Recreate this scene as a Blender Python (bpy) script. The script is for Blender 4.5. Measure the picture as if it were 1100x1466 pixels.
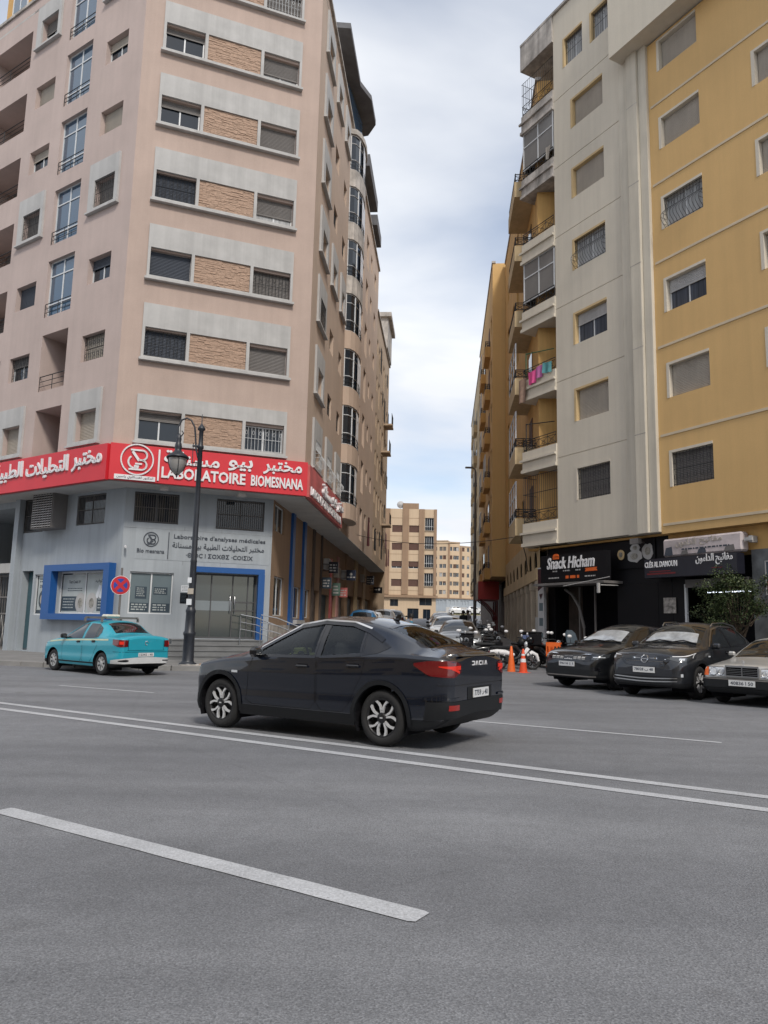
import bpy, math, random
from mathutils import Vector, Matrix
random.seed(4)
R = math.radians
for o in list(bpy.data.objects): bpy.data.objects.remove(o)
C = bpy.context.scene.collection
scene = bpy.context.scene

# ------------------------------------------------------------------ camera
cam_d = bpy.data.cameras.new('camera'); cam = bpy.data.objects.new('camera', cam_d); C.objects.link(cam)
PITCH, ROLL = R(8.44), R(1.33)
cam_d.sensor_fit = 'VERTICAL'; cam_d.sensor_height = 36.0
cam_d.lens = 36.0 * 1100.0 / 1466.0
cam_d.clip_start = 0.1; cam_d.clip_end = 4000
_fw = Vector((0, math.cos(PITCH), math.sin(PITCH))); _rt = Vector((1, 0, 0)); _up = _rt.cross(_fw)
_r2 = _rt * math.cos(ROLL) + _up * math.sin(ROLL); _u2 = _up * math.cos(ROLL) - _rt * math.sin(ROLL)
_m = Matrix((_r2, _u2, -_fw)).transposed().to_4x4(); _m.translation = (0, 0, 1.5)
cam.matrix_world = _m
scene.camera = cam

# ------------------------------------------------------------------ sky and sun
SUN_EL, SUN_AZ = R(46), R(162)          # azimuth clockwise from +Y (view direction)
world = bpy.data.worlds.new('World'); scene.world = world; world.use_nodes = True
nt = world.node_tree; N = nt.nodes; L = nt.links; N.clear()
def _n(t, **k):
    n = N.new(t)
    for a, b in k.items(): setattr(n, a, b)
    return n
out = _n('ShaderNodeOutputWorld'); bg = _n('ShaderNodeBackground'); bg.inputs[1].default_value = 0.1
sky = _n('ShaderNodeTexSky', sky_type='NISHITA', sun_disc=False, sun_elevation=SUN_EL, sun_rotation=SUN_AZ, dust_density=1.2, ozone_density=1.5)
tc = _n('ShaderNodeTexCoord'); sep = _n('ShaderNodeSeparateXYZ'); L.new(tc.outputs['Generated'], sep.inputs[0])
mx = _n('ShaderNodeMath', operation='MAXIMUM'); L.new(sep.outputs[2], mx.inputs[0]); mx.inputs[1].default_value = 0.0
ad = _n('ShaderNodeMath', operation='ADD'); L.new(mx.outputs[0], ad.inputs[0]); ad.inputs[1].default_value = 0.22
dx = _n('ShaderNodeMath', operation='DIVIDE'); L.new(sep.outputs[0], dx.inputs[0]); L.new(ad.outputs[0], dx.inputs[1])
dy = _n('ShaderNodeMath', operation='DIVIDE'); L.new(sep.outputs[1], dy.inputs[0]); L.new(ad.outputs[0], dy.inputs[1])
cmb = _n('ShaderNodeCombineXYZ'); L.new(dx.outputs[0], cmb.inputs[0]); L.new(dy.outputs[0], cmb.inputs[1])
mp = _n('ShaderNodeMapping'); mp.inputs['Rotation'].default_value = (0, 0, R(35)); mp.inputs['Scale'].default_value = (0.7, 1.25, 1); mp.inputs['Location'].default_value = (2.3, 1.15, 0)
L.new(cmb.outputs[0], mp.inputs[0])
nz = _n('ShaderNodeTexNoise'); nz.inputs['Scale'].default_value = 1.35; nz.inputs['Detail'].default_value = 7; nz.inputs['Roughness'].default_value = 0.46; nz.inputs['Distortion'].default_value = 0.25
L.new(mp.outputs[0], nz.inputs['Vector'])
cr = _n('ShaderNodeValToRGB'); cr.color_ramp.elements[0].position = 0.34; cr.color_ramp.elements[0].color = (0.25, 0.25, 0.25, 1)
cr.color_ramp.elements[1].position = 0.58; cr.color_ramp.elements[1].color = (1, 1, 1, 1)
L.new(nz.outputs[0], cr.inputs[0])
nz2 = _n('ShaderNodeTexNoise'); nz2.inputs['Scale'].default_value = 0.9; nz2.inputs['Detail'].default_value = 7; nz2.inputs['Roughness'].default_value = 0.5
L.new(mp.outputs[0], nz2.inputs['Vector'])
cc = _n('ShaderNodeValToRGB'); cc.color_ramp.elements[0].position = 0.36; cc.color_ramp.elements[0].color = (5.2, 5.4, 5.8, 1)
cc.color_ramp.elements[1].position = 0.64; cc.color_ramp.elements[1].color = (6.5, 6.65, 6.85, 1)
L.new(nz2.outputs[0], cc.inputs[0])
mix = _n('ShaderNodeMixRGB'); L.new(cr.outputs[0], mix.inputs[0]); L.new(sky.outputs[0], mix.inputs[1]); L.new(cc.outputs[0], mix.inputs[2])
L.new(mix.outputs[0], bg.inputs[0]); L.new(bg.outputs[0], out.inputs[0])
sun_d = bpy.data.lights.new('sun', 'SUN'); sun_d.energy = 1.5; sun_d.angle = R(10); sun_d.color = (1.0, 0.93, 0.83)
sun = bpy.data.objects.new('sun', sun_d); C.objects.link(sun)
sun.rotation_euler = Vector((-math.sin(SUN_AZ) * math.cos(SUN_EL), -math.cos(SUN_AZ) * math.cos(SUN_EL), -math.sin(SUN_EL))).to_track_quat('-Z', 'Y').to_euler()
sun.location = (20, -30, 60)
vs = scene.view_settings; vs.view_transform = 'Standard'; vs.look = 'None'; vs.exposure = 0.72; vs.gamma = 1; vs.use_curve_mapping = False
scene.cycles.max_bounces = 6; scene.cycles.diffuse_bounces = 3; scene.cycles.glossy_bounces = 3; scene.cycles.transparent_max_bounces = 8

# ------------------------------------------------------------------ materials
MATS = {}
def mat(name, rgb, rough=0.8, var=0.12, scale=2.0, bump=0.0, bscale=40.0, metal=0.0, streak=0.0, coat=0.0, spec=0.5, alpha=1.0, emit=None, stretch=None, fine=0.0, fscale=120.0, stain=None):
    if name in MATS: return MATS[name]
    m = bpy.data.materials.new(name); m.use_nodes = True; MATS[name] = m
    t = m.node_tree; n = t.nodes; l = t.links; b = n['Principled BSDF']
    b.inputs['Roughness'].default_value = rough; b.inputs['Metallic'].default_value = metal
    b.inputs['Specular IOR Level'].default_value = spec; b.inputs['Coat Weight'].default_value = coat; b.inputs['Coat Roughness'].default_value = 0.06
    b.inputs['Alpha'].default_value = alpha
    c = (rgb[0], rgb[1], rgb[2], 1)
    b.inputs['Base Color'].default_value = c
    if emit:
        b.inputs['Emission Color'].default_value = (*emit[:3], 1); b.inputs['Emission Strength'].default_value = emit[3]
    if var or streak or bump or fine:
        tcn = n.new('ShaderNodeTexCoord'); src = tcn.outputs['Object']
        col = None
        def noise(sc, det=5, ro=0.6, mapping=None):
            z = n.new('ShaderNodeTexNoise'); z.inputs['Scale'].default_value = sc; z.inputs['Detail'].default_value = det; z.inputs['Roughness'].default_value = ro
            s = src
            if mapping:
                mpn = n.new('ShaderNodeMapping'); mpn.inputs['Scale'].default_value = mapping; l.new(src, mpn.inputs[0]); s = mpn.outputs[0]
            l.new(s, z.inputs['Vector']); return z.outputs[0]
        def mulby(col, fac_out, lo, hi, p0=0.3, p1=0.7, tint=None):
            rp = n.new('ShaderNodeValToRGB'); rp.color_ramp.elements[0].position = p0; rp.color_ramp.elements[1].position = p1
            tl = tint or (1, 1, 1)
            rp.color_ramp.elements[0].color = (lo * tl[0], lo * tl[1], lo * tl[2], 1); rp.color_ramp.elements[1].color = (hi, hi, hi, 1)
            l.new(fac_out, rp.inputs[0])
            mm = n.new('ShaderNodeMixRGB'); mm.blend_type = 'MULTIPLY'; mm.inputs[0].default_value = 1
            if col is None: mm.inputs[1].default_value = c
            else: l.new(col, mm.inputs[1])
            l.new(rp.outputs[0], mm.inputs[2]); return mm.outputs[0]
        if var: col = mulby(col, noise(scale, 6, 0.62, stretch), 1 - var, 1 + var)
        if streak: col = mulby(col, noise(1.0, 6, 0.65, (3.2, 3.2, 0.16)), 1 - streak, 1.0 + streak * 0.3, 0.32, 0.6, stain)
        if fine: col = mulby(col, noise(fscale, 2, 0.8), 1 - fine, 1 + fine, 0.25, 0.75)
        if col is not None: l.new(col, b.inputs['Base Color'])
        if bump:
            bn = n.new('ShaderNodeBump'); bn.inputs['Strength'].default_value = bump; bn.inputs['Distance'].default_value = 0.02
            l.new(noise(bscale, 4, 0.7), bn.inputs['Height']); l.new(bn.outputs[0], b.inputs['Normal'])
    return m

M_PINK = mat('pink_plaster', (0.455, 0.355, 0.308), 0.9, 0.09, 0.45, 0.25, 30, streak=0.05, fine=0.06, fscale=25)
M_PINKD = mat('sky_tint_plaster', (0.475, 0.385, 0.355), 0.9, 0.09, 0.45, 0.25, 30, streak=0.05, fine=0.06, fscale=25)  # left face: lilac cast of the sky put into the plaster colour
M_PINKL = mat('street_plaster', (0.50, 0.385, 0.305), 0.9, 0.09, 0.45, 0.25, 30, streak=0.06)
M_TAN = mat('tan_plaster', (0.46, 0.35, 0.25), 0.9, 0.08, 0.5, 0.2, 30, streak=0.10)
M_SURR = mat('surround_paint', (0.44, 0.435, 0.43), 0.85, 0.10, 1.2, 0.15, 40, streak=0.12)
M_STONE = mat('cladding_stone', (0.43, 0.30, 0.225), 0.9, 0.16, 9.0, 0.4, 60)
M_GREYW = mat('grey_panel', (0.34, 0.375, 0.41), 0.75, 0.06, 0.7, 0.08, 30, streak=0.12)
M_SOFF = mat('soffit_plaster', (0.5, 0.49, 0.47), 0.9, 0.1, 0.8)
M_RED = mat('red_sign', (0.60, 0.022, 0.035), 0.45, 0.06, 0.8)
M_REDF = mat('faded_red_sign', (0.55, 0.12, 0.12), 0.5, 0.25, 1.5)
M_LET = mat('white_letters', (0.72, 0.72, 0.74), 0.5, 0.04, 2)
M_DLET = mat('dark_letters', (0.05, 0.06, 0.08), 0.5, 0.05, 2)
M_BLUE = mat('blue_panel', (0.012, 0.085, 0.29), 0.4, 0.06, 1)
M_ALU = mat('white_aluminium', (0.62, 0.64, 0.66), 0.45, 0.05, 3)
M_SHUT = mat('grey_shutter', (0.16, 0.15, 0.145), 0.7, 0.1, 1.5, streak=0.1)
M_SHUTN = mat('navy_shutter', (0.045, 0.055, 0.075), 0.6, 0.1, 1.5)
M_SHUTB = mat('beige_shutter', (0.40, 0.36, 0.31), 0.7, 0.08, 1.5, streak=0.12)
M_GLASS = mat('window_glass', (0.015, 0.022, 0.032), 0.06, 0.0, spec=0.6)
M_GLASSB = mat('sky_tint_glass', (0.03, 0.075, 0.13), 0.05, 0.0, spec=0.9, coat=0.6)  # blue of the reflected sky put into the base colour
M_CURTD = mat('dark_curtain', (0.055, 0.062, 0.08), 0.9, 0.5, 14, stretch=(1, 1, 0.04))
M_CURT = mat('curtain_cloth', (0.36, 0.37, 0.38), 0.9, 0.3, 9, stretch=(1, 1, 0.05))
M_IRON = mat('black_iron', (0.018, 0.019, 0.022), 0.55, 0.15, 6)
M_IRONW = mat('white_iron', (0.60, 0.62, 0.64), 0.5, 0.1, 6)
M_LAMPM = mat('lamp_iron', (0.022, 0.026, 0.035), 0.42, 0.15, 6)
M_WHITE = mat('white_plaster', (0.64, 0.585, 0.49), 0.9, 0.06, 0.4, 0.2, 30, streak=0.06, fine=0.04, fscale=25)
M_RIB = mat('rib_plaster', (0.60, 0.55, 0.46), 0.9, 0.08, 0.6, streak=0.16)
M_YEL = mat('yellow_plaster', (0.66, 0.43, 0.185), 0.9, 0.06, 0.35, 0.2, 30, streak=0.05, fine=0.04, fscale=25)
M_YEL2 = mat('ochre_plaster', (0.60, 0.36, 0.13), 0.9, 0.1, 0.5, streak=0.15)
M_CREAM = mat('cream_plaster', (0.55, 0.42, 0.25), 0.9, 0.08, 0.6, streak=0.15)
M_BAND = mat('pale_band', (0.60, 0.50, 0.36), 0.85, 0.08, 1)
M_STAIN = mat('stained_concrete', (0.42, 0.39, 0.36), 0.95, 0.35, 1.6, 0.3, 30, streak=0.35)
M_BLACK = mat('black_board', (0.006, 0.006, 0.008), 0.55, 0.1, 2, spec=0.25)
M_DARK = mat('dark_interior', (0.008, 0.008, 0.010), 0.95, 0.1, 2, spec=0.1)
M_CONC = mat('pavement_concrete', (0.20, 0.195, 0.19), 0.92, 0.15, 1.2, 0.3, 40, fine=0.12, fscale=30)
M_KERB = mat('kerb_stone', (0.24, 0.235, 0.23), 0.9, 0.2, 1.5, 0.3, 40)
M_TILE = mat('step_stone', (0.16, 0.165, 0.17), 0.6, 0.15, 2)
M_STEEL = mat('stainless_steel', (0.55, 0.56, 0.58), 0.28, 0.0, metal=1.0)
M_BROWN = mat('brown_plaster', (0.30, 0.20, 0.13), 0.9, 0.1, 0.5, streak=0.1)
M_SAND = mat('sand_plaster', (0.55, 0.42, 0.29), 0.9, 0.06, 0.3, streak=0.06)
M_DSTONE = mat('dark_shopfront', (0.085, 0.065, 0.055), 0.8, 0.4, 1.2, 0.3, 20, streak=0.2)
M_WOODB = mat('shutter_brown', (0.12, 0.065, 0.05), 0.8, 0.1, 2)
M_RUB = mat('tyre_rubber', (0.018, 0.018, 0.019), 0.8, 0.15, 8)
M_PLAS = mat('black_plastic', (0.009, 0.010, 0.012), 0.55, 0.1, 5, spec=0.35)
M_GLOSSK = mat('gloss_black', (0.006, 0.006, 0.008), 0.12, 0.0, coat=0.5)
M_CHROME = mat('chrome', (0.75, 0.76, 0.78), 0.12, 0.0, metal=1.0)
M_ALLOY = mat('alloy_rim', (0.66, 0.67, 0.69), 0.3, 0.0, metal=0.35)
M_ALLOYD = mat('dark_alloy', (0.03, 0.03, 0.033), 0.4, 0.0, metal=0.5)
M_LENS = mat('clear_lens', (0.55, 0.58, 0.62), 0.08, 0.0, coat=0.8, spec=0.8)
M_LENSD = mat('dark_lens', (0.04, 0.045, 0.05), 0.06, 0.0, coat=0.9, spec=0.8)
M_TAIL = mat('red_lens', (0.13, 0.008, 0.010), 0.12, 0.0, coat=0.8)
M_TAILD = mat('dark_red_lens', (0.10, 0.006, 0.008), 0.1, 0.0, coat=0.8)
M_TAILR = mat('red_reflector', (0.30, 0.018, 0.014), 0.25, 0.05, 6, coat=.5)
M_TAILON = mat('lit_red_lens', (0.5, 0.02, 0.012), 0.2, 0.0, emit=(1.0, 0.05, 0.02, 0.12))
M_ORANGE = mat('orange_plastic', (0.72, 0.13, 0.02), 0.55, 0.08, 5)
M_ORANGE2 = mat('red_orange_plastic', (0.70, 0.075, 0.02), 0.55, 0.08, 5)
M_PLATE = mat('plate_white', (0.62, 0.63, 0.64), 0.45, 0.03, 8)
M_CGLASS = mat('car_glass', (0.010, 0.012, 0.014), 0.03, 0.0, spec=0.7, coat=0.3)
M_SEAT = mat('seat_fabric', (0.03, 0.03, 0.033), 0.9, 0.2, 8)
M_LEAF = mat('leaf_green', (0.035, 0.06, 0.018), 0.55, 0.35, 3)
M_LEAF2 = mat('leaf_dark', (0.018, 0.036, 0.011), 0.55, 0.35, 3)
M_BARK = mat('bark', (0.10, 0.075, 0.055), 0.9, 0.3, 8, 0.5, 30)
M_SKIN = mat('skin', (0.36, 0.21, 0.14), 0.6, 0.05, 4)
M_HAIR = mat('hair', (0.012, 0.010, 0.009), 0.6, 0.2, 20)
M_PAPER = mat('paper', (0.65, 0.68, 0.72), 0.8, 0.05, 3)

# ------------------------------------------------------------------ mesh builder
class MB:
    def __init__(s): s.v = []; s.f = []; s.m = []; s.s = []
    def add(s, vs, fs, mi=0, smooth=False):
        o = len(s.v); s.v += [tuple(p) for p in vs]
        for f in fs:
            s.f.append([i + o for i in f]); s.m.append(mi); s.s.append(smooth)
    def quad(s, a, b, c, d, mi=0): s.add([a, b, c, d], [(0, 1, 2, 3)], mi)
    def box(s, x0, x1, y0, y1, z0, z1, mi=0, bev=0.0):
        if x1 < x0: x0, x1 = x1, x0
        if y1 < y0: y0, y1 = y1, y0
        if z1 < z0: z0, z1 = z1, z0
        if bev <= 0:
            s.add([(x0, y0, z0), (x1, y0, z0), (x1, y1, z0), (x0, y1, z0), (x0, y0, z1), (x1, y0, z1), (x1, y1, z1), (x0, y1, z1)],
                  [(0, 3, 2, 1), (4, 5, 6, 7), (0, 1, 5, 4), (1, 2, 6, 5), (2, 3, 7, 6), (3, 0, 4, 7)], mi)
        else:
            b = bev; vs = []
            for z, i in ((z0, b), (z0 + b, 0), (z1 - b, 0), (z1, b)):
                vs += [(x0 + i + (b if i == 0 else 0), y0 + i, z), (x1 - i - (b if i == 0 else 0), y0 + i, z), (x1 - i, y0 + i + (b if i == 0 else 0), z), (x1 - i, y1 - i - (b if i == 0 else 0), z),
                       (x1 - i - (b if i == 0 else 0), y1 - i, z), (x0 + i + (b if i == 0 else 0), y1 - i, z), (x0 + i, y1 - i - (b if i == 0 else 0), z), (x0 + i, y0 + i + (b if i == 0 else 0), z)]
            fs = [tuple(range(7, -1, -1)), tuple(range(24, 32))]
            for k in range(3):
                for j in range(8): fs.append((k * 8 + j, k * 8 + (j + 1) % 8, k * 8 + 8 + (j + 1) % 8, k * 8 + 8 + j))
            s.add(vs, fs, mi)
    def tube(s, path, r, n=6, mi=0, caps=True, smooth=True, closed=False):
        P = [Vector(p) for p in path]; k = len(P); vs = []
        rr = r if isinstance(r, (list, tuple)) else [r] * k
        up = None
        for i in range(k):
            if closed: t = P[(i + 1) % k] - P[i - 1]
            else: t = P[min(i + 1, k - 1)] - P[max(i - 1, 0)]
            if t.length < 1e-9: t = Vector((0, 0, 1))
            t.normalize()
            if up is None:
                up = Vector((0, 0, 1)) if abs(t.z) < 0.9 else Vector((1, 0, 0))
            a = t.cross(up)
            if a.length < 1e-6: a = t.cross(Vector((0, 1, 0)))
            a.normalize(); b = a.cross(t).normalized(); up = b
            for j in range(n):
                w = 2 * math.pi * j / n; vs.append(P[i] + (a * math.cos(w) + b * math.sin(w)) * rr[i])
        fs = []
        for i in range(k if closed else k - 1):
            for j in range(n):
                i2 = (i + 1) % k
                fs.append((i * n + j, i * n + (j + 1) % n, i2 * n + (j + 1) % n, i2 * n + j))
        s.add(vs, fs, mi, smooth)
        if caps and not closed:
            s.add(vs[:n], [tuple(range(n - 1, -1, -1))], mi); s.add(vs[-n:], [tuple(range(n))], mi)
    def bar(s, a, b, r, n=5, mi=0): s.tube([a, b], r, n, mi, True, n > 5)
    def lathe(s, prof, n=20, c=(0, 0, 0), axis='z', mi=0, smooth=True):
        vs = []
        for r, h in prof:
            for j in range(n):
                w = 2 * math.pi * j / n; x, y = r * math.cos(w), r * math.sin(w)
                vs.append((c[0] + x, c[1] + y, c[2] + h) if axis == 'z' else (c[0] + x, c[1] + h, c[2] + y))
        fs = []
        for i in range(len(prof) - 1):
            for j in range(n):
                f = (i * n + j, i * n + (j + 1) % n, (i + 1) * n + (j + 1) % n, (i + 1) * n + j)
                fs.append(f if axis == 'z' else f[::-1])
        s.add(vs, fs, mi, smooth)
    def prism(s, poly, z0, z1, mi=0):                      # polygon in xy
        n = len(poly); vs = [(p[0], p[1], z0) for p in poly] + [(p[0], p[1], z1) for p in poly]
        s.add(vs, [tuple(range(n - 1, -1, -1)), tuple(range(n, 2 * n))] + [(i, (i + 1) % n, n + (i + 1) % n, n + i) for i in range(n)], mi)
    def plate(s, poly, y0, y1, mi=0):                      # polygon in xz given depth
        n = len(poly); vs = [(p[0], y0, p[1]) for p in poly] + [(p[0], y1, p[1]) for p in poly]
        s.add(vs, [tuple(range(n)), tuple(range(2 * n - 1, n - 1, -1))] + [(i, n + i, n + (i + 1) % n, (i + 1) % n) for i in range(n)], mi)
    def merge(s, o, M=None, mi=None):
        vs = [tuple(M @ Vector(p)) for p in o.v] if M is not None else o.v
        k = len(s.v); s.v += vs
        s.f += [[i + k for i in f] for f in o.f]; s.m += (o.m if mi is None else [mi] * len(o.m)); s.s += o.s
    def mesh(s, name, mats):
        me = bpy.data.meshes.new(name); me.from_pydata(s.v, [], s.f)
        for m in (mats if isinstance(mats, (list, tuple)) else [mats]): me.materials.append(m)
        me.polygons.foreach_set('material_index', s.m); me.polygons.foreach_set('use_smooth', s.s)
        me.validate(); me.update(); return me

def obj(name, geo, mats=None, parent=None, loc=(0, 0, 0), rz=0.0):
    me = geo.mesh(name, mats) if isinstance(geo, MB) else geo
    o = bpy.data.objects.new(name, me); C.objects.link(o); o.location = loc; o.rotation_euler = (0, 0, rz)
    if parent: o.parent = parent
    return o
def tag(o, label=None, cat=None, group=None, kind=None):
    for k, v in (('label', label), ('category', cat), ('group', group), ('kind', kind)):
        if v: o[k] = v
    return o
def thing(name, label, cat, loc=(0, 0, 0), rz=0.0, group=None):
    o = bpy.data.objects.new(name, None); o.empty_display_size = 0.2; C.objects.link(o); o.location = loc; o.rotation_euler = (0, 0, rz)
    return tag(o, label, cat, group)
def struct(name, geo, m): return tag(obj(name, geo, m), kind='structure')
def pstuff(*a):
    o = obj(*a); o['kind'] = 'stuff'; return o
def copy_tree(o, parent=None):
    c = o.copy(); C.objects.link(c)
    if parent: c.parent = parent
    for ch in list(o.children): copy_tree(ch, c)
    return c

# ------------------------------------------------------------------ lettering
_IS = {}
for k, v in {'ا': (0xFE8D, 0xFE8E), 'د': (0xFEA9, 0xFEAA), 'ر': (0xFEAD, 0xFEAE), 'و': (0xFEED, 0xFEEE), 'ة': (0xFE93, 0xFE94), 'ى': (0xFEEF, 0xFEF0)}.items(): _IS[k] = (v[0], v[1], None, None)
for k, v in {'ب': 0xFE8F, 'ت': 0xFE95, 'ح': 0xFEA1, 'خ': 0xFEA5, 'س': 0xFEB1, 'ط': 0xFEC1, 'ف': 0xFED1, 'ق': 0xFED5, 'ك': 0xFED9, 'ل': 0xFEDD, 'م': 0xFEE1, 'ن': 0xFEE5, 'ي': 0xFEF1, 'ش': 0xFEB5, 'ع': 0xFEC9}.items(): _IS[k] = (v, v + 1, v + 2, v + 3)
def arabic(t):
    outp = []; i = 0; prev = False
    while i < len(t):
        ch = t[i]
        if ch == 'ل' and i + 1 < len(t) and t[i + 1] == 'ا':
            outp.append(chr(0xFEFC if prev else 0xFEFB)); prev = False; i += 2; continue
        if ch not in _IS: outp.append(ch); prev = False; i += 1; continue
        f = _IS[ch]; nx = i + 1 < len(t) and t[i + 1] in _IS
        if f[2] is None: outp.append(chr(f[1] if prev else f[0])); prev = False
        else:
            outp.append(chr((f[3] if nx else f[1]) if prev else (f[2] if nx else f[0]))); prev = nx
        i += 1
    return ''.join(reversed(outp))
def text_geo(body, width=None, height=None, depth=0.03, bold=0.0, res=2, shear=0.0):
    """flat lettering in the xz plane, facing -y, lower left corner at the origin"""
    c = bpy.data.curves.new('lettering', 'FONT'); c.body = body; c.size = 1; c.resolution_u = res; c.offset = bold; c.shear = shear; c.extrude = 0.05
    o = bpy.data.objects.new('lettering', c); me = o.to_mesh()
    vs = [tuple(v.co) for v in me.vertices]; fs = [tuple(p.vertices) for p in me.polygons]
    o.to_mesh_clear(); bpy.data.objects.remove(o); bpy.data.curves.remove(c)
    x0 = min(v[0] for v in vs); x1 = max(v[0] for v in vs); y0 = min(v[1] for v in vs); y1 = max(v[1] for v in vs)
    sx = (width / (x1 - x0)) if width else None; sy = (height / (y1 - y0)) if height else None
    if sx is None: sx = sy
    if sy is None: sy = sx
    g = MB(); g.add([((v[0] - x0) * sx, -(v[2] + 0.05) * depth * 10, (v[1] - y0) * sy) for v in vs], fs)
    return g

# a face: local x runs right seen from outside, -y points out, z up
class Face:
    def __init__(s, ox, oy, dx, dy, b=None):
        s.o = Vector((ox, oy, 0)); s.rz = math.atan2(dy, dx); s.d = Vector((math.cos(s.rz), math.sin(s.rz), 0)); s.i = Vector((-s.d.y, s.d.x, 0)); s.b = b
    def w(s, x, y, z): return s.o + s.d * x + s.i * y + Vector((0, 0, z))
    def put(s, name, geo, m=None, x=0, y=0, z=0, parent=None):
        p = s.w(x, y, z); par = s.b if parent is None else parent
        if par is False: return obj(name, geo, m, None, p, s.rz)
        return obj(name, geo, m, par, p - par.location, s.rz)

def facade(f, x0, x1, z0, z1, ops, m, name='wall', cap=True):
    """wall sheet with rectangular openings (x0,x1,z0,z1,depth[,open_back]) with reveals and backs"""
    g = MB()
    xs = sorted({x0, x1, *[min(max(v, x0), x1) for o in ops for v in o[:2]]}); zs = sorted({z0, z1, *[min(max(v, z0), z1) for o in ops for v in o[2:4]]})
    for i in range(len(xs) - 1):
        run = None
        for j in range(len(zs) - 1):
            cx, cz = (xs[i] + xs[i + 1]) / 2, (zs[j] + zs[j + 1]) / 2
            hole = any(o[0] < cx < o[1] and o[2] < cz < o[3] for o in ops)
            if not hole: g.quad((xs[i], 0, zs[j]), (xs[i + 1], 0, zs[j]), (xs[i + 1], 0, zs[j + 1]), (xs[i], 0, zs[j + 1]))
    for o in ops:
        a, b, c, d, e = o[:5]
        g.quad((a, 0, c), (b, 0, c), (b, e, c), (a, e, c)); g.quad((a, 0, d), (a, e, d), (b, e, d), (b, 0, d))
        g.quad((a, 0, c), (a, e, c), (a, e, d), (a, 0, d)); g.quad((b, 0, c), (b, 0, d), (b, e, d), (b, e, c))
        g.quad((a, e, c), (b, e, c), (b, e, d), (a, e, d), 1 if len(o) > 5 else 0)
    return f.put(name, g, [m, M_DARK])
# ------------------------------------------------------------------ terrain
def gz(x, y):
    def ss(a, b, t):
        t = min(1, max(0, (t - a) / (b - a))); return t * t * (3 - 2 * t)
    h = 0.0
    for a, b, s in ((26, 60, 0.038), (60, 124, 0.024), (124, 420, 0.030)):
        h += s * max(0, min(y, b) - a)
    w = ss(-6.5, -3.0, x - 0.08 * (y - 30)) * ss(24, 34, y + 4)
    if y > 110: w = max(w, ss(110, 160, y))
    return h * w
def frange(a, b, n): return [a + (b - a) * i / n for i in range(n + 1)]
def drape(xs, ys, lift, g=None, f=None):
    g = g or MB(); n = len(ys); vs = [(x, y, gz(x, y) + lift) for x in xs for y in ys]; fs = []
    for i in range(len(xs) - 1):
        for j in range(n - 1): fs.append((i * n + j, (i + 1) * n + j, (i + 1) * n + j + 1, i * n + j + 1))
    g.add(vs, fs, 0, True); return g
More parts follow.
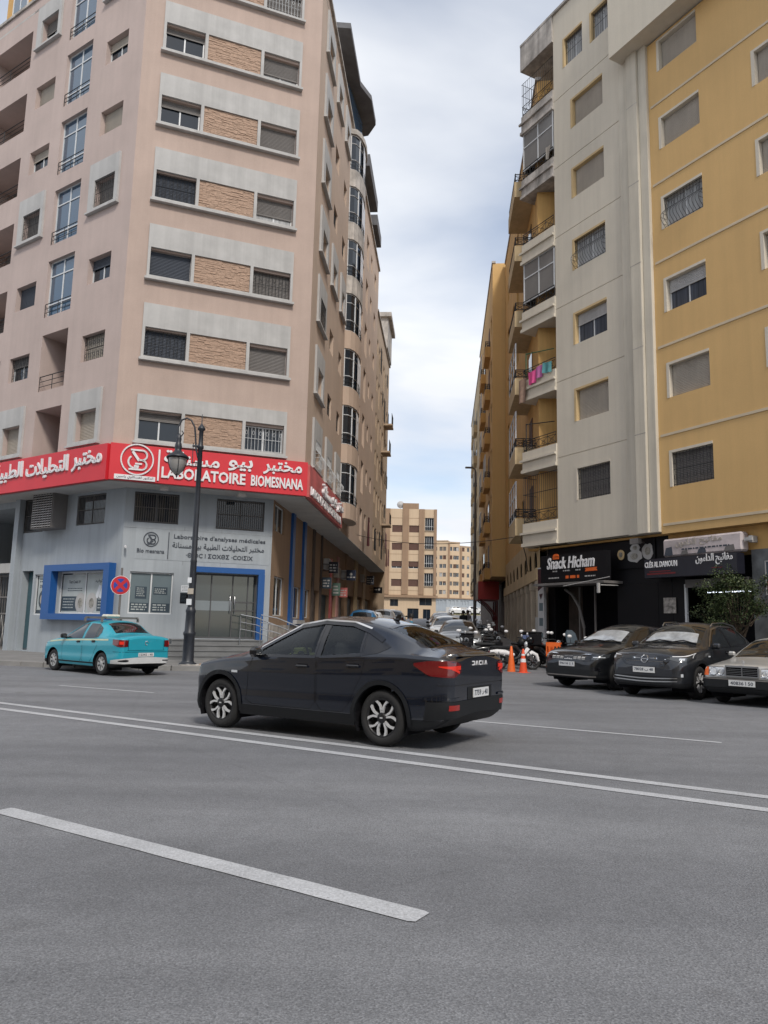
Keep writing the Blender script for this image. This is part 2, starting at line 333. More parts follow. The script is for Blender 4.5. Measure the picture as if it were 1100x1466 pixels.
def asphalt():
    m = bpy.data.materials.new('asphalt'); m.use_nodes = True; t = m.node_tree; n = t.nodes; l = t.links; b = n['Principled BSDF']
    b.inputs['Roughness'].default_value = 0.82; b.inputs['Specular IOR Level'].default_value = 0.35
    tcn = n.new('ShaderNodeTexCoord'); s = tcn.outputs['Object']
    def nz(sc, det, ro, mp=None):
        z = n.new('ShaderNodeTexNoise'); z.inputs['Scale'].default_value = sc; z.inputs['Detail'].default_value = det; z.inputs['Roughness'].default_value = ro
        src = s
        if mp:
            q = n.new('ShaderNodeMapping'); q.inputs['Rotation'].default_value = (0, 0, mp[0]); q.inputs['Scale'].default_value = mp[1]; l.new(s, q.inputs[0]); src = q.outputs[0]
        l.new(src, z.inputs['Vector']); return z.outputs[0]
    def ramp(f, a, b_, p0, p1):
        r = n.new('ShaderNodeValToRGB'); r.color_ramp.elements[0].position = p0; r.color_ramp.elements[1].position = p1
        r.color_ramp.elements[0].color = (*a, 1); r.color_ramp.elements[1].color = (*b_, 1); l.new(f, r.inputs[0]); return r.outputs[0]
    def mul(a, b_, f=1.0):
        q = n.new('ShaderNodeMixRGB'); q.blend_type = 'MULTIPLY'; q.inputs[0].default_value = f; l.new(a, q.inputs[1]); l.new(b_, q.inputs[2]); return q.outputs[0]
    base = ramp(nz(95, 3, 0.75), (0.096, 0.099, 0.107), (0.285, 0.292, 0.31), 0.3, 0.72)
    big = ramp(nz(0.22, 5, 0.6), (0.80, 0.80, 0.80), (1.12, 1.12, 1.12), 0.3, 0.7)
    tracks = ramp(nz(1.0, 4, 0.55, (R(-34), (0.06, 0.9, 1))), (0.84, 0.84, 0.85), (1.08, 1.08, 1.08), 0.35, 0.65)
    mid = ramp(nz(3.0, 6, 0.7), (0.90, 0.90, 0.90), (1.07, 1.07, 1.07), 0.3, 0.7)
    spots = ramp(nz(0.9, 3, 0.5), (1, 1, 1), (0.78, 0.77, 0.76), 0.66, 0.74)
    v = n.new('ShaderNodeTexVoronoi'); v.feature = 'DISTANCE_TO_EDGE'; v.inputs['Scale'].default_value = 0.16
    wob = n.new('ShaderNodeMixRGB'); wob.inputs[0].default_value = 0.12; l.new(s, wob.inputs[1])
    nc = n.new('ShaderNodeTexNoise'); nc.inputs['Scale'].default_value = 0.8; nc.inputs['Detail'].default_value = 6; l.new(s, nc.inputs['Vector']); l.new(nc.outputs[1], wob.inputs[2])
    l.new(wob.outputs[0], v.inputs['Vector'])
    crk = ramp(v.outputs['Distance'], (0.72, 0.72, 0.72), (1, 1, 1), 0.0, 0.0045)
    v2 = n.new('ShaderNodeTexVoronoi'); v2.inputs['Scale'].default_value = 85; l.new(s, v2.inputs['Vector'])
    sp = n.new('ShaderNodeSeparateColor'); l.new(v2.outputs['Color'], sp.inputs[0])
    peb = ramp(sp.outputs[0], (0.66, 0.66, 0.66), (1.36, 1.36, 1.35), 0.1, 0.97); base = mul(base, peb, .45)
    c = mul(mul(mul(mul(mul(base, big), tracks), mid), spots), crk, 0.25)
    l.new(c, b.inputs['Base Color'])
    bn = n.new('ShaderNodeBump'); bn.inputs['Strength'].default_value = 0.4; bn.inputs['Distance'].default_value = 0.012; l.new(v2.outputs['Distance'], bn.inputs['Height']); l.new(bn.outputs[0], b.inputs['Normal'])
    return m
M_ASPH = asphalt()
xs = frange(-400, -42, 12)[:-1] + frange(-42, 46, 44) + frange(46, 400, 12)[1:]
ys = frange(-120, -10, 6)[:-1] + frange(-10, 70, 40) + frange(70, 140, 20)[1:] + frange(140, 700, 20)[1:]
struct('road', drape(xs, ys, 0), M_ASPH)
# worn paint: patches of asphalt show through
def paint():
    m = mat('road_paint', (0.42, 0.43, 0.45), 0.75, 0.12, 1.5, 0.3, 90, fine=0.30, fscale=60)
    t = m.node_tree; n = t.nodes; l = t.links; b = n['Principled BSDF']
    z = n.new('ShaderNodeTexNoise'); z.inputs['Scale'].default_value = 55; z.inputs['Detail'].default_value = 6; z.inputs['Roughness'].default_value = 0.75
    tcn = n.new('ShaderNodeTexCoord'); l.new(tcn.outputs['Object'], z.inputs['Vector'])
    r = n.new('ShaderNodeValToRGB'); r.color_ramp.elements[0].position = 0.30; r.color_ramp.elements[1].position = 0.38; l.new(z.outputs[0], r.inputs[0])
    l.new(r.outputs[0], b.inputs['Alpha']); return m
M_PAINT = paint()
def stripe(a, b, w, name='lane_marking', n=14):
    a = Vector((*a, 0)); b = Vector((*b, 0)); d = (b - a).normalized(); s = Vector((-d.y, d.x, 0)) * w / 2; g = MB(); vs = []
    for i in range(n + 1):
        p = a.lerp(b, 0 if i == 0 else (1 if i == n else ((.04 / (b - a).length) if i == 1 else (1 - .04 / (b - a).length if i == n - 1 else i / n))))
        e_ = .82 if i in (0, n) else 1.0
        j0, j1 = random.uniform(-.006, .006), random.uniform(-.006, .006)
        q0, q1 = p + s * (1 + j0 / w) * e_, p - s * (1 + j1 / w) * e_
        vs += [(q0.x, q0.y, gz(q0.x, q0.y) + .005), (q1.x, q1.y, gz(q1.x, q1.y) + .005)]
    g.add(vs, [(2 * i, 2 * i + 1, 2 * i + 3, 2 * i + 2) for i in range(n)])
    return struct(name, g, M_PAINT)
def ext(a, b, k0, k1):
    d = (b[0] - a[0], b[1] - a[1]); return (a[0] - d[0] * k0, a[1] - d[1] * k0), (b[0] + d[0] * k1, b[1] + d[1] * k1)
stripe(*ext((-6.7, 13.94), (3.64, 7.47), 3, 2), 0.16, n=120)
stripe(*ext((-6.28, 13.07), (3.38, 6.94), 3, 2), 0.16, n=120)
stripe((-2.95, 6.33), (0.25, 4.27), 0.18)
stripe((-12.6, 12.45), (-9.4, 10.4), 0.18); stripe((6.6, 0.2), (9.8, -1.85), 0.18)
stripe((-7.25, 17.79), (-4.75, 16.54), 0.11); stripe((1.2, 13.06), (4.77, 11.03), 0.11)
stripe((7.8, 9.2), (11.2, 7.2), 0.11)

# pavements with kerbs
def pavement(name, edge, inner, top=0.15):
    """strip between a kerb line and an inner line, with a kerb of separate stones along the edge"""
    g = MB(); n = len(edge); m = 6; vs = []
    for k in range(n):
        for j in range(m + 1):
            t = j / m; x = edge[k][0] + (inner[k][0] - edge[k][0]) * t; y = edge[k][1] + (inner[k][1] - edge[k][1]) * t
            vs.append((x, y, gz(x, y) + (top if 0 < k < n - 1 else -.05) + 0.03 * t))
    g.add(vs, [(k * (m + 1) + j, k * (m + 1) + j + 1, (k + 1) * (m + 1) + j + 1, (k + 1) * (m + 1) + j) for k in range(n - 1) for j in range(m)])
    p = struct(name, g, M_CONC)
    for k in range(n - 1):
        a = Vector((*edge[k], 0)); b = Vector((*edge[k + 1], 0)); ln = (b - a).length; c = max(1, round(ln / 1.0))
        if a.y > 75: continue
        for i in range(c):
            q0 = a.lerp(b, (i + 0.012) / c); q1 = a.lerp(b, (i + 0.988) / c); mid = (q0 + q1) / 2; d = q1 - q0; s = MB(); h = d.length / 2
            s.box(-h, h, -0.07, 0.07, -0.2, top + 0.006 + random.uniform(-.004, .004), 0, 0.012)
            obj('kerb_stone', s, M_KERB, p, (mid.x, mid.y, gz(mid.x, mid.y)), math.atan2(d.y, d.x))
    return p
kl = [(-40, 43.0), (-26, 33.7), (-12.0, 24.75), (-10.4, 24.25), (-8.4, 24.1), (-6.4, 24.0), (-5.2, 24.1), (-4.2, 24.6), (-3.3, 25.6), (-2.75, 27.0), (-2.45, 30), (-1.65, 40), (-0.85, 50), (0.75, 70)]
il = [(-38, 54), (-28, 46), (-17, 36), (-14, 34), (-11, 32), (-9.0, 31), (-7.5, 30.9), (-6.6, 30.9), (-6.2, 30.9), (-6.0, 31), (-5.6, 33), (-4.2, 42), (-3.6, 51), (-1.7, 70)]
pavement('pavement', kl, il)
kr = [(6.1, 62), (5.35, 52.5), (4.7, 44), (4.05, 37.0), (4.1, 36.0), (4.6, 35.2)]
ir = [(8.9, 62), (8.1, 52.5), (7.4, 44), (6.8, 37.0), (6.8, 36), (6.8, 35)]
pavement('pavement', kr, ir, 0.12)
# ------------------------------------------------------------------ window kit
_WC = {}
def cached(key, fn, mats):
    if key not in _WC: _WC[key] = fn().mesh(key[0], mats)
    return _WC[key]
def frame_geo(w, h, mull=1, trans=(), t=0.05, d=0.05):
    g = MB(); a = w / 2
    g.box(-a, -a + t, -d, 0, 0, h); g.box(a - t, a, -d, 0, 0, h); g.box(-a + t, a - t, -d, 0, 0, t); g.box(-a + t, a - t, -d, 0, h - t, h)
    for k in range(mull):
        x = -a + w * (k + 1) / (mull + 1); g.box(x - t * .55, x + t * .55, -d + .008, 0, t, h - t)
    for z in trans: g.box(-a + t, a - t, -d + .004, -.004, z * h - t / 2, z * h + t / 2)
    return g
def shutter_geo(w, h, z0, pitch=0.055):
    g = MB(); n = max(2, int(h / pitch)); a = w / 2; vs = []
    for i in range(n):
        z = z0 + h * i / n; z2 = z0 + h * (i + 1) / n
        vs += [(-a, 0, z), (a, 0, z), (-a, -0.016, z + (z2 - z) * .5), (a, -0.016, z + (z2 - z) * .5), (-a, -0.002, z2 - .006), (a, -0.002, z2 - .006)]
    fs = []
    for i in range(3 * n - 1): fs.append((2 * i, 2 * i + 1, 2 * i + 3, 2 * i + 2))
    g.add(vs, fs); g.box(-a, a, -.025, -.001, z0 - .03, z0 + .012); return g
def grille_geo(w, h, style='bars', r=0.009):
    g = MB(); a = w / 2; n = max(4, int(w / 0.125))
    def y(z):
        t = z / h
        return -0.02 - (0.26 * math.sin(min(1, t / 0.62) * math.pi) ** 1.2 if style == 'belly' and t < 0.62 else 0)
    zs = [0, .06, .15, .25, .36, .47, .56, .64, .8, 1] if style == 'belly' else [0, 1]
    for i in range(n + 1):
        x = -a + w * i / n
        g.tube([(x, y(z * h), z * h) for z in zs], r, 4, caps=False)
    for z in ([0.03, .63, .97] if style == 'belly' else [0.04, 0.5, 0.96]):
        g.bar((-a, y(z * h) - .004, z * h), (a, y(z * h) - .004, z * h), r * 1.2, 4)
    for i in range(0, n, 2):
        x = -a + w * (i + .5) / n
        ring = [(x + .045 * math.cos(t), -0.022, h * .73 + .08 * math.sin(t)) for t in [k * math.pi / 4 for k in range(8)]]
        g.tube(ring, r * .8, 3, closed=True)
        if style == 'ornate':
            ring = [(x + .05 * math.cos(t), -0.022, h * .27 + .09 * math.sin(t)) for t in [k * math.pi / 4 for k in range(8)]]
            g.tube(ring, r * .8, 3, closed=True)
    if style == 'belly':
        for sx in (-a, a):
            for z in (.12, .3, .46): g.bar((sx, y(z * h), z * h), (sx, 0.02, z * h), r, 4)
    return g
def window(f, x0, x1, z0, z1, y, kind='pane', shut=0.3, grille=None, sm=None, gm=None, trans=(), mull=1, glass=None, fm=None, gy=0.06, cm=None):
    w, h = x1 - x0 - .004, z1 - z0 - .004; q = lambda v: round(v, 2)
    fo = f.put('window', cached(('window', q(w), q(h), mull, trans), lambda: frame_geo(w, h, mull, trans), [M_ALU]), None, (x0 + x1) / 2, y - .002, z0 + .002)
    if fm: fo.data = cached(('window', q(w), q(h), mull, trans, fm.name), lambda: frame_geo(w, h, mull, trans), [fm])
    gl = glass or M_GLASS
    def pane():
        g = MB(); m = mull + 1
        for k in range(m):
            a, b = -w / 2 + .02 + (w - .04) * k / m, -w / 2 + .02 + (w - .04) * (k + 1) / m
            tl = random.uniform(-.004, .004)
            g.quad((a, -.018 + tl, .02), (b, -.018 - tl, .02), (b, -.018 - tl, h - .02), (a, -.018 + tl, h - .02))
        return g
    if kind != 'shut':
        obj('pane', cached(('pane', q(w), q(h), mull, gl.name, random.randint(0, 3)), pane, [gl]), None, fo)
    if kind == 'curtain':
        def cur():
            g = MB(); n = 28; vs = []; hh = h * (1 - shut)
            for i in range(n + 1):
                x = -w / 2 + .05 + (w - .1) * i / n; vs += [(x, -.024 - .008 * (i % 2), .05), (x, -.024 - .008 * (i % 2), hh)]
            g.add(vs, [(2 * i, 2 * i + 2, 2 * i + 3, 2 * i + 1) for i in range(n)], 0, True); return g
        obj('curtain', cached(('curtain', q(w), q(h), q(shut), (cm or M_CURT).name), cur, [cm or M_CURT]), None, fo)
    s = 1.0 if kind == 'shut' else shut
    if s > 0:
        hs = (h - .02) * s
        obj('shutter', cached(('shutter', q(w), q(h), q(s), (sm or M_SHUT).name), lambda: shutter_geo(w - .02, hs, h - .01 - hs), [sm or M_SHUT]), None, fo, (0, -.056, 0))
    if grille:
        obj('grille', cached(('grille', q(w), q(h), grille, (gm or M_IRON).name), lambda: grille_geo(w - .02, h - .02, grille), [gm or M_IRON]), None, fo, (0, -gy - .05, .01))
    return fo
def surround_geo(w, h, bx0, bx1, bz0, bz1, t=0.09):
    """raised plaster surround, outer w x h from the origin, hole bx,bz"""
    g = MB()
    def hollow(x0, x1, z0, z1): g.box(x0, x1, -t, 0.0, z0, z1)
    hollow(0, bx0, 0, h); hollow(bx1, w, 0, h); hollow(bx0, bx1, 0, bz0); hollow(bx0, bx1, bz1, h)
    g.box(-0.05, w + 0.05, -t - 0.07, 0, -0.07, -0.001)
    return g
def railing_geo(w, h=0.9, n=None, r=0.012, cross=False):
    g = MB(); a = w / 2; n = n or max(3, int(w / .13))
    for z in (h, 0.08): g.bar((-a, 0, z), (a, 0, z), r * 1.5, 5)
    if cross:
        g.bar((-a, 0, h * .80), (a, 0, h * .80), r, 4)
        k = max(2, int(w / .42))
        for i in range(k):
            x0, x1 = -a + w * i / k, -a + w * (i + 1) / k
            g.bar((x0, 0, .08), (x1, 0, h * .8), r * .8, 4); g.bar((x1, 0.004, .08), (x0, 0.004, h * .8), r * .8, 4); g.bar((x0, 0, 0), (x0, 0, h), r, 4)
            g.tube([((x0 + x1) / 2 + .09 * math.cos(t), .002, h * .44 + .09 * math.sin(t)) for t in [j * math.pi / 4 for j in range(8)]], r * .7, 3, closed=True)
        g.bar((a, 0, 0), (a, 0, h), r, 4)
    else:
        for i in range(n + 1): g.bar((-a + w * i / n, 0, 0), (-a + w * i / n, 0, h), r * .8, 4)
    return g
def bars3_geo(w, h=0.55, r=0.014):
    g = MB(); a = w / 2
    for z in (h, h * .66, h * .33): g.bar((-a, 0, z), (a, 0, z), r * (1.3 if z == h else .9), 5)
    for x in (-a, 0, a): g.bar((x, 0, 0), (x, 0, h), r, 5)
    return g

# ------------------------------------------------------------------ the corner building on the left
P2 = (-9.74, 26.80); P3 = (-3.128, 29.444); P2g = (-9.588, 28.153); P3g = (-4.400, 30.228)
LB = thing('apartment_building', 'tall pink apartment block on the street corner, grey panelled ground floor with blue door frame', 'building', (-9.6, 29.0, 0.15))
d_ch = (.9285, .3714); d_lf = (.8231, -.5678); d_st = (.0802, .9968)
fc, fl, fs_ = Face(*P2, *d_ch, LB), Face(*P2, *d_lf, LB), Face(*P3, *d_st, LB)
WC = 7.12
ZT = 29.4
Z = lambda k: 7.89 + 3.13 * k
# chamfered front
ops = []
for k in range(7):
    ops += [(0.80, 2.32, Z(k) + .10, Z(k) + 1.14, .22), (4.70, 6.20, Z(k) + .10, Z(k) + 1.10, .22)]
facade(fc, 0, WC, 6.4, ZT, ops, M_PINK)
kinds = [(('pane', .25, None, None), ('pane', .0, 'bars', M_IRONW)), (('shut', 1, 'ornate', M_SHUTN), ('shut', 1, None, M_SHUT)), (('shut', 1, None, M_SHUTN), ('shut', 1, 'bars', M_SHUT)),
         (('shut', 1, 'ornate', M_SHUTN), ('curtain', .68, None, M_SHUT)), (('pane', .26, None, None), ('shut', 1, None, M_SHUT)), (('pane', .22, None, None), ('curtain', .72, None, M_SHUT)), (('pane', .3, None, None), ('pane', .75, 'bars', M_SHUT))]
def stones(w, h, sd=3):
    g = MB(); z = 0.0; rnd = random.Random(sd)
    while z < h - .01:
        hh = min(rnd.uniform(.03, .055), h - z); x = 0.0
        while x < w - .01:
            ww = min(rnd.uniform(.12, .36), w - x); d = rnd.uniform(.02, .045)
            g.box(x + .003, x + ww - .003, -d, 0, z + .003, z + hh - .003); x += ww
        z += hh
    return g
for k in range(7):
    hk = 1.76 if k == 0 else 2.12
    w0 = 0.72; W = 5.58
    def sg():
        g = MB(); t = .10
        g.box(0, .10, -t, 0, 0, 1.2); g.box(W - .10, W, -t, 0, 0, 1.2); g.box(1.60, 1.72, -t, 0, .09, 1.2); g.box(3.86, 3.98, -t, 0, .09, 1.2)
        g.box(.10, W - .10, -t, 0, 0, .09); g.box(0, W, -t, 0, 1.2, hk); g.box(-.06, W + .06, -t - .09, 0, -.09, -.001)
        return g
    mt = [M_SURR]
    so = fc.put('window_surround', cached(('window_surround', k == 0), sg, mt), None, w0, -.001, Z(k))
    st = obj('cladding_stone', cached(('stones', k), lambda: stones(2.14, 1.10, 3 + k), [M_STONE]), None, so, (1.72, -.01, .095)); st['kind'] = 'stuff'
    (a, sa, ga, ma), (b, sb, gb, mb_) = kinds[k]
    window(fc, .80, 2.32, Z(k) + .10, Z(k) + 1.14, .20, a, sa, ga, ma or M_SHUT)
    window(fc, 4.70, 6.20, Z(k) + .10, Z(k) + 1.10, .20, b, sb, gb, mb_ if mb_ is not M_IRONW else M_SHUT, M_IRONW if k in (0, 6) else M_IRON)
# left face (runs back to the left along the road)
ops = []; small = []; framed = []; bays = []; logg = []
for k in range(7):
    for (a, b, fa, fb) in ((-2.38, -.97, -2.66, -.80), (-7.40, -5.95, -7.68, -5.80)):
        if k in (0, 3, 6):
            ops.append((a + .08, b - .05, Z(k) + .12, Z(k) + 1.28, .28)); framed.append((fa, fb, Z(k), a + .08, b - .05, k))
        else: ops.append((a, b, Z(k) + .12, Z(k) + 1.18, .30)); small.append((a, b, Z(k) + .12, Z(k) + 1.18, k))
    zb = 7.28 + 3.13 * k
    if k < 2: ops.append((-5.12, -3.36, zb if k else 7.0, zb + 2.36, 1.5)); logg.append((-5.12, -3.36, zb if k else 7.0, zb + 2.36))
    elif k < 7: ops.append((-5.18, -3.36, zb, min(zb + 2.42, ZT - .5), .22)); bays.append((-5.18, -3.36, zb, min(zb + 2.42, ZT - .5), k))
    ops.append((-11.6, -8.15, zb, zb + 1.86, 1.7)); logg.append((-11.6, -8.15, zb, zb + 1.86))
facade(fl, -15.5, 0, 6.4, ZT, ops, M_PINKD)
for a, b, c, d, k in small:
    g = 'ornate' if k == 1 else None
    window(fl, a, b, c, d, .28, 'shut' if (k + int(a)) % 3 else 'pane', .35, g, random.choice([M_SHUT, M_SHUTB]) if k != 2 else M_SHUTN)
for fa, fb, z, a, b, k in framed:
    s = fl.put('window_surround', cached(('surround', 'lf'), lambda: surround_geo(fb - fa, 2.05 if 1 else 0, a - fa, b - fa, .12, 1.28), [M_SURR]), None, fa, -.001, z)
    window(fl, a, b, z + .12, z + 1.28, .26, 'shut' if k != 6 else 'pane', .5, 'ornate' if k == 3 else None, M_SHUTB if k == 0 else M_SHUT, gy=.22)
for a, b, c, d, k in bays:
    w = window(fl, a, b, c, d, .20, 'pane', 0, None, trans=(.24, .74), glass=M_GLASSB)
    fl.put('railing', cached(('railing', 'bay'), lambda: bars3_geo(1.78, .55), [M_IRON]), None, (a + b) / 2, .03, c + .02)
for a, b, c, d in logg:
    fl.put('railing', cached(('railing', round(b - a, 1)), lambda: bars3_geo(b - a, .62, .016), [M_IRON]), None, (a + b) / 2, .05, c + .01)
    m_ = MB(); m_.box(-.45, .45, -.04, 0, 0, 1.75); fl.put('door', m_, M_SHUT, a + .8, 1.49, c + .002)
# street face
ops = []; sm = []; fr = []
for k in range(7):
    ops.append((1.78, 3.12, Z(k) + .12, Z(k) + 1.24, .25)); fr.append((1.28, 3.42, Z(k), 1.78, 3.12, k))
    for a, b in ((4.92, 6.10), (7.95, 9.0)):
        if k in (0, 3, 6): ops.append((a + .05, b, Z(k) + .12, Z(k) + 1.24, .25)); fr.append((a - .32, b + .32, Z(k), a + .05, b, k))
        else: ops.append((a, b, Z(k) + .08, Z(k) + 1.12, .25)); sm.append((a, b, Z(k) + .08, Z(k) + 1.12, k))
    for a, b in ((17.0, 18.1), (19.5, 20.9), (22.4, 23.4), (25.2, 26.4)):
        tall = 1.0 if a == 19.5 else 0
        ops.append((a, b, Z(k) + .05 - tall, Z(k) + 1.15, .25)); sm.append((a, b, Z(k) + .05 - tall, Z(k) + 1.15, k))
SE = 28.4
facade(fs_, 0, SE, 6.4, ZT, ops, M_PINKL)
for fa, fb, z, a, b, k in fr:
    fs_.put('window_surround', cached(('surround', 'st', round(fb - fa, 2)), lambda: surround_geo(fb - fa, 2.05, a - fa, b - fa, .12, 1.24), [M_SURR]), None, fa, -.001, z)
    window(fs_, a, b, z + .12, z + 1.24, .23, 'shut' if k % 2 == 0 else 'pane', .4, 'ornate' if k in (2,) else ('belly' if k == 0 else None), M_SHUTB, M_IRONW if k == 0 else None, gy=.24)
for a, b, c, d, k in sm:
    window(fs_, a, b, c, d, .23, random.choice(['shut', 'pane', 'pane']), random.choice([.2, .5]), 'bars' if k in (1, 4) and a < 9 else None, random.choice([M_SHUT, M_SHUTB]))
# bow windows on the street face
def bow_pts(x0, x1, dep, n=8, pad=0.0):
    c = (x0 + x1) / 2; r = (x1 - x0) / 2 + pad
    return [(c - r * math.cos(math.pi * i / n), -(dep + pad) * math.sin(math.pi * i / n) ** .8) for i in range(n + 1)]
bx0, bx1 = 10.1, 13.4
for k in range(7):
    z0 = 7.80 + 3.13 * k; z1 = z0 + 2.12; p = bow_pts(bx0, bx1, .58); po = bow_pts(bx0, bx1, .58, pad=.09); g = MB()
    g.prism(po + [(bx1, .05), (bx0, .05)], z0 - 1.005 if k else 7.0, z0)
    b = fs_.put('bow_window', g, [M_STAIN if k > 3 else M_PINKL, M_ALU], 0, 0, 0)
    gp = MB(); fr_ = MB()
    for i in range(len(p) - 1):
        (xa, ya), (xb, yb) = p[i], p[i + 1]
        gp.quad((xa, ya, z0), (xb, yb, z0), (xb, yb, z1), (xa, ya, z1))
        if i % 2 == 0 or i == len(p) - 2:
            fr_.box(xa - .035, xa + .035, ya - .04, ya + .03, z0, z1)
        for zz in (z0 + .03, z0 + .62, z0 + 1.6, z1 - .03): fr_.bar((xa, ya - .02, zz), (xb, yb - .02, zz), .028, 4)
    obj('pane', gp, M_GLASS, b); obj('frame', fr_, M_ALU, b)
    if True:
        cu = MB(); cu.quad((bx0 + .95, -.615, z0 + .1), (bx0 + 2.0 + .3 * (k % 3), -.605, z0 + .1), (bx0 + 2.0 + .3 * (k % 3), -.605, z1 - .1), (bx0 + .95, -.615, z1 - .1)); obj('shutter', cu, M_LET, b)
    rl = MB(); pr = bow_pts(bx0, bx1, .58, pad=.06)
    for zz in (z0 + .52, z0 + .3, z0 + .1): rl.tube([(x, y, zz) for x, y in pr], .014, 4)
    for x, y in pr: rl.bar((x, y, z0), (x, y, z0 + .52), .011, 4)
    obj('railing', rl, M_IRON, b)
g = MB(); g.prism(bow_pts(bx0, bx1, .58, pad=.14) + [(bx1, .05), (bx0, .05)], 7.8 + 3.13 * 6 + 2.121, 29.0); fs_.put('bow_parapet', g, M_STAIN)
# roof: parapets, roof sheet and the set-back top storey with its dark overhanging slabs
def roof_quad():
    n1 = fl.w(-15.5, 0, 0); a = fl.w(0, 0, 0); b = fs_.w(0, 0, 0); c = fs_.w(SE, 0, 0); d = fs_.w(SE, 14, 0); e = fl.w(-15.5, 12, 0)
    g = MB(); z = ZT - .6; o = LB.location
    pts = [(p.x - o.x, p.y - o.y) for p in (n1, a, b, c, d, e)]
    g.prism(pts, 6.38 - o.z, 6.40 - o.z); g.prism(pts, z - o.z, z + .1 - o.z)
    for i in (3, 4, 5):
        p, q = pts[i], pts[(i + 1) % 6]; g.quad((*p, 6.4 - o.z), (*q, 6.4 - o.z), (*q, ZT - o.z), (*p, ZT - o.z))
    return obj('roof', g, M_SOFF, LB)
roof_quad()
g = MB(); g.box(0, SE, -.12, .2, ZT + .001, ZT + .16); fs_.put('parapet_cap', g, M_STAIN)
g = MB(); g.box(0, WC, -.08, .2, ZT + .001, ZT + .14); fc.put('parapet_cap', g, M_STAIN)
g = MB(); g.box(-15.5, 0, -.08, .2, ZT + .001, ZT + .14); fl.put('parapet_cap', g, M_STAIN)
g = MB(); g.box(6.5, 27.5, .9, 9, ZT - .5, 31.3); pent = fs_.put('penthouse', g, M_STAIN)
g = MB(); slab = [(5.2, .9), (5.4, -.45), (9.6, -.5), (10.8, -1.0), (13.0, -1.05), (14.0, -.5), (14.6, 2.0), (14.6, 6), (5.2, 6)]
g.prism(slab, 31.3, 31.6); g.prism([(16.0, 2), (16.0, -.42), (21.6, -.45), (21.6, 2)], 30.6, 31.4); g.prism([(22.6, 2), (22.6, -.35), (26, -.35), (26, 2)], 30.2, 31.0)
fs_.put('roof_slab', g, mat('dark_roof', (0.12, 0.12, 0.13), 0.85, 0.2, 2), parent=LB)
g = MB(); g.quad((9.0, .1, ZT + .2), (12.6, -.3, ZT + .2), (12.6, -.3, 31.1), (9.0, .1, 31.1)); g.quad((12.6, -.3, ZT + .2), (14.0, .8, ZT + .2), (14.0, .8, 31.1), (12.6, -.3, 31.1)); fs_.put('penthouse_glazing', g, M_GLASSB)
g = MB(); g.box(-11.4, -4.0, .35, 6, ZT - .5, 32.4); g.box(-11.5, -3.9, .25, 6, 32.401, 32.55); fl.put('penthouse', g, M_YEL2)
for x in (-10.8, -9.0, -7.2, -5.5): window(fl, x, x + 1.3, ZT + .25, 31.9, .34, 'pane', 0, glass=M_GLASSB)

# --- ground floor
fcg, flg, fsg = Face(*P2g, *d_ch, LB), Face(*P2g, *d_lf, LB), Face(*P3g, *d_st, LB)
WG = 5.588
ops = [(.32, 1.94, 5.12, 6.26, .12), (3.36, 5.24, 5.06, 6.24, .12), (.34, 1.90, 1.74, 3.28, .15), (2.72, 5.10, .88, 3.34, .30)]
facade(fcg, 0, WG, .1, 6.4, ops, M_GREYW)
def gl_window(f, x0, x1, z0, z1, y, m, name='window', fm=M_ALU):
    return window(f, x0, x1, z0, z1, y, 'pane', 0, None, fm=fm, mull=m)
M_FRD = mat('dark_frame', (0.07, 0.07, 0.075), 0.5, 0.1, 4)
def barred(f, x0, x1, z0, z1, y):
    w = window(f, x0, x1, z0, z1, y, 'pane', 0, None, fm=M_FRD)
    def bg_():
        g = MB(); n = int((x1 - x0) / .085); a = (x1 - x0) / 2 - .02
        for i in range(n + 1): g.bar((-a + 2 * a * i / n, 0, .02), (-a + 2 * a * i / n, 0, z1 - z0 - .03), .009, 4)
        for zz in (.05, (z1 - z0) / 2, z1 - z0 - .06): g.bar((-a, .002, zz), (a, .002, zz), .012, 4)
        return g
    obj('grille', bg_(), M_SHUT, w, (0, -.075, 0)); return w
barred(fcg, .32, 1.94, 5.12, 6.26, .11); barred(fcg, 3.36, 5.24, 5.06, 6.24, .11)
M_POST = mat('window_film', (0.13, 0.17, 0.19), 0.35, 0.1, 1.2); M_POSTD = mat('film_panel', (0.035, 0.055, 0.075), 0.4, 0.1, 2); M_POSTL = mat('poster_pale', (0.42, 0.46, 0.46), 0.5, 0.15, 1.5)
def lines_geo(x0, x1, z1, n, pitch, h, ragged=.25, seed=1, jit=None):
    rnd = random.Random(seed); g = MB()
    for i in range(n):
        z = z1 - i * pitch; x = x0
        e = x1 - rnd.uniform(0, ragged) * (x1 - x0)
        while x < e:
            w = rnd.uniform(.5, 1.6) * h * 2.2; g.box(x, min(x + w, e), -.004, 0, z - h, z); x += w + h * .8
    return g
w = gl_window(fcg, .34, 1.90, 1.74, 3.28, .14, 1)
g = MB(); g.box(-.72, -.04, -.024, -.019, .06, 1.48); g.box(.04, .72, -.024, -.019, .06, 1.48); obj('film', g, M_POST, w)
for q in ((-.55, -.14, .55, 1.0), (-.70, -.06, .08, .4), (.06, .70, .08, .4), (.1, .6, .72, 1.0)):
    g = MB(); g.box(q[0], q[1], -.030, -.025, q[2], q[3]); obj('film_panel', g, M_POSTD, w)
g = lines_geo(-.5, -.18, .95, 5, .07, .025, seed=2); g.merge(lines_geo(-.66, -.1, .36, 3, .09, .045, seed=3)); g.merge(lines_geo(.1, .66, .36, 3, .09, .045, seed=5)); g.merge(lines_geo(.14, .56, .94, 3, .07, .03, seed=4)); pstuff('printed_text', g, M_POSTL, w, (0, -.031, 0))
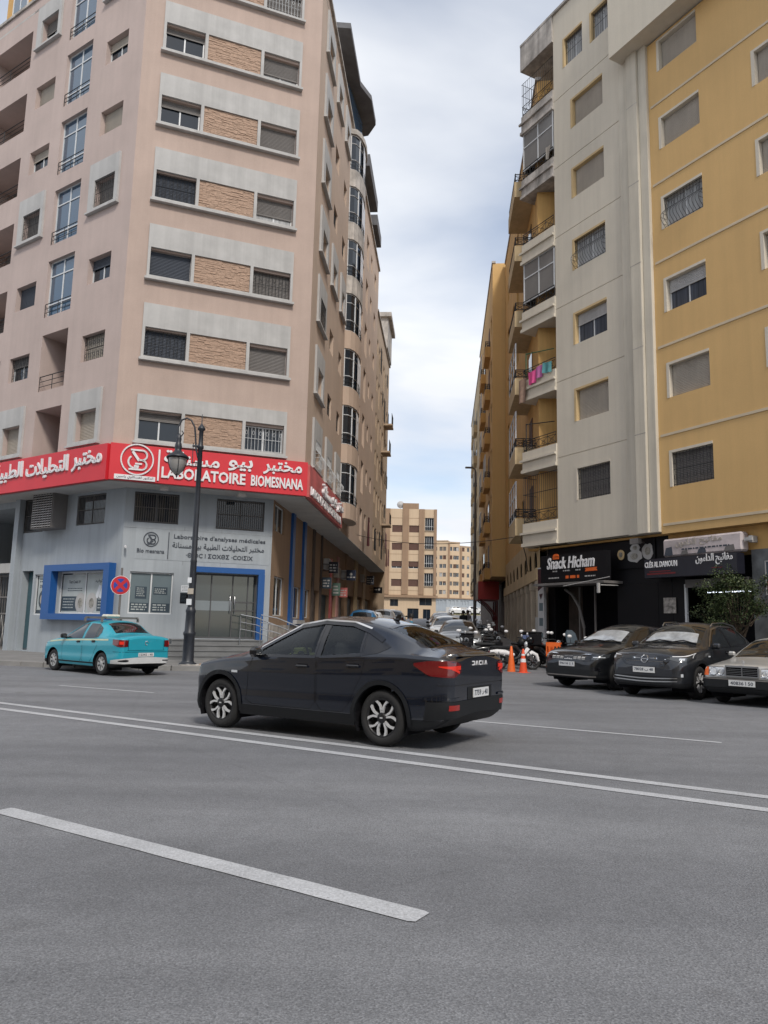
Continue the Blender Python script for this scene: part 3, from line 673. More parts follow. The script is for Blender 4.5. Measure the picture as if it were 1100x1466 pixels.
# entrance: glass doors in a blue frame
g = MB(); g.box(2.70, 5.32, -.18, .0, 3.36, 3.57); g.box(5.08, 5.33, -.18, .0, .78, 3.358); fcg.put('entrance_frame', g, M_BLUE)
dr = fcg.put('entrance', frame_geo(2.37, 2.45, 0, (), .06, .06), M_FRD, 3.91, .28, .885)
g = MB(); g.quad((-1.15, -.02, .05), (1.15, -.02, .05), (1.15, -.02, 2.40), (-1.15, -.02, 2.40)); obj('pane', g, mat('door_glass', (0.035, 0.045, 0.045), 0.07, 0.0, spec=0.8, coat=.4), dr)
g = MB(); g.box(-1.15, .25, -.030, -.021, 1.05, 1.42); obj('frosted_band', g, mat('frosted_film', (0.20, 0.23, 0.25), 0.5, 0.05, 2), dr)
g = MB()
for x in (-.55, .27, .86): g.box(x - .02, x + .02, -.055, -.021, .05, 2.40)
g.box(.29, 1.15, -.05, -.021, 1.05, 1.09); g.box(.29, 1.15, -.05, -.021, 1.38, 1.42); obj('door_stile', g, M_FRD, dr)
for x in (.18, .36):
    g = MB(); g.tube([(x, -.03, .95), (x, -.10, 1.0), (x, -.10, 1.6), (x, -.03, 1.65)], .018, 6); obj('handle', g, M_STEEL, dr)
g = MB()
for i in range(4): g.box(.45 + .02 * i, 1.0, -.05, -.04, .35 + .15 * i, .41 + .15 * i)
pass
for i in range(4):
    g = MB(); g.box(1.9 - .12 * i, 5.25 - (0 if i < 2 else .0) + .15 * i, -.62 - .30 * i, -.005, .10, .86 - .18 * i - .045); g.box(1.88 - .12 * i, 5.27 + .15 * i, -.65 - .30 * i, -.005, .86 - .18 * i - .044, .86 - .18 * i); fcg.put('entrance_step', g, M_TILE)
ofs = MB()
for i in range(5): ofs.box(.0, 5.588, -.012, -.002, 4.9 + .004 * i, 4.904 + .004 * i) if i == 0 else None
for x in (2.2, 3.6): ofs.box(x, x + .008, -.008, -.001, 3.6, 5.05)
fcg.put('panel_joint', ofs, M_SHUT)
# wall left of the chamfer, along the road
ops = [(-6.70, -5.22, 4.98, 6.38, .12), (-2.98, -1.18, 5.10, 6.28, .12), (-6.40, -5.60, .2, 3.40, .35), (-5.47, -4.58, 1.62, 3.24, .15), (-3.86, -.62, 1.70, 3.31, .2), (-13.0, -6.95, .1, 6.1, 4.0)]
facade(flg, -15.5, 0, .1, 6.4, ops, M_GREYW)
barred(flg, -6.70, -5.22, 4.98, 6.38, .11); barred(flg, -2.98, -1.18, 5.10, 6.28, .11)
w = gl_window(flg, -5.47, -4.58, 1.62, 3.24, .14, 0)
g = MB(); g.box(-.32, .36, -.024, -.019, .05, 1.55); obj('poster', g, M_POSTL, w)
t = text_geo('DRIVE', .46, .13, .004, .02); obj('lettering', t, M_DLET, w, (-.2, -.025, 1.08))
g = lines_geo(-.22, .26, 1.46, 2, .1, .05, .1, 7); g.plate([(.02 + .25 * math.cos(a), .62 + .36 * math.sin(a)) for a in [i * math.pi / 8 for i in range(16)]], -.004, 0); g.box(-.32, .36, -.004, 0, .06, .2); pstuff('printed_text', g, M_POSTD, w, (0, -.025, 0))
g = MB(); g.plate([(.02 + .15 * math.cos(a), .62 + .2 * math.sin(a)) for a in [i * math.pi / 8 for i in range(16)]], -.004, 0); obj('poster_picture', g, M_SHUTB, w, (0, -.03, 0))
g = MB(); g.box(-.37, .37, -.05, 0, .05, 3.15); g.box(.18, .22, -.1, 0, .9, 1.3); flg.put('side_door', g, mat('teal_glass', (0.04, 0.09, 0.11), 0.15, 0.1, 1), -6.0, .33, .22)
# big display window in a projecting blue frame
g = MB(); g.box(-4.40, .0 - .27, -.30, .0, 3.32, 3.57); g.box(-4.40, -.27, -.30, 0, 1.46, 1.69); g.box(-4.40, -3.88, -.30, 0, 1.691, 3.319); g.box(-.60, -.27, -.30, 0, 1.691, 3.319); flg.put('display_frame', g, M_BLUE)
w = gl_window(flg, -3.86, -.62, 1.70, 3.31, .19, 1)
g = MB(); g.box(-1.5, -.06, -.024, -.019, .06, 1.5); g.box(.06, 1.5, -.024, -.019, .06, 1.5); obj('poster', g, M_POSTL, w)
for q in ((-1.5, -.5), (.75, 1.5)): g = MB(); g.box(q[0], q[1], -.028, -.0245, .1, .66); obj('film_panel', g, M_POSTD, w)
g = MB()
g.merge(lines_geo(-1.15, -.2, .98, 2, .085, .03, .1, 8), Matrix.Translation((0, -.024, 0))); pstuff('printed_text', g, M_POSTD, w)
for cx in (-.28, .42):
    g = MB(); g.plate([(cx + .32 * math.cos(a), .42 + .38 * math.sin(a)) for a in [i * math.pi / 10 for i in range(20)]], -.034, -.030); g.plate([(cx + .16 * math.cos(a), .40 + .2 * math.sin(a)) for a in [i * math.pi / 5 for i in range(10)]], -.038, -.035, 1)
    obj('poster_picture', g, [M_SURR, mat('photo_print', (0.26, 0.25, 0.22), 0.5, 0.6, 9)], w)
for i in range(3):
    g = MB(); g.add([(.62 + .2 * i, -.03, .62), (.78 + .2 * i, -.03, .58), (.98 + .2 * i, -.03, 1.05), (.82 + .2 * i, -.03, 1.1)], [(0, 1, 2, 3)]); obj('poster_picture', g, M_PAPER, w)
obj('lettering', text_geo('Test Covid 19', .72, .12, .004, .01), M_DLET, w, (-1.1, -.026, 1.16))
g = lines_geo(-1.4, -.6, .58, 4, .11, .04, .2, 12); g.merge(lines_geo(.82, 1.42, .58, 4, .11, .04, .2, 13)); pstuff('printed_text', g, M_POSTL, w, (0, -.03, 0))
obj('lettering', text_geo(arabic('كوفيد'), .5, .16, .004), M_DLET, w, (.55, -.026, 1.16))
# pillar and dark passage at the far left
g = MB(); g.box(-6.94, -6.62, -.25, 0, .1, 6.38); flg.put('pillar', g, M_GREYW)
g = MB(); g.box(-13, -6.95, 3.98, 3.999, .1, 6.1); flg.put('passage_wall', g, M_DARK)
g = MB(); g.box(-13, -6.95, -.05, .3, 3.35, 3.75); flg.put('passage_beam', g, M_SURR)
# street side of the ground floor: brown piers, blue window frames, then shops under the overhang
facade(fsg, 0, 46, .1, 6.4, [(.66, 2.6, 1.8, 3.4, .15), (.3, 2.2, 5.2, 6.3, .15), (4.2, 6.4, 1.75, 3.2, .15), (7.2, 8.9, 1.8, 3.2, .15), (9.9, 11.9, .2, 3.3, .8), (12.4, 15.6, .3, 3.2, .4), (16.2, 18.4, .3, 3.4, .5), (19.4, 22.6, .5, 3.6, .6), (24, 28, .5, 3.6, .6), (30, 34, .6, 3.8, .6), (36, 41, .6, 3.8, .6)], M_BROWN)
for a, b, c, d in ((.66, 2.6, 1.8, 3.4), (.3, 2.2, 5.2, 6.3), (4.2, 6.4, 1.75, 3.2), (7.2, 8.9, 1.8, 3.2)): window(fsg, a, b, c, d, .14, 'pane', 0)
g = MB(); g.box(3.62, 4.15, -.12, 0, 1.45, 6.39); g.box(6.45, 7.0, -.12, 0, 1.45, 6.39); g.box(4.151, 6.449, -.12, 0, 1.45, 1.70); fsg.put('window_frame', g, M_BLUE)
g = MB(); g.box(4.3, 6.3, -.3, -.121, 1.5, 1.68); fsg.put('window_sill', g, M_SURR)
g = MB(); g.box(.0, 9.0, -.06, 0, .1, 1.44); fsg.put('plinth', g, M_STAIN)
for x0, x1, mm, z0, z1 in ((9.3, 9.85, M_DSTONE, .1, 6.39), (12.0, 12.35, M_DSTONE, .1, 6.39), (15.65, 16.15, M_REDF, .1, 5.4), (18.45, 19.3, mat('pink_pier', (0.42, 0.22, 0.20), 0.8, 0.15, 1), .1, 5.8), (22.7, 23.8, M_BROWN, .1, 6.39), (28.1, 29.9, M_CREAM, .1, 6.39), (34.1, 35.9, M_TAN, .1, 6.39)):
    g = MB(); g.box(x0, x1, -.08, 0, z0, z1); fsg.put('pier', g, mm)
for x0, x1, mm in ((9.9, 11.9, M_DSTONE), (12.4, 15.6, mat('teal_shutter', (0.03, 0.07, 0.085), 0.6, 0.15, 1.5)), (16.2, 18.4, mat('red_shutter', (0.30, 0.03, 0.03), 0.6, 0.2, 1.5)), (19.4, 22.6, M_SHUT), (24, 28, M_SHUTN), (30, 34, M_SHUTB), (36, 41, M_SHUT)):
    fsg.put('roller_shutter', shutter_geo(x1 - x0 - .02, 2.6, 0, .09), mm, (x0 + x1) / 2, .2, .55 + .02 * (x0 - 9))
for x, z, mm in ((13.0, 4.6, M_SURR), (17.2, 4.4, M_SHUTB), (20.6, 4.5, M_SURR), (25.6, 4.8, M_PAPER), (32, 5.0, M_SURR)):
    g = MB(); g.box(0, .9, -.32, 0, 0, .6, 0, .02); g.lathe([(.0, -.325), (.24, -.325), (.24, -.33), (0, -.33)], 14, (.42, 0, .3), 'y', 1); ac = fsg.put('air_conditioner', g, [mm, M_SHUT], x, -.01, z, parent=False); tag(ac, {13.0: 'air conditioner box above the teal shop shutter, nearest the corner', 17.2: 'beige air conditioner box above the red shop shutter', 20.6: 'air conditioner box above the grey shutter past the pink pier', 25.6: 'white air conditioner box above the navy shutter', 32: 'air conditioner box farthest along the overhung shop wall'}[x], 'air conditioner', 'air conditioners above the shops')
# soffit under the overhang
o = LB.location
def soffit():
    a, b, c, d = fs_.w(0, 0, 0), fs_.w(41, 0, 0), fsg.w(41, 0, 0), fsg.w(0, 0, 0); g = MB(); z = 6.375 - o.z
    e, f2 = fl.w(-15.5, 0, 0), flg.w(-15.5, 0, 0); h, i = fl.w(0, 0, 0), flg.w(0, 0, 0)
    P = lambda p: (p.x - o.x, p.y - o.y, z)
    g.quad(P(h), P(a), P(d), P(i)); g.quad(P(e), P(h), P(i), P(f2)); g.quad(P(a), P(b), P(c), P(d))
    return obj('soffit', g, M_SOFF, LB)
soffit()
g = MB()
for x in (1.75, 4.6): g.box(x, x + .28, .02, .30, 6.22, 6.374)
fc.put('soffit_beam', g, M_SOFF, 0, .1)
# ------------------------------------------------------------------ signs on the corner building
def logo(s=1.0, d=.03, b=.045):
    """ring with a B-shaped microscope, in the xz plane round the origin, radius s"""
    g = MB(); n = 36
    def band(pts, w, closed=False):
        P = [Vector((p[0], 0, p[1])) for p in pts]; k = len(P)
        for i in range(k if closed else k - 1):
            a, c = P[i], P[(i + 1) % k]; t = (c - a).normalized(); q = Vector((-t.z, 0, t.x)) * w; a = a - t * w * .25; c = c + t * w * .25
            g.plate([((a + q).x, (a + q).z), ((c + q).x, (c + q).z), ((c - q).x, (c - q).z), ((a - q).x, (a - q).z)], -d, 0)
    arc = lambda cx, cz, r, a0, a1, m=12: [(cx + r * math.cos(R(a0 + (a1 - a0) * i / m)), cz + r * math.sin(R(a0 + (a1 - a0) * i / m))) for i in range(m + 1)]
    band([(s * math.cos(2 * math.pi * i / n), s * math.sin(2 * math.pi * i / n)) for i in range(n)], b * .8 * s, True)
    band([(-.42 * s, .62 * s), (.28 * s, .62 * s)] + arc(.28 * s, .30 * s, .32 * s, 90, -90) + [(.1 * s, -.02 * s)], b * s)
    band(arc(.28 * s, -.34 * s, .32 * s, 90, -90) + [(-.48 * s, -.66 * s)], b * s)
    band(arc(-.12 * s, -.16 * s, .42 * s, 130, 300), b * s)
    band([(-.3 * s, .5 * s), (.12 * s, -.06 * s)], b * 1.5 * s); band([(-.1 * s, -.28 * s), (.3 * s, -.28 * s)], b * s); band([(-.16 * s, -.44 * s), (.12 * s, -.44 * s)], b * s)
    return g
def board(name, f, x0, x1, z0, z1, y, d, m, label, cat='sign', edge=None, parent_loc=None, group=None):
    p = f.w((x0 + x1) / 2, y, z0); t = thing(name, label, cat, p, f.rz, group); w, h = x1 - x0, z1 - z0
    g = MB(); g.box(-w / 2, w / 2, -d, 0, 0, h); obj('panel', g, m, t)
    if edge:
        e = MB(); r = .03; e.box(-w / 2 - r, w / 2 + r, -d - .02, .0, -r, -.001); e.box(-w / 2 - r, w / 2 + r, -d - .02, 0, h + .001, h + r); e.box(-w / 2 - r, -w / 2 - .001, -d - .02, 0, -.001, h + .001); e.box(w / 2 + .001, w / 2 + r, -d - .02, 0, -.001, h + .001); obj('frame', e, edge, t)
    t['w'] = w; t['h'] = h; t['d'] = d
    return t
def letters(t, body, x, z, w=None, h=None, depth=.04, m=None, bold=0.0, name='lettering', dy=0.001, shear=0.0, res=2):
    return obj(name, text_geo(body, w, h, depth, bold, res, shear), m or M_LET, t, (x, -t['d'] - dy, z))
sb = board('signboard', fc, -.06, 7.18, 6.40, 7.72, -.02, .18, M_RED, 'long red signboard with white Latin and Arabic lettering and round emblem across the cut corner')
def lx(v): return v - (-.06 + 7.18) / 2
obj('emblem', logo(.55, .05, .055), M_LET, sb, (lx(.86), -.181, .78))
g = MB(); g.box(lx(.12), lx(1.52), -.04, 0, .03, .2); st_ = obj('name_strip', g, M_LET, sb, (0, -.181, 0))
obj('lettering', text_geo(arabic('الدكتور الفسكاوي ياسين'), 1.25, .13, .008), M_DLET, st_, (lx(.2), -.041, .05))
g = MB(); g.box(lx(1.58), lx(1.64), -.05, 0, .08, 1.22); obj('divider', g, M_LET, sb, (0, -.181, 0))
letters(sb, 'LABORATOIRE', lx(1.72), .20, 3.05, .42, .05, M_LET, .028); letters(sb, 'BIOMESNANA', lx(4.98), .20, 2.03, .42, .05, M_LET, .028)
letters(sb, arabic('مختبر'), lx(5.42), .70, 1.52, .54, .05, M_LET, .022); letters(sb, arabic('بيو'), lx(4.1), .70, .92, .46, .05, M_LET, .022); letters(sb, arabic('مسنانة'), lx(1.78), .74, 2.0, .50, .05, M_LET, .022)
sl = board('signboard', fl, -15.5, .0, 6.40, 7.70, -.02, .18, M_RED, 'red signboard with white Arabic lettering only, on the road side left of the corner')
sl['w']; letters(sl, arabic('مختبر'), 7.75 - 2.0, .42, 1.75, .72, .06, M_LET, .02); letters(sl, arabic('التحليلات'), 7.75 - 5.0, .36, 2.75, .78, .06, M_LET, .02); letters(sl, arabic('الطبية'), 7.75 - 7.3, .40, 2.05, .80, .06, M_LET, .02)
ss_ = board('signboard', fs_, .14, 9.9, 6.42, 7.70, -.02, .16, M_REDF, 'faded red signboard with worn white raised lettering along the side street')
letters(ss_, arabic('مختبر'), 2.6, .55, 1.9, .6, .12, M_LET, .02); letters(ss_, arabic('بيو'), .9, .55, 1.2, .5, .12, M_LET, .02); letters(ss_, arabic('مسنانة'), -1.9, .55, 2.4, .55, .12, M_LET, .02)
letters(ss_, 'LABORATOIRE BIOMESNANA', -4.6, .12, 8.8, .34, .06, M_LET, .02)
# dark lettering fixed on the grey wall panel over the entrance
p = fcg.w(3.4, 0, 3.8); ws = thing('wall_sign', 'dark raised lettering and small round emblem on the grey panels above the glass entrance', 'sign', p, fcg.rz); ws['d'] = .012
g = MB(); g.box(-2.95, 2.1, -.010, -.001, -.05, 1.1); obj('panel', g, M_GREYW, ws)
obj('emblem', logo(.26, .02, .075), M_DLET, ws, (-2.4, -.013, .70)); letters(ws, 'Bio mesnana', -2.88, .19, .98, .15, .02, M_DLET, .01)
g = MB(); g.box(-1.78, -1.75, -.025, 0, 0, 1.0); obj('divider', g, M_DLET, ws, (0, -.013, 0))
letters(ws, "Laboratoire d'analyses médicales", -1.58, .74, 3.5, .21, .02, M_DLET, .012); letters(ws, arabic('مختبر التحليلات الطبية بيو مسنانة'), -1.62, .38, 3.5, .27, .02, M_DLET, .008); letters(ws, '·Θ·OC I ΣOXΘΣ ·COIΣIX', -1.1, .10, 2.55, .17, .02, M_DLET, .012)
# papers beside the door
for i, (x, z, w, h) in enumerate(((2.20, 2.60, .36, .24), (2.18, 2.16, .30, .40), (2.48, 2.05, .15, .13))):
    g = MB(); g.box(0, w, -.006, -.001, 0, h); pp = obj('paper_notice', g, [M_PAPER, M_DARK, M_POST][i], None, fcg.w(x, -.001, z), fcg.rz)
    tag(pp, ['pale blue sheet with heading taped beside the glass door, uppermost', 'white sheet of paper taped under the pale blue one beside the door', 'small dark plate fixed at the lower right of the taped papers'][i], 'notice')
    if i < 2: g = lines_geo(.03, w - .03, h - .03, 4 if i == 0 else 7, .05, .016, .3, 20 + i); pstuff('printed_text', g, M_POSTD, pp, (0, -.0065, 0))
# louvred cover hung in front of the upper windows
t = thing('louvred_cover', 'projecting louvred metal cover of a cooling unit between the upper windows', 'vent cover', flg.w(-4.35, 0, 5.0), flg.rz)
g = MB(); g.box(-.72, .72, -.62, -.0, 0, .03); g.box(-.72, .72, -.62, 0, 1.40, 1.43); g.box(.69, .72, -.62, 0, .031, 1.399); g.box(-.72, -.69, -.62, 0, .031, 1.399); g.box(-.68, .68, -.5, -.45, .04, 1.39, 1); obj('case', g, [M_SHUT, M_DARK], t)
def slat():
    g = MB()
    for i in range(7): g.add([(-.66 + i * .19, -.63, 0), (-.66 + i * .19 + .15, -.63, 0), (-.66 + i * .19 + .15, -.57, .05), (-.66 + i * .19, -.57, .05)], [(0, 1, 2, 3)]); g.box(-.66 + i * .19, -.66 + i * .19 + .15, -.635, -.625, -.012, .012)
    return g
slm = slat().mesh('slat', M_SURR)
for i in range(14): obj('slat', slm, None, t, (0, -.005, .08 + i * .095))
g = MB()
for i in range(8): g.box(-.70 + i * .19, -.67 + i * .19, -.63, -.60, .031, 1.399)
obj('mullion', g, M_SHUT, t)
# gate at the passage
t = thing('metal_gate', 'dark barred metal gate with lattice lower half closing the passage', 'gate', flg.w(-8.6, .35, .15), flg.rz)
g = MB()
for x in (-1.55, 0, 1.55): g.box(x - .04, x + .04, -.04, .04, 0, 3.15)
for z in (.05, 1.5, 2.2, 3.1): g.box(-1.5, 1.5, -.03, .03, z - .03, z + .03)
obj('gate_frame', g, M_SHUT, t)
bm_ = MB(); bm_.box(-.012, .012, -.012, .012, .08, 3.07); bmm = bm_.mesh('bar', M_SHUT)
for i in range(16): obj('bar', bmm, None, t, (-1.4 + i * .187, -.004, 0))
g = MB()
for i in range(8):
    x = -1.5 + i * .375; g.bar((x, -.03, .1), (x + .375, -.03, 1.45), .012, 4); g.bar((x + .375, -.04, .1), (x, -.04, 1.45), .012, 4)
obj('lattice', g, M_SURR, t)
# stainless handrails on the ramp
t = thing('ramp_handrail', 'stainless steel handrail sloping down beside the entrance steps', 'handrail', fcg.w(4.35, -.75, .3), fcg.rz)
for y, xx in ((0, 0), (-.95, .55)):
    g = MB()
    for z in (.95, .68, .42): g.tube([(xx, y, z + .55), (xx + .6, y, z + .45), (xx + 1.9, y - .1, z - .02), (xx + 2.05, y - .1, z - .05)], .022 if z == .95 else .014, 7)
    obj('rail', g, M_STEEL, t)
    for q, dz in ((0, .52), (1.05, .3), (1.85, .05)):
        g = MB(); g.bar((xx + q, y - .04 * q, -.05), (xx + q, y - .04 * q, .97 + dz - .05), .022, 8); obj('post', g, M_STEEL, t)
# wall camera
g = MB(); g.bar((0, 0, 0), (0, -.16, .03), .02, 6); g.tube([(0, -.10, .03), (0, -.30, -.02)], .04, 8, 1); o_ = obj('wall_camera', g, [M_DARK, M_LET], None, fcg.w(.1, -.005, 4.15), fcg.rz); tag(o_, 'little white security camera on the grey corner wall left of the emblem', 'camera')

# ------------------------------------------------------------------ ornate street lamp
t = thing('street_lamp', 'black ornate iron street lamp with hooked arm and hanging lantern at the kerb', 'street lamp', (-6.02, 24.45, .155), 0)
g = MB(); g.lathe([(.27, 0), (.27, .06), (.21, .08), (.18, .14), (.17, .9), (.195, .95), (.195, 1.0), (.16, 1.05), (.14, 1.6), (.16, 1.66), (.145, 1.72), (.11, 1.8)], 16); obj('base', g, M_LAMPM, t)
g = MB(); g.lathe([(.115, 1.78), (.11, 2.4), (.10, 3.2), (.11, 3.24), (.095, 3.3), (.085, 5), (.075, 6.9), (.11, 6.93), (.10, 7.0), (.075, 7.05), (.07, 7.5), (.13, 7.55), (.11, 7.62), (.05, 7.7), (.02, 7.75), (.012, 8.05), (0, 8.08)], 14); obj('post', g, M_LAMPM, t)
arm = [(-.06, 0, 6.6), (-.14, 0, 6.9), (-.18, 0, 7.3), (-.22, 0, 7.62), (-.34, 0, 7.85), (-.50, 0, 7.93), (-.66, 0, 7.86), (-.76, 0, 7.62), (-.74, 0, 7.38), (-.64, 0, 7.32), (-.58, 0, 7.42), (-.64, 0, 7.5)]
g = MB(); g.tube(arm, [.03] * 8 + [.028, .024, .02, .016], 7); g.tube([(-.10, 0, 6.3), (-.24, 0, 6.35), (-.24, 0, 7.1)], .014, 5); g.tube([(-.08, 0, 7.0), (-.26, 0, 7.0)], .03, 6); g.tube([(-.08, 0, 6.45), (-.24, 0, 6.45)], .018, 6); obj('arm', g, M_LAMPM, t)
g = MB(); c0 = (-.72, 0, .12); g.lathe([(.02, 7.28), (.07, 7.22), (.09, 7.1), (.075, 7.0), (.10, 6.94), (.12, 6.8), (.10, 6.74), (.15, 6.66), (.30, 6.56), (.36, 6.50), (.36, 6.46), (.30, 6.44 + .12)], 18, c0); obj('lantern_cap', g, M_LAMPM, t)
g = MB(); g.lathe([(.29, 6.445), (.28, 6.3), (.21, 6.1), (.10, 5.95), (.02, 5.92), (0, 5.91)], 18, c0); obj('lantern_glass', g, mat('lantern_glass', (0.30, 0.29, 0.28), 0.25, 0.1, 3, coat=0.5), t)
g = MB()
for i in range(4):
    a = i * math.pi / 2 + .4; g.tube([(c0[0] + .30 * math.cos(a), .30 * math.sin(a), 6.44 + .12), (c0[0] + .285 * math.cos(a), .285 * math.sin(a), 6.28 + .12), (c0[0] + .215 * math.cos(a), .215 * math.sin(a), 6.08 + .12), (c0[0] + .03 * math.cos(a), .03 * math.sin(a), 5.9 + .12)], .012, 4)
g.lathe([(0, 5.82), (.03, 5.86), (.03, 5.92), (0, 5.93)], 8, c0); obj('lantern_rib', g, M_LAMPM, t)
g = MB(); g.box(-.12, .0, -.14, -.118, 2.55, 2.72, 1); g.box(-.1, .08, -.136, -.117, 2.2, 2.38, 0); g.box(-.12, .04, -.150, -.128, 1.86, 2.05, 1); obj('sticker', g, [M_SHUTB, M_PAPER], t)
g = MB(); g.box(-.5, .55, -.28, .26, 0, .03, 0, .01); g.box(.1, .5, -.2, .2, .031, .05, 1); o_ = obj('cover_plate', g, [M_STAIN, M_BROWN], None, (-5.75, 24.42, .152), .2); tag(o_, 'rusty cover plate and broken paving round the lamp foot', 'cover plate')
# no parking sign
t = thing('no_parking_sign', 'round red and blue no stopping sign on a thin post behind the turquoise car', 'traffic sign', (-8.33, 24.6, .15), R(8))
g = MB(); g.bar((0, 0, 0), (0, 0, 3.0), .035, 8); obj('post', g, M_SHUT, t)
g = MB(); cz = 2.44; n = 32
ringp = lambda r: [(r * math.cos(2 * math.pi * i / n), cz + r * math.sin(2 * math.pi * i / n)) for i in range(n)]
g.plate(ringp(.31), -.055, -.040, 0); g.plate(ringp(.305), -.058, -.0555, 1); g.plate(ringp(.29), -.061, -.0585, 2); g.plate(ringp(.215), -.064, -.0615, 3)
for s in (1, -1):
    c_, d_ = .155 * .99, .035
    g.plate([(s * -c_ - s * d_, cz + c_ - d_), (s * -c_ + s * d_, cz + c_ + d_), (s * c_ + s * d_, cz - c_ + d_), (s * c_ - s * d_, cz - c_ - d_)][::s], -.0668 - .0002 * s, -.0645, 2)
obj('disc', g, [M_SHUT, M_LET, mat('sign_red', (0.50, 0.025, 0.035), 0.45, 0.1, 3), mat('sign_blue', (0.03, 0.06, 0.32), 0.45, 0.1, 3)], t)
# ------------------------------------------------------------------ white and ochre apartment block on the right
RB = thing('apartment_building', 'white and ochre apartment block with corner balconies above two black shop fronts', 'building', (9.6, 26.5, 0))
fr_ = Face(8.82, 27.0, .4695, -.8829, RB)         # local x = -u : 0 at the ribs, -3.93 at the balcony edge, + to the right
ZR = lambda k: 6.51 + 3.165 * k
ops = []
for k in range(6): ops.append((-2.88, -1.02, ZR(k), ZR(k) + 1.34, .24))
ops += [(-3.32, -2.12, ZR(6) - .05, ZR(6) + 1.32, .24), (-1.67, -.48, ZR(6) - .05, ZR(6) + 1.32, .24)]
for k in range(1, 7): ops.append((-3.93, -.10, ZR(k) - 1.30, ZR(k) - 1.27, .025))
facade(fr_, -3.93, -.10, 4.92, 28.4, ops, M_WHITE)
M_REVY = mat('cream_reveal', (0.58, 0.43, 0.23), 0.85, 0.08, 2)
def lining(f, x0, x1, z0, z1, y, m):
    g = MB(); t = .012
    g.box(x0 + .001, x0 + .001 + t + .1, -.015, y, z0, z1); g.box(x0 + .102 + t, x1 - .001, -.015, y, z1 - .09, z1 - .001)
    return f.put('window_lining', g, m)
kinds = [('shut', 1, 'ornate', M_SHUT), ('shut', 1, None, M_SHUTB), ('curtain', .36, None, M_SURR), ('curtain', .05, 'belly', M_SURR), ('shut', 1, None, M_SHUTB), ('shut', .88, None, M_SHUTB)]
for k in range(6):
    a, s, g_, m_ = kinds[k]
    lining(fr_, -2.88, -1.02, ZR(k), ZR(k) + 1.34, .2, M_REVY if k else M_WHITE)
    window(fr_, -2.76, -1.02, ZR(k), ZR(k) + 1.25, .22, a, s, g_, m_, gy=.1, cm=M_CURTD if k == 2 else None)
for a, b in ((-3.32, -2.12), (-1.67, -.48)):
    lining(fr_, a, b, ZR(6) - .05, ZR(6) + 1.32, .2, M_REVY); window(fr_, a + .12, b, ZR(6) - .05, ZR(6) + 1.23, .22, 'curtain', .02, 'bars')
# ochre face
ops = []; ZY = lambda k: 6.36 + 3.09 * k
for c in range(3):
    for k in range(6): ops.append((1.73 + 3.76 * c, 3.48 + 3.76 * c, ZY(k), ZY(k) + 1.25, .24))
facade(fr_, 1.30, 14, 4.80, 23.15, ops, M_YEL)
ky = [('shut', 1, 'ornate', M_SHUT), ('shut', 1, None, M_SHUTB), ('curtain', .38, None, M_SURR), ('curtain', .02, 'belly', M_SURR), ('shut', 1, None, M_SHUTB), ('shut', 1, None, M_SHUTB)]
for c in range(3):
    for k in range(6):
        x0, x1 = 1.73 + 3.76 * c, 3.48 + 3.76 * c; lining(fr_, x0, x1, ZY(k), ZY(k) + 1.25, .2, M_WHITE)
        a, s, g_, m_ = ky[k if c == 0 else 1]
        window(fr_, x0 + .12, x1, ZY(k), ZY(k) + 1.16, .22, a, s, g_, m_, gy=.1, cm=M_CURTD if k == 2 else None)
for z in (5.06, 8.14, 11.30, 14.44, 17.42, 20.52):
    g = MB(); g.box(1.40, 14, -.025, .0, z, z + .085); fr_.put('string_course', g, M_BAND)
# three plaster ribs between the two colours
for i, (a, b, d) in enumerate(((-.10, .42, .10), (.421, .92, .22), (.921, 1.30, .12))):
    g = MB(); g.box(a, b, -d, .2, 4.86, 28.4, 0, .02); fr_.put('rib', g, M_RIB)
for k in range(6):
    g = MB(); g.box(.422, .919, -.223, -.05, ZR(k) + 1.865, ZR(k) + 1.89); fr_.put('rib_joint', g, M_STAIN)
# white upper storeys overhanging the ochre face
g = MB(); g.box(.10, 14, -.75, .2, 23.2, 28.4); fr_.put('upper_storey', g, M_WHITE)
g = MB(); g.box(.25, .65, -.76, -.70, 25.9, 27.1); fr_.put('upper_window', g, M_GLASS)
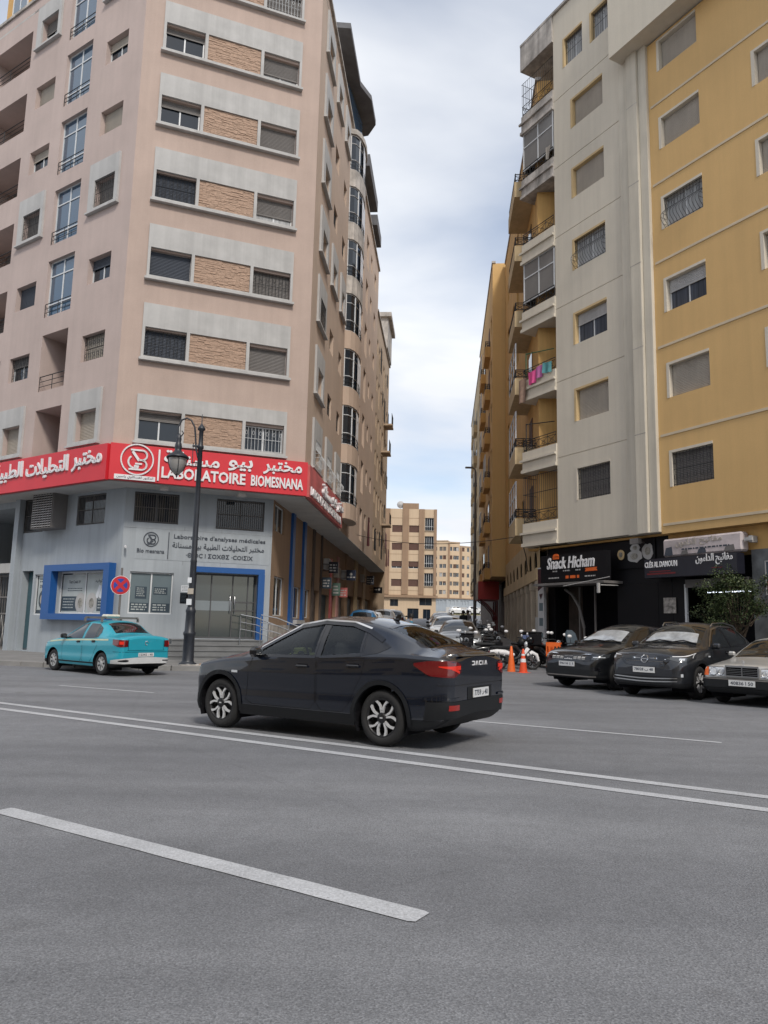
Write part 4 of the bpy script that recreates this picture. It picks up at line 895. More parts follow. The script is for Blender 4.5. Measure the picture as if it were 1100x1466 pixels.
# corner balconies
XL, XR = -6.10, -3.93; DEP = 1.9
for k in range(8):
    zb = 5.05 + 3.162 * k; g = MB()
    if k < 7:
        ht = .86 if k in (0,) else .80
        g.box(XL, XR - .001, -.06, .10, zb + .02, zb + ht); g.box(XL, XL + .14, .101, DEP + .6, zb + .02, zb + ht)            # solid upstand
        g.box(XL - .05, XR - .002, -.11, DEP, zb - .12, zb + .019)                                                      # slab
        g.box(XL - .09, XR - .003, -.15, -.061, zb + ht * .45, zb + ht * .45 + .09)                                       # moulding
        b = fr_.put('balcony', g, M_WHITE if k not in (5, 6) else M_STAIN)
        if k == 0: pass
        top = zb + ht
        rl = railing_geo(XR - XL - .1, .50, None, .012, True); obj('railing', rl, M_IRON, b, ((XL + XR) / 2, -.02, top))
        rs = railing_geo(DEP, .50, None, .012, True); o_ = obj('railing', rs, M_IRON, b, (XL + .05, DEP / 2, top)); o_.rotation_euler = (0, 0, R(90))
        if k in (3, 5):            # glazed in
            gh = (1.72, 1.72)[k == 5]; z0 = zb + 1.12 - .0; h = 1.85; w = XR - XL - .12
            fo = obj('glazing', frame_geo(w, h, 1, (.62,), .05, .05), M_ALU, b, ((XL + XR) / 2, .04, z0 + .1)); pg = MB(); pg.quad((-w / 2, -.02, .02), (w / 2, -.02, .02), (w / 2, -.02, h), (-w / 2, -.02, h)); obj('pane', pg, mat('frosted_pane', (0.20, 0.195, 0.19), 0.25, 0.1, 1), fo)
            fo2 = obj('glazing', frame_geo(1.6, h, 1, (.62,), .05, .05), M_ALU, b, (XL + .02, .95, z0 + .1)); fo2.rotation_euler = (0, 0, R(-90)); pg = MB(); pg.quad((-.8, -.02, .02), (.8, -.02, .02), (.8, -.02, h), (-.8, -.02, h)); obj('pane', pg, M_GLASS, fo2)
        if k == 0 or k == 6:
            cg = MB(); hh = 1.5 if k == 0 else 1.15; n = 16
            for i in range(n + 1):
                x = XL + .04 + (XR - XL - .08) * i / n; cg.bar((x, -.03, top + .5), (x, -.03, top + .5 + hh), .010, 4)
            for i in range(12): y = .05 + i * .16; cg.bar((XL + .03, y, top + .5), (XL + .03, y, top + .5 + hh), .010, 4)
            for z in (.5 + hh, .5 + hh * .5): cg.bar((XL, -.03, top + z), (XR, -.03, top + z), .014, 4); cg.bar((XL + .03, 0, top + z), (XL + .03, DEP, top + z), .014, 4)
            obj('cage', cg, M_IRON, b)
        if k in (1, 2):
            dg = MB(); dg.bar((XL + .2, 0, top), (XL + .2, 0, top + 1.25), .022, 5); dg.bar((XL + .2, 0, top + 1.22), (XR - .5, .3, top + 1.08), .022, 5); obj('drying_frame', dg, mat('green_paint', (0.02, 0.12, 0.06), 0.5, 0.1, 3) if k == 2 else M_IRON, b)
        # back wall, side pier and door of the balcony
        bw = MB(); zc = zb + 3.162 - .14
        bw.box(XL + .9, XR + .2, DEP, DEP + .2, zb + .02, zc); bw.box(XR, XR + .2, .26, DEP - .001, zb + .02, zc); bw.box(XL + .9, XL + 1.12, DEP - .18, DEP - .001, zb + .02, zc)
        obj('back_wall', bw, M_CREAM if k in (1, 2, 3) else M_WHITE, b)
        dg = MB(); dg.box(XL + 1.45, XR - .12, DEP - .04, DEP - .001, zb + .05, zb + 2.3); obj('door', dg, M_SHUT, b)
g = MB(); g.box(XL - .04, XR - .001, -.08, DEP + 6, 27.15, 28.4); fr_.put('roof_edge', g, M_STAIN)
g = MB(); g.box(XL - .04, 14, -.10, .3, 28.401, 28.52); fr_.put('parapet_cap', g, M_STAIN)
g = MB(); g.box(XR + .2, 14, .3, 9, 4.9, 28.3); fr_.put('inner_block', g, M_WHITE)
g = MB(); g.box(XL, 14, .25, 8, 4.79, 4.86); fr_.put('soffit', g, M_YEL2)
# shop storey
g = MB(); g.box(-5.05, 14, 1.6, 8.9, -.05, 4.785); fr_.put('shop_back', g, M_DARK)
for x0, x1, m_ in ((-5.05, -4.62, M_BLACK), (.70, 1.30, M_BLACK), (4.45, 5.2, mat('marble_grey', (0.11, 0.115, 0.12), 0.35, 0.5, 2.2)), (5.201, 14, mat('marble_grey', (0.11, 0.115, 0.12), 0.35, 0.5, 2.2))):
    g = MB(); g.box(x0, x1, .3 if m_ is not M_BLACK else .42, 1.6, -.05, 4.785 if x0 < 4 else 4.05); fr_.put('shop_pier', g, m_)
g = MB(); g.box(1.301, 14, .32, 1.58, 4.051, 4.784); fr_.put('shop_fascia', g, M_YEL2)
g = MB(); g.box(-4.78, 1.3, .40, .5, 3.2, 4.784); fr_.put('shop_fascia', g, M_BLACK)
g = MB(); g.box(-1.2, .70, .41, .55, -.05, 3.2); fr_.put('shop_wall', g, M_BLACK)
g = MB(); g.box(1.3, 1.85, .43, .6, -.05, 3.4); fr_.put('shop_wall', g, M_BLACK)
g = MB(); g.box(1.85, 1.93, .36, .44, -.05, 3.1); fr_.put('shop_post', g, M_ALU)
g = MB(); g.box(1.95, 4.3, .30, .50, 2.98, 3.24); fr_.put('shutter_box', g, M_SHUT)
for x in (-3.35, -2.5): g = MB(); g.box(x, x + .06, .5, .56, -.05, 3.18); fr_.put('shop_post', g, M_SHUT)
g = MB(); g.tube([(-4.0, .4, 3.1), (-3.5, .3, 2.9), (-3.1, .3, 2.4), (-2.9, .35, 1.6)], .06, 7); g.bar((-2.9, .35, 1.6), (-2.9, .35, .0), .04, 6); o_ = obj('hose_arm', g, M_SHUT, None, fr_.w(0, 0, 0), fr_.rz)
tag(o_, 'curved grey pipe standing in the dark opening of the left shop front', 'pipe')
# --- snack bar sign
t = board('shop_sign', fr_, -4.62, -.98, 3.36, 4.42, -.10, .22, M_BLACK, 'black shop sign with white script lettering and small orange burger emblem', 'sign')
letters(t, 'Snack Hicham', -1.42, .50, 2.65, .46, .03, M_LET, .02, shear=.2)
g = MB(); g.plate([(-.95 + .17 * math.cos(a), .98 + .10 * math.sin(a)) for a in [i * math.pi / 9 for i in range(10)]], -.02, 0); g.box(-1.13, -.77, -.02, 0, .93, .965); g.box(-1.12, -.78, -.02, 0, .87, .915); obj('emblem', g, M_ORANGE, t, (0.05, -.221, .02))
g = lines_geo(-1.1, -.8, .44, 1, .1, .05, .1, 3); g.merge(lines_geo(-.5, -.1, .44, 1, .1, .05, .1, 4)); g.merge(lines_geo(.2, .5, .44, 1, .1, .05, .1, 5)); g.merge(lines_geo(-1.35, -.7, .18, 1, .1, .045, .1, 5)); g.merge(lines_geo(.7, 1.3, .18, 1, .1, .045, .1, 6)); pstuff('small_text', g, M_SURR, t, (0, -.222, 0))
g = MB(); g.plate([(.72, .33), (1.36, .34), (1.31, .41), (1.36, .47), (.72, .46), (.77, .4)], -.012, 0); g.merge(lines_geo(-.35, .4, .22, 1, .1, .11, .02, 7)); obj('orange_text', g, M_ORANGE, t, (0, -.222, 0))
g = MB(); g.box(-4.8, -.9, -.55, .39, 3.22, 3.31); aw = fr_.put('awning_bar', g, M_SHUT, parent=False); tag(aw, 'thin grey awning rail below the script lettered black sign', 'awning rail')
g = MB(); g.tube([(0, 0, 0), (.0, -1.0, -.02)], .02, 5); g.tube([(-1.9, -.9, 0), (.5, -.9, .25)], .015, 5); g.box(-.03, .05, -1.0, -.92, -.3, .05)
aw2 = fr_.put('folding_bracket', g, M_SURR, -.95, .2, 3.15, parent=False); tag(aw2, 'pale folding awning bracket with crank between the two black shops', 'bracket')
# food panel
t = board('food_panel', fr_, -1.10, .68, 3.75, 4.74, .38, .04, M_BLACK, 'black panel with white dish pictures beside the script lettered sign', 'sign')
for cx, cz, rx, rz_, m_ in ((-.68, .52, .17, .20, M_REVY), (-.05, .42, .36, .24, M_SURR), (.0, .72, .22, .16, M_SURR), (.58, .56, .26, .30, M_SURR)):
    g = MB(); rnd = random.Random(int(cx * 100)); g.plate([(cx + rx * math.cos(a) * rnd.uniform(.85, 1.1), cz + rz_ * math.sin(a) * rnd.uniform(.8, 1.1)) for a in [i * math.pi / 8 for i in range(16)]], -.012, 0)
    pl = obj('dish', g, m_, t, (0, -.041 - .013 * (m_ is M_REVY) - abs(cz) * .012, 0))
    g = MB(); g.plate([(cx + rx * .5 * math.cos(a), cz + rz_ * .5 * math.sin(a)) for a in [i * math.pi / 5 for i in range(10)]], -.02, -.013); obj('dish_food', g, mat('photo_print', (0.26, 0.25, 0.22), 0.5, 0.6, 9), pl)
# flood light over it
g = MB(); g.box(-.2, .2, -.25, -.1, -.05, .14); g.box(-.02, .02, -.1, .3, .0, .05); o_ = fr_.put('flood_light', g, M_SHUT, .2, .1, 4.6, parent=False); tag(o_, 'small grey flood light under the white overhang', 'lamp')
# --- key cutter sign
t = board('shop_sign', fr_, .72, 4.34, 3.32, 3.95, .12, .35, mat('blue_black_board', (0.012, 0.013, 0.022), 0.4, 0.1, 2), 'dark blue black shop sign with white Latin capitals left and Arabic right', 'sign')
letters(t, 'CLÉS AL DAMOUN', -1.78, .34, 1.36, .24, .02, M_LET, .022); letters(t, arabic('مفاتيح الدامون'), .32, .30, 1.35, .36, .02, M_LET, .01)
g = MB(); g.box(-1.7, -.5, -.006, 0, .1, .15); g.box(-1.6, -.7, -.006, 0, .19, .22); g.box(.9, 1.3, -.006, 0, .2, .22); obj('red_line', g, mat('dull_red', (0.16, 0.012, 0.015), 0.5, 0.1, 3), t, (0, -.351, 0))
# pale banner above it, bent panel
p = fr_.w(2.85, .30, 4.0); t = thing('banner_panel', 'pale pinkish lightbox panel with faded key pictures above the dark sign', 'sign', p, fr_.rz); t['d'] = .34
g = MB(); g.box(-1.5, 1.55, -.34, 0, 0, .60, 0, .06); obj('panel', g, mat('pale_print', (0.50, 0.44, 0.44), 0.5, 0.35, 1.1, stretch=(1, 1, 1)), t)
letters(t, arabic('مفاتيح'), -.9 + .9, .30, .85, .26, .01, M_SHUTB, .01); letters(t, arabic('الدامون'), -.95, .28, .8, .28, .01, M_SHUTB, .01)
g = lines_geo(-.7, 1.2, .24, 1, .1, .05, .1, 9); pstuff('small_text', g, M_DLET, t, (0, -.345, 0))
for i, (x, w, h, m_) in enumerate(((-1.42, .35, .3, M_DLET), (-.75, .3, .16, M_SHUT), (-.1, .35, .18, M_DLET), (.9, .4, .2, M_SHUT))):
    g = MB(); g.plate([(x, .03), (x + w, .05), (x + w * .9, .03 + h), (x + w * .2, h)], -.003, 0); obj('key_picture', g, m_, t, (0, -.342, 0))
g = MB(); g.box(-.06, .06, -.25, 0, 0, .2); g.box(-.16, .1, -.32, -.251, .05, .15); o_ = fr_.put('wall_box', g, M_SURR, 4.62, .3, 4.25, parent=False); tag(o_, 'small grey electric box on the ochre wall right of the banner', 'box')
g = MB(); g.box(0, 1.6, -.03, 0, 0, .035, 0); o_ = fr_.put('tube_light', g, mat('tube_light_on', (0.8, 0.85, 1.0), 0.4, 0, emit=(0.8, 0.88, 1.0, 1.6)), 2.35, .9, 2.82, parent=False); tag(o_, 'thin lit white tube lamp inside the key shop', 'lamp')
g = MB(); g.box(-.42, .42, -.2, .2, 0, .5, 0, .06); g.box(-.3, .1, -.15, .15, .5, .75, 0, .06); o_ = fr_.put('counter_display', g, mat('dark_red_cloth', (0.16, 0.01, 0.02), 0.8, 0.2, 3), 2.75, 1.2, .9, parent=False); tag(o_, 'dark red display inside the dim key shop', 'display')
# posters on the black wall
for i, (x, z, w, h) in enumerate(((.95, 2.15, .52, .52), (1.0, 1.5, .5, .3))):
    g = MB(); g.box(0, w, -.02, 0, 0, h); o_ = fr_.put('poster', g, [M_SURR, M_SHUT][i] if i else mat('food_print', (0.30, 0.28, 0.26), 0.5, 0.85, 7), x, .40, z, parent=False)
    tag(o_, ['square black and white food poster on the black shop wall', 'small framed panel on the black wall below the food poster'][i], 'poster')
    if i: g = MB(); g.box(.03, w - .03, -.024, -.0205, .03, h - .03); obj('panel', g, M_PAPER, o_)
# white poster column at the left edge
t = board('poster_column', fr_, -5.12, -4.74, .5, 4.0, .05, .12, mat('poster_white', (0.50, 0.50, 0.51), 0.5, 0.06, 2), 'narrow white poster strip with food pictures down the left pier of the shop', 'sign')
g = MB(); g.plate([(-.18, 2.55), (.18, 2.75), (.18, 3.45), (-.18, 3.45)], -.006, 0); g.plate([(-.1, 2.42), (.0, 2.2), (.12, 2.45)], -.006, 0, 1); obj('graphic', g, [mat('maroon_print', (0.06, 0.02, 0.025), 0.5, 0.3, 4), mat('maroon_print', (0.06, 0.02, 0.025), 0.5, 0.3, 4)], t, (0, -.121, 0))
for z in (1.75, 1.15, .55): g = MB(); g.box(-.1, .12, -.006, 0, z, z + .32); obj('food_picture', g, M_POST, t, (0, -.121, 0))
g = MB(); g.box(0, .3, -.02, 0, 0, 1.5); o_ = fr_.put('white_board', g, M_SURR, -5.5, .12, .5, parent=False); tag(o_, 'plain white board standing left of the poster strip', 'board')
# right end: wall sign and red box
t = board('wall_panel', fr_, 4.95, 5.9, 2.7, 3.65, .29, .03, M_POSTD, 'grey framed panel with red lower half on the marble wall at the far right', 'sign', edge=M_SURR)
g = MB(); g.box(-.45, .45, -.01, 0, .03, .38); obj('red_half', g, mat('poster_red', (0.45, 0.05, 0.04), 0.5, 0.1, 2), t, (0, -.031, 0))

# ------------------------------------------------------------------ street row behind it, on the right of the side street
def street_face(y, b=None): return Face(3.95 + .0802 * y, y, -.0802, -.9968, b)
def gzs(y): return gz(4.5 + .0802 * y, y)
def block(y0, y1, zt, base, m, m2, label, cols, prot, seed, tag_cat='building', storeys=None, balc=(), shops=True, mat_end=None, bp=1.0):
    """terraced block: local x from -(y1-y0) (far) to 0 (near end)"""
    b = thing('apartment_building', label, 'building', (9 + .08 * y0, (y0 + y1) / 2, gzs(y0))); f = street_face(y0, b); ln = (y1 - y0) * 1.003; rnd = random.Random(seed)
    ops = []; n = storeys; zf = lambda k: base + 1.1 + 3.15 * k
    for k in range(n):
        for c in cols:
            if not any(c0 - .3 < c < c1 + .3 for c0, c1 in balc): ops.append((-c - .6, -c + .6, zf(k), zf(k) + 1.3, .22))
    o = f.put('wall', MB(), m); bpy.data.objects.remove(o)
    fz = Face(*(f.w(0, -prot, 0)[:2]), -.0802, -.9968, b)
    facade(fz, -ln, 0, base, zt, ops, m)
    for q in ops: window(fz, q[0], q[1], q[2], q[3], .2, rnd.choice(['shut', 'pane', 'pane']), rnd.choice([.2, .4]), rnd.choice([None, None, 'bars']), rnd.choice([M_SHUT, M_SHUTB, M_WOODB]))
    g = MB(); g.quad((0, 0, base), (0, 11, base), (0, 11, zt), (0, 0, zt)); g.quad((-ln, 0, base), (-ln, 0, zt), (-ln, 11, zt), (-ln, 11, base)); g.quad((-ln, 0, base), (-ln, 11, base), (0, 11, base), (0, 0, base)); g.quad((-ln, 0, zt), (0, 0, zt), (0, 11, zt), (-ln, 11, zt)); fz.put('end_wall', g, mat_end or m)
    g = MB(); g.box(-ln, .06, -.06, .2, zt + .001, zt + .15); fz.put('parapet_cap', g, M_STAIN)
    for c0, c1 in balc:
        for k in range(n):
            z = zf(k) - 1.15; g = MB(); g.box(-c1, -c0, -bp, 0, z, z + .16); g.box(-c1, -c0, -bp, -bp + .1, z + .161, z + .75); g.box(-c1, -c1 + .1, -bp + .101, 0, z + .161, z + .75); g.box(-c0 - .1, -c0, -bp + .101, 0, z + .161, z + .75)
            bb = fz.put('balcony', g, m2); x = -(c0 + c1) / 2
            w = c1 - c0; rl = railing_geo(w, .4, None, .014, True); obj('railing', rl, M_IRON, bb, (x, -bp + .05, z + .75)); o2 = obj('railing', railing_geo(bp - .05, .4, None, .014, True), M_IRON, bb, (-c0 - .05, -bp * .5, z + .75)); o2.rotation_euler = (0, 0, R(90))
            dg = MB(); dg.box(-.6, .6, -.03, 0, z + .17, z + 2.4); obj('door', dg, rnd.choice([M_SHUT, M_GLASS, M_WOODB]), bb, (x, -.001, 0))
            if rnd.random() < .4: obj('glazing', frame_geo(w - .1, 1.6, 2, (.6,)), M_ALU, bb, (x, -bp + .07, z + .8))
    return b, f, fz
b2, f2, fz2 = block(31.7, 49.6, 26.2, 5.55, M_YEL2, M_CREAM, 'ochre block with stacked protruding balconies over a row of arches', (6.7, 9.3, 12, 15.5), .0, 5, storeys=6, balc=((1.2, 4.6),), bp=.9)
# its arcade of piers and arches
M_PIER = mat('pier_stone', (0.44, 0.38, 0.30), 0.9, 0.15, 0.8, streak=0.2)
g = MB(); ln = 17.9
g.box(-ln, 0, .09, 8, -.2, 4.04); g.box(-ln, 0, .31, 8, 4.045, 5.5); f2.put('arcade_back', g, M_DSTONE)
g = MB(); g.box(-ln, -.2, -.12, .5, 3.55, 4.05); f2.put('arcade_band', g, M_CREAM)
ops = []
for i in range(8): ops.append((-1.5 - 2.1 * i - .55, -1.5 - 2.1 * i + .55, 4.08, 4.85, .05, 1))
facade(f2, -ln, 0, 4.05, 5.55, ops, M_CREAM, 'arcade_wall')
for i in range(8):
    x = -1.5 - 2.1 * i; z = 4.85; g = MB(); n = 8
    for s in (-1, 1):   # arch spandrels
        pts = [(x + s * .55, z)] + [(x + s * .55 * math.cos(j * math.pi / 2 / n), z + .0 - .55 + .55 * math.sin(j * math.pi / 2 / n)) for j in range(n + 1)]
        pts = [(x + s * .56, z + .001)] + [(x + s * .55 * math.cos(j * math.pi / 2 / n), z - .55 + .55 * math.sin(j * math.pi / 2 / n)) for j in range(n + 1)]
        g.plate(pts if s < 0 else pts[::-1], -.004, .02)
    f2.put('arch', g, M_CREAM)
for i in range(9):
    g = MB(); x = -.5 - 2.1 * i; g.box(x - .3, x + .3, -.10, .085, -.1, 3.548, 0, .03); g.box(x - .34, x + .34, -.13, .083, 3.2, 3.5); f2.put('pier', g, M_PIER)
for i in range(8): f2.put('roller_shutter', shutter_geo(1.5, 2.9, 0, .1), M_WOODB, -1.55 - 2.1 * i, .075, .3 + .05 * i)
b3, f3, fz3 = block(49.8, 68.5, 26.4, 4.85, M_YEL, M_YEL2, 'plain deep yellow block whose flat end wall stands out over the street', (1.4, 6.5, 12.5, 16.5), .85, 7, storeys=6, balc=((2.4, 5.0), (8.4, 11.2)), mat_end=M_YEL, bp=.38)
g = MB(); g.box(-18.7, 0, .3, 8, -.1, 4.84); f3.put('shop_storey', g, M_DSTONE)
b4, f4, fz4 = block(68.8, 92, 26.0, 5.2, M_CREAM, M_CREAM, 'pale yellow block farther along the right side of the street', (1.5, 4.5, 10, 15, 19), .8, 9, storeys=6, balc=((6, 8.6), (12, 14)), mat_end=M_YEL, bp=.35)
g = MB(); g.box(-23, 0, .4, 8, -.1, 5.19); f4.put('shop_storey', g, M_DSTONE)
# red shop box with curved struts
t = thing('shop_canopy', 'red and white boxed shop canopy on curved struts jutting over the pavement', 'canopy', (*street_face(54).w(0, -.2, 0)[:2], gzs(54)), street_face(54).rz)
g = MB(); g.box(-4.2, 0, -1.35, .1, 2.45, 3.7); obj('box', g, mat('canopy_red', (0.42, 0.035, 0.03), 0.5, 0.15, 1.5), t)
g = MB(); g.box(-4.1, -.1, -1.37, -1.352, 2.5, 3.65); obj('front_board', g, M_SHUTB, t)
for x in (-.2, -2.0, -4.0): g = MB(); g.tube([(x, -1.2, 2.44), (x, -.7, 2.1), (x, -.2, 1.5), (x, 0, .9)], .05, 6); g.bar((x, -.02, 0), (x, -.02, 2.4), .05, 6); obj('strut', g, mat('dull_red', (0.16, 0.012, 0.015), 0.5, 0.1, 3), t)
# ------------------------------------------------------------------ second block along the left of the street
LB2 = thing('apartment_building', 'narrow tan apartment block next along the left of the street, washing at its windows', 'building', (-6, 64, 0.9))
f5 = Face(*(fs_.w(28.55, .06, 0)[:2]), *d_st, LB2); ops = []
for k in range(6):
    for c, w in ((1.2, .9), (3.2, 1.1), (5.4, .9), (7.6, 1.2), (9.8, .9), (11.8, 1.0)):
        ops.append((c - w / 2, c + w / 2, 8.0 + 3.0 * k - (.9 if w > 1.05 else 0), 9.2 + 3.0 * k, .25))
facade(f5, 0, 13.6, 6.42, 26.2, ops, M_TAN)
for q in ops: window(f5, q[0], q[1], q[2], q[3], .23, random.choice(['shut', 'pane', 'pane']), .3, 'bars' if random.random() < .25 else None, random.choice([M_SHUT, M_SHUTB, M_WOODB]), gy=.3)
g = MB(); g.quad((13.6, 0, 0), (13.6, 12, 0), (13.6, 12, 26.2), (13.6, 0, 26.2)); g.quad((0, 0, 6.42), (0, 12, 6.42), (13.6, 12, 6.42), (13.6, 0, 6.42)); g.quad((0, 0, 26.2), (13.6, 0, 26.2), (13.6, 12, 26.2), (0, 12, 26.2)); f5.put('end_wall', g, M_TAN)
g = MB(); g.box(0, 13.7, -.12, .2, 26.201, 26.35); f5.put('parapet_cap', g, M_STAIN)
g = MB(); g.box(8.5, 13.4, -.2, 4, 26.36, 29.2); g.box(8.2, 13.7, -.5, 4, 29.201, 29.6); f5.put('penthouse', g, M_STAIN)
for k in (1, 3, 4):
    x = (6.4, 8.7, 6.4)[k % 3]; z = 7.2 + 3 * k; g = MB(); g.box(x, x + 1.8, -.75, 0, z, z + .14); bb = f5.put('balcony', g, M_TAN); obj('railing', railing_geo(1.8, .95, None, .014), M_IRON, bb, (x + .9, -.7, z + .14))
# washing on lines
def cloth(w, h, seed, wave=.05):
    rnd = random.Random(seed); g = MB(); n, m = 8, 6; ph = rnd.uniform(0, 6); vs = []
    for i in range(n + 1):
        for j in range(m + 1):
            x = w * i / n; vs.append((x * (1 - .08 * j / m * (1 if i > n / 2 else -1)), wave * math.sin(x * 14 + ph) * (j / m + .2), -h * j / m - (.04 * math.sin(x * 5 + ph))))
    g.add(vs, [(i * (m + 1) + j, i * (m + 1) + j + 1, (i + 1) * (m + 1) + j + 1, (i + 1) * (m + 1) + j) for i in range(n) for j in range(m)], 0, True)
    e = len(g.f)
    g.add([(v[0], v[1] + .012, v[2]) for v in vs], [f[::-1] for f in g.f[:e]], 0, True); return g
M_C1 = mat('dark_cloth', (0.02, 0.025, 0.03), 0.9, 0.2, 5); M_C2 = mat('maroon_cloth', (0.12, 0.035, 0.045), 0.9, 0.2, 5); M_C3 = mat('plaid_cloth', (0.30, 0.17, 0.17), 0.9, 0.5, 12); M_C4 = mat('pink_cloth', (0.75, 0.10, 0.30), 0.85, 0.1, 5); M_C5 = mat('mauve_cloth', (0.45, 0.14, 0.33), 0.85, 0.1, 5); M_C6 = mat('teal_cloth', (0.10, 0.30, 0.32), 0.85, 0.1, 5); M_C7 = mat('brown_cloth', (0.30, 0.20, 0.15), 0.9, 0.3, 5)
for f, x, y, z, w, h, m_, lb in ((fs_, 20.6, -.45, 8.6, .9, 1.9, M_C2, 'maroon curtain hanging from a window of the left street wall'), (fs_, 22.6, -.7, 8.0, 1.3, 1.35, M_C1, 'black garment hung out under the maroon curtain over the street'),
        (f5, 3.0, -.8, 8.9, 1.4, 1.2, M_C3, 'reddish plaid cloth hung out low on the tan block'), (f5, 3.0, -.9, 7.6, .8, 1.4, M_C2, 'maroon cloth hanging under the plaid one on the tan block'), (f5, 4.4, -.95, 7.7, 1.0, 1.3, M_C3, 'second plaid cloth hanging beside the maroon one, lowest over the street'),
        (fr_, -5.55, -.16, 12.45, .48, .55, M_C4, 'bright pink cloth drying on the white corner balcony'), (fr_, -5.05, -.16, 12.5, .42, .52, M_C5, 'mauve cloth drying between the pink and the teal ones'), (fr_, -4.6, -.16, 12.55, .55, .45, M_C6, 'teal cloth drying at the wall end of the balcony rail'), (fr_, -6.15, -.2, 12.2, .52, 1.05, M_C7, 'brown patterned cloth hanging off the left corner of the balcony'), (fr_, -4.3, -.16, 22.25, .3, .55, M_SHUTB, 'pale cloth over the rail of the glazed balcony high up')):
    o_ = obj('hanging_cloth', cloth(w, h, int(x * 10)), m_, None, f.w(x, y, z), f.rz); tag(o_, lb, 'laundry')
# projecting shop signs on the left of the street
for i, (x, z, w, h, m_, lb) in enumerate(((12.6, 4.65, .52, .62, mat('blue_black_board', (0.012, 0.013, 0.022)), 'dark square projecting shop sign nearest the corner'), (20.4, 4.75, .62, .68, mat('navy_board', (0.015, 0.022, 0.045), 0.4, 0.1, 2), 'navy projecting shop sign with pale crest, second along the wall'),
        (33.5, 5.2, .6, .7, mat('navy_board', (0.015, 0.022, 0.045)), 'dark navy projecting sign near the end of the overhang'), (40.0, 4.7, .8, .55, M_BLACK, 'black sign with a small white emblem at the end of the overhang'), (11.9, 3.75, .5, .6, M_POSTD, 'dark framed board low on the wall above the teal shutter'), (15.9, 3.6, .45, .75, mat('green_board', (0.10, 0.17, 0.14), 0.5, 0.2, 3), 'dull green board sign under the dark square one'), (19.0, 3.55, .5, .6, mat('red_pink_board', (0.42, 0.12, 0.11), 0.5, 0.2, 3), 'faded red board with pale strokes beside the green one'))):
    p = fsg.w(x, -.05, z); t = thing('projecting_sign', lb, 'sign', p, fsg.rz - R(90))
    g = MB(); q_ = .35 if i < 4 else .12; g.box(q_, q_ + w, -.08, .08, -h / 2, h / 2); g.bar((0, 0, h * .3), (q_, 0, h * .3), .02, 5); g.bar((0, 0, -h * .3), (q_, 0, -h * .3), .02, 5); obj('panel', g, m_, t)
    g = MB()
    if i in (1, 3): g.plate([(q_ + w * (.5 if i == 1 else .66) + .09 * math.cos(a), .06 + .09 * math.sin(a)) for a in [j * math.pi / 6 for j in range(12)]], -.006, 0)
    if i == 3: g.box(q_ + .1, q_ + .35, -.006, 0, .0, .1)
    else: g.merge(lines_geo(q_ + .05, q_ + w - .04, -.1 if i == 1 else h * .28, 1 if i == 1 else 3, h * .25, h * .12, .2, 30 + i))
    pstuff('print', g, M_SURR, t, (0, -.082, 0))
# ------------------------------------------------------------------ brown block closing the street
FB = thing('apartment_building', 'brown and beige apartment block closing the street, brown shutters and glazed stair column', 'building', (4.6, 128, 2.9))
f6 = Face(.1, 124.0, 1, 0, FB); ops = []; W6 = 8.55
rows = [16.65, 13.75, 10.8, 7.9]
for z in rows: ops += [(1.3, 2.95, z, z + 1.15, .2), (4.05, 5.65, z, z + 1.15, .2)]
for z in (17.0, 14.0, 11.0, 8.0): ops.append((6.62, 8.05, z, z + 2.1, .3))
facade(f6, 0, W6, 2.2, 20.5, ops + [(1.2, 2.5, 4.7, 5.8, .2), (5.9, 7.9, 4.9, 6.1, .2), (6.5, 7.7, 2.4, 4.3, .4), (4.0, 5.8, 2.4, 4.4, .4)], M_SAND)
for z in rows:
    for a, b in ((1.3, 2.95), (4.05, 5.65)): window(f6, a, b, z, z + 1.15, .18, 'pane' if z == 10.8 else 'shut', .72, None, M_WOODB)
for z in (17.0, 14.0, 11.0, 8.0): window(f6, 6.62, 8.05, z, z + 2.1, .28, 'pane', 0, None, trans=(.33,), mull=3); f6.put('railing', railing_geo(1.6, .6, 8, .02), M_IRON, 7.33, -.12, z - .2)
for a, b, c, d in ((1.2, 2.5, 4.7, 5.8), (5.9, 7.9, 4.9, 6.1), (6.5, 7.7, 2.4, 4.3), (4.0, 5.8, 2.4, 4.4)): window(f6, a, b, c, d, .18, 'pane', 0, None, fm=M_FRD)
for x0, x1 in ((0, .95), (2.98, 4.0), (5.68, 6.55), (8.12, 8.55)):
    g = MB(); g.box(x0, x1, -.18, 0, 6.6, 20.5); f6.put('pilaster', g, M_BROWN)
for z in (7.2, 10.1, 13.05, 16.0, 18.95):
    g = MB(); g.box(.96, 2.97, -.02, 0, z, z + .06); g.box(4.01, 5.67, -.02, 0, z, z + .06); f6.put('panel_joint', g, M_BROWN)
g = MB(); g.box(-6, 0, .2, 8, 2.2, 20.2); g.box(0, W6, .35, 10, 20.3, 20.5); g.box(W6 - .02, W6, .01, 10, 2.2, 20.49); g.box(3.0, 5.6, .3, 3.5, 20.51, 21.5); f6.put('side_wall', g, M_BROWN)
g = MB(); g.box(-2, 8.8, -.5, 0, 6.1, 6.5); f6.put('cornice', g, M_BROWN)
g = MB(); g.lathe([(0, 0), (.35, .08), (.6, .25)], 14, (2.6, 0.5, 21.3), 'y'); g.bar((2.6, .6, 20.5), (2.6, .6, 21.3), .05, 5); o_ = obj('satellite_dish', g, M_SURR, None, f6.w(0, 0, 0), 0); tag(o_, 'satellite dish on the roof of the brown block', 'dish')
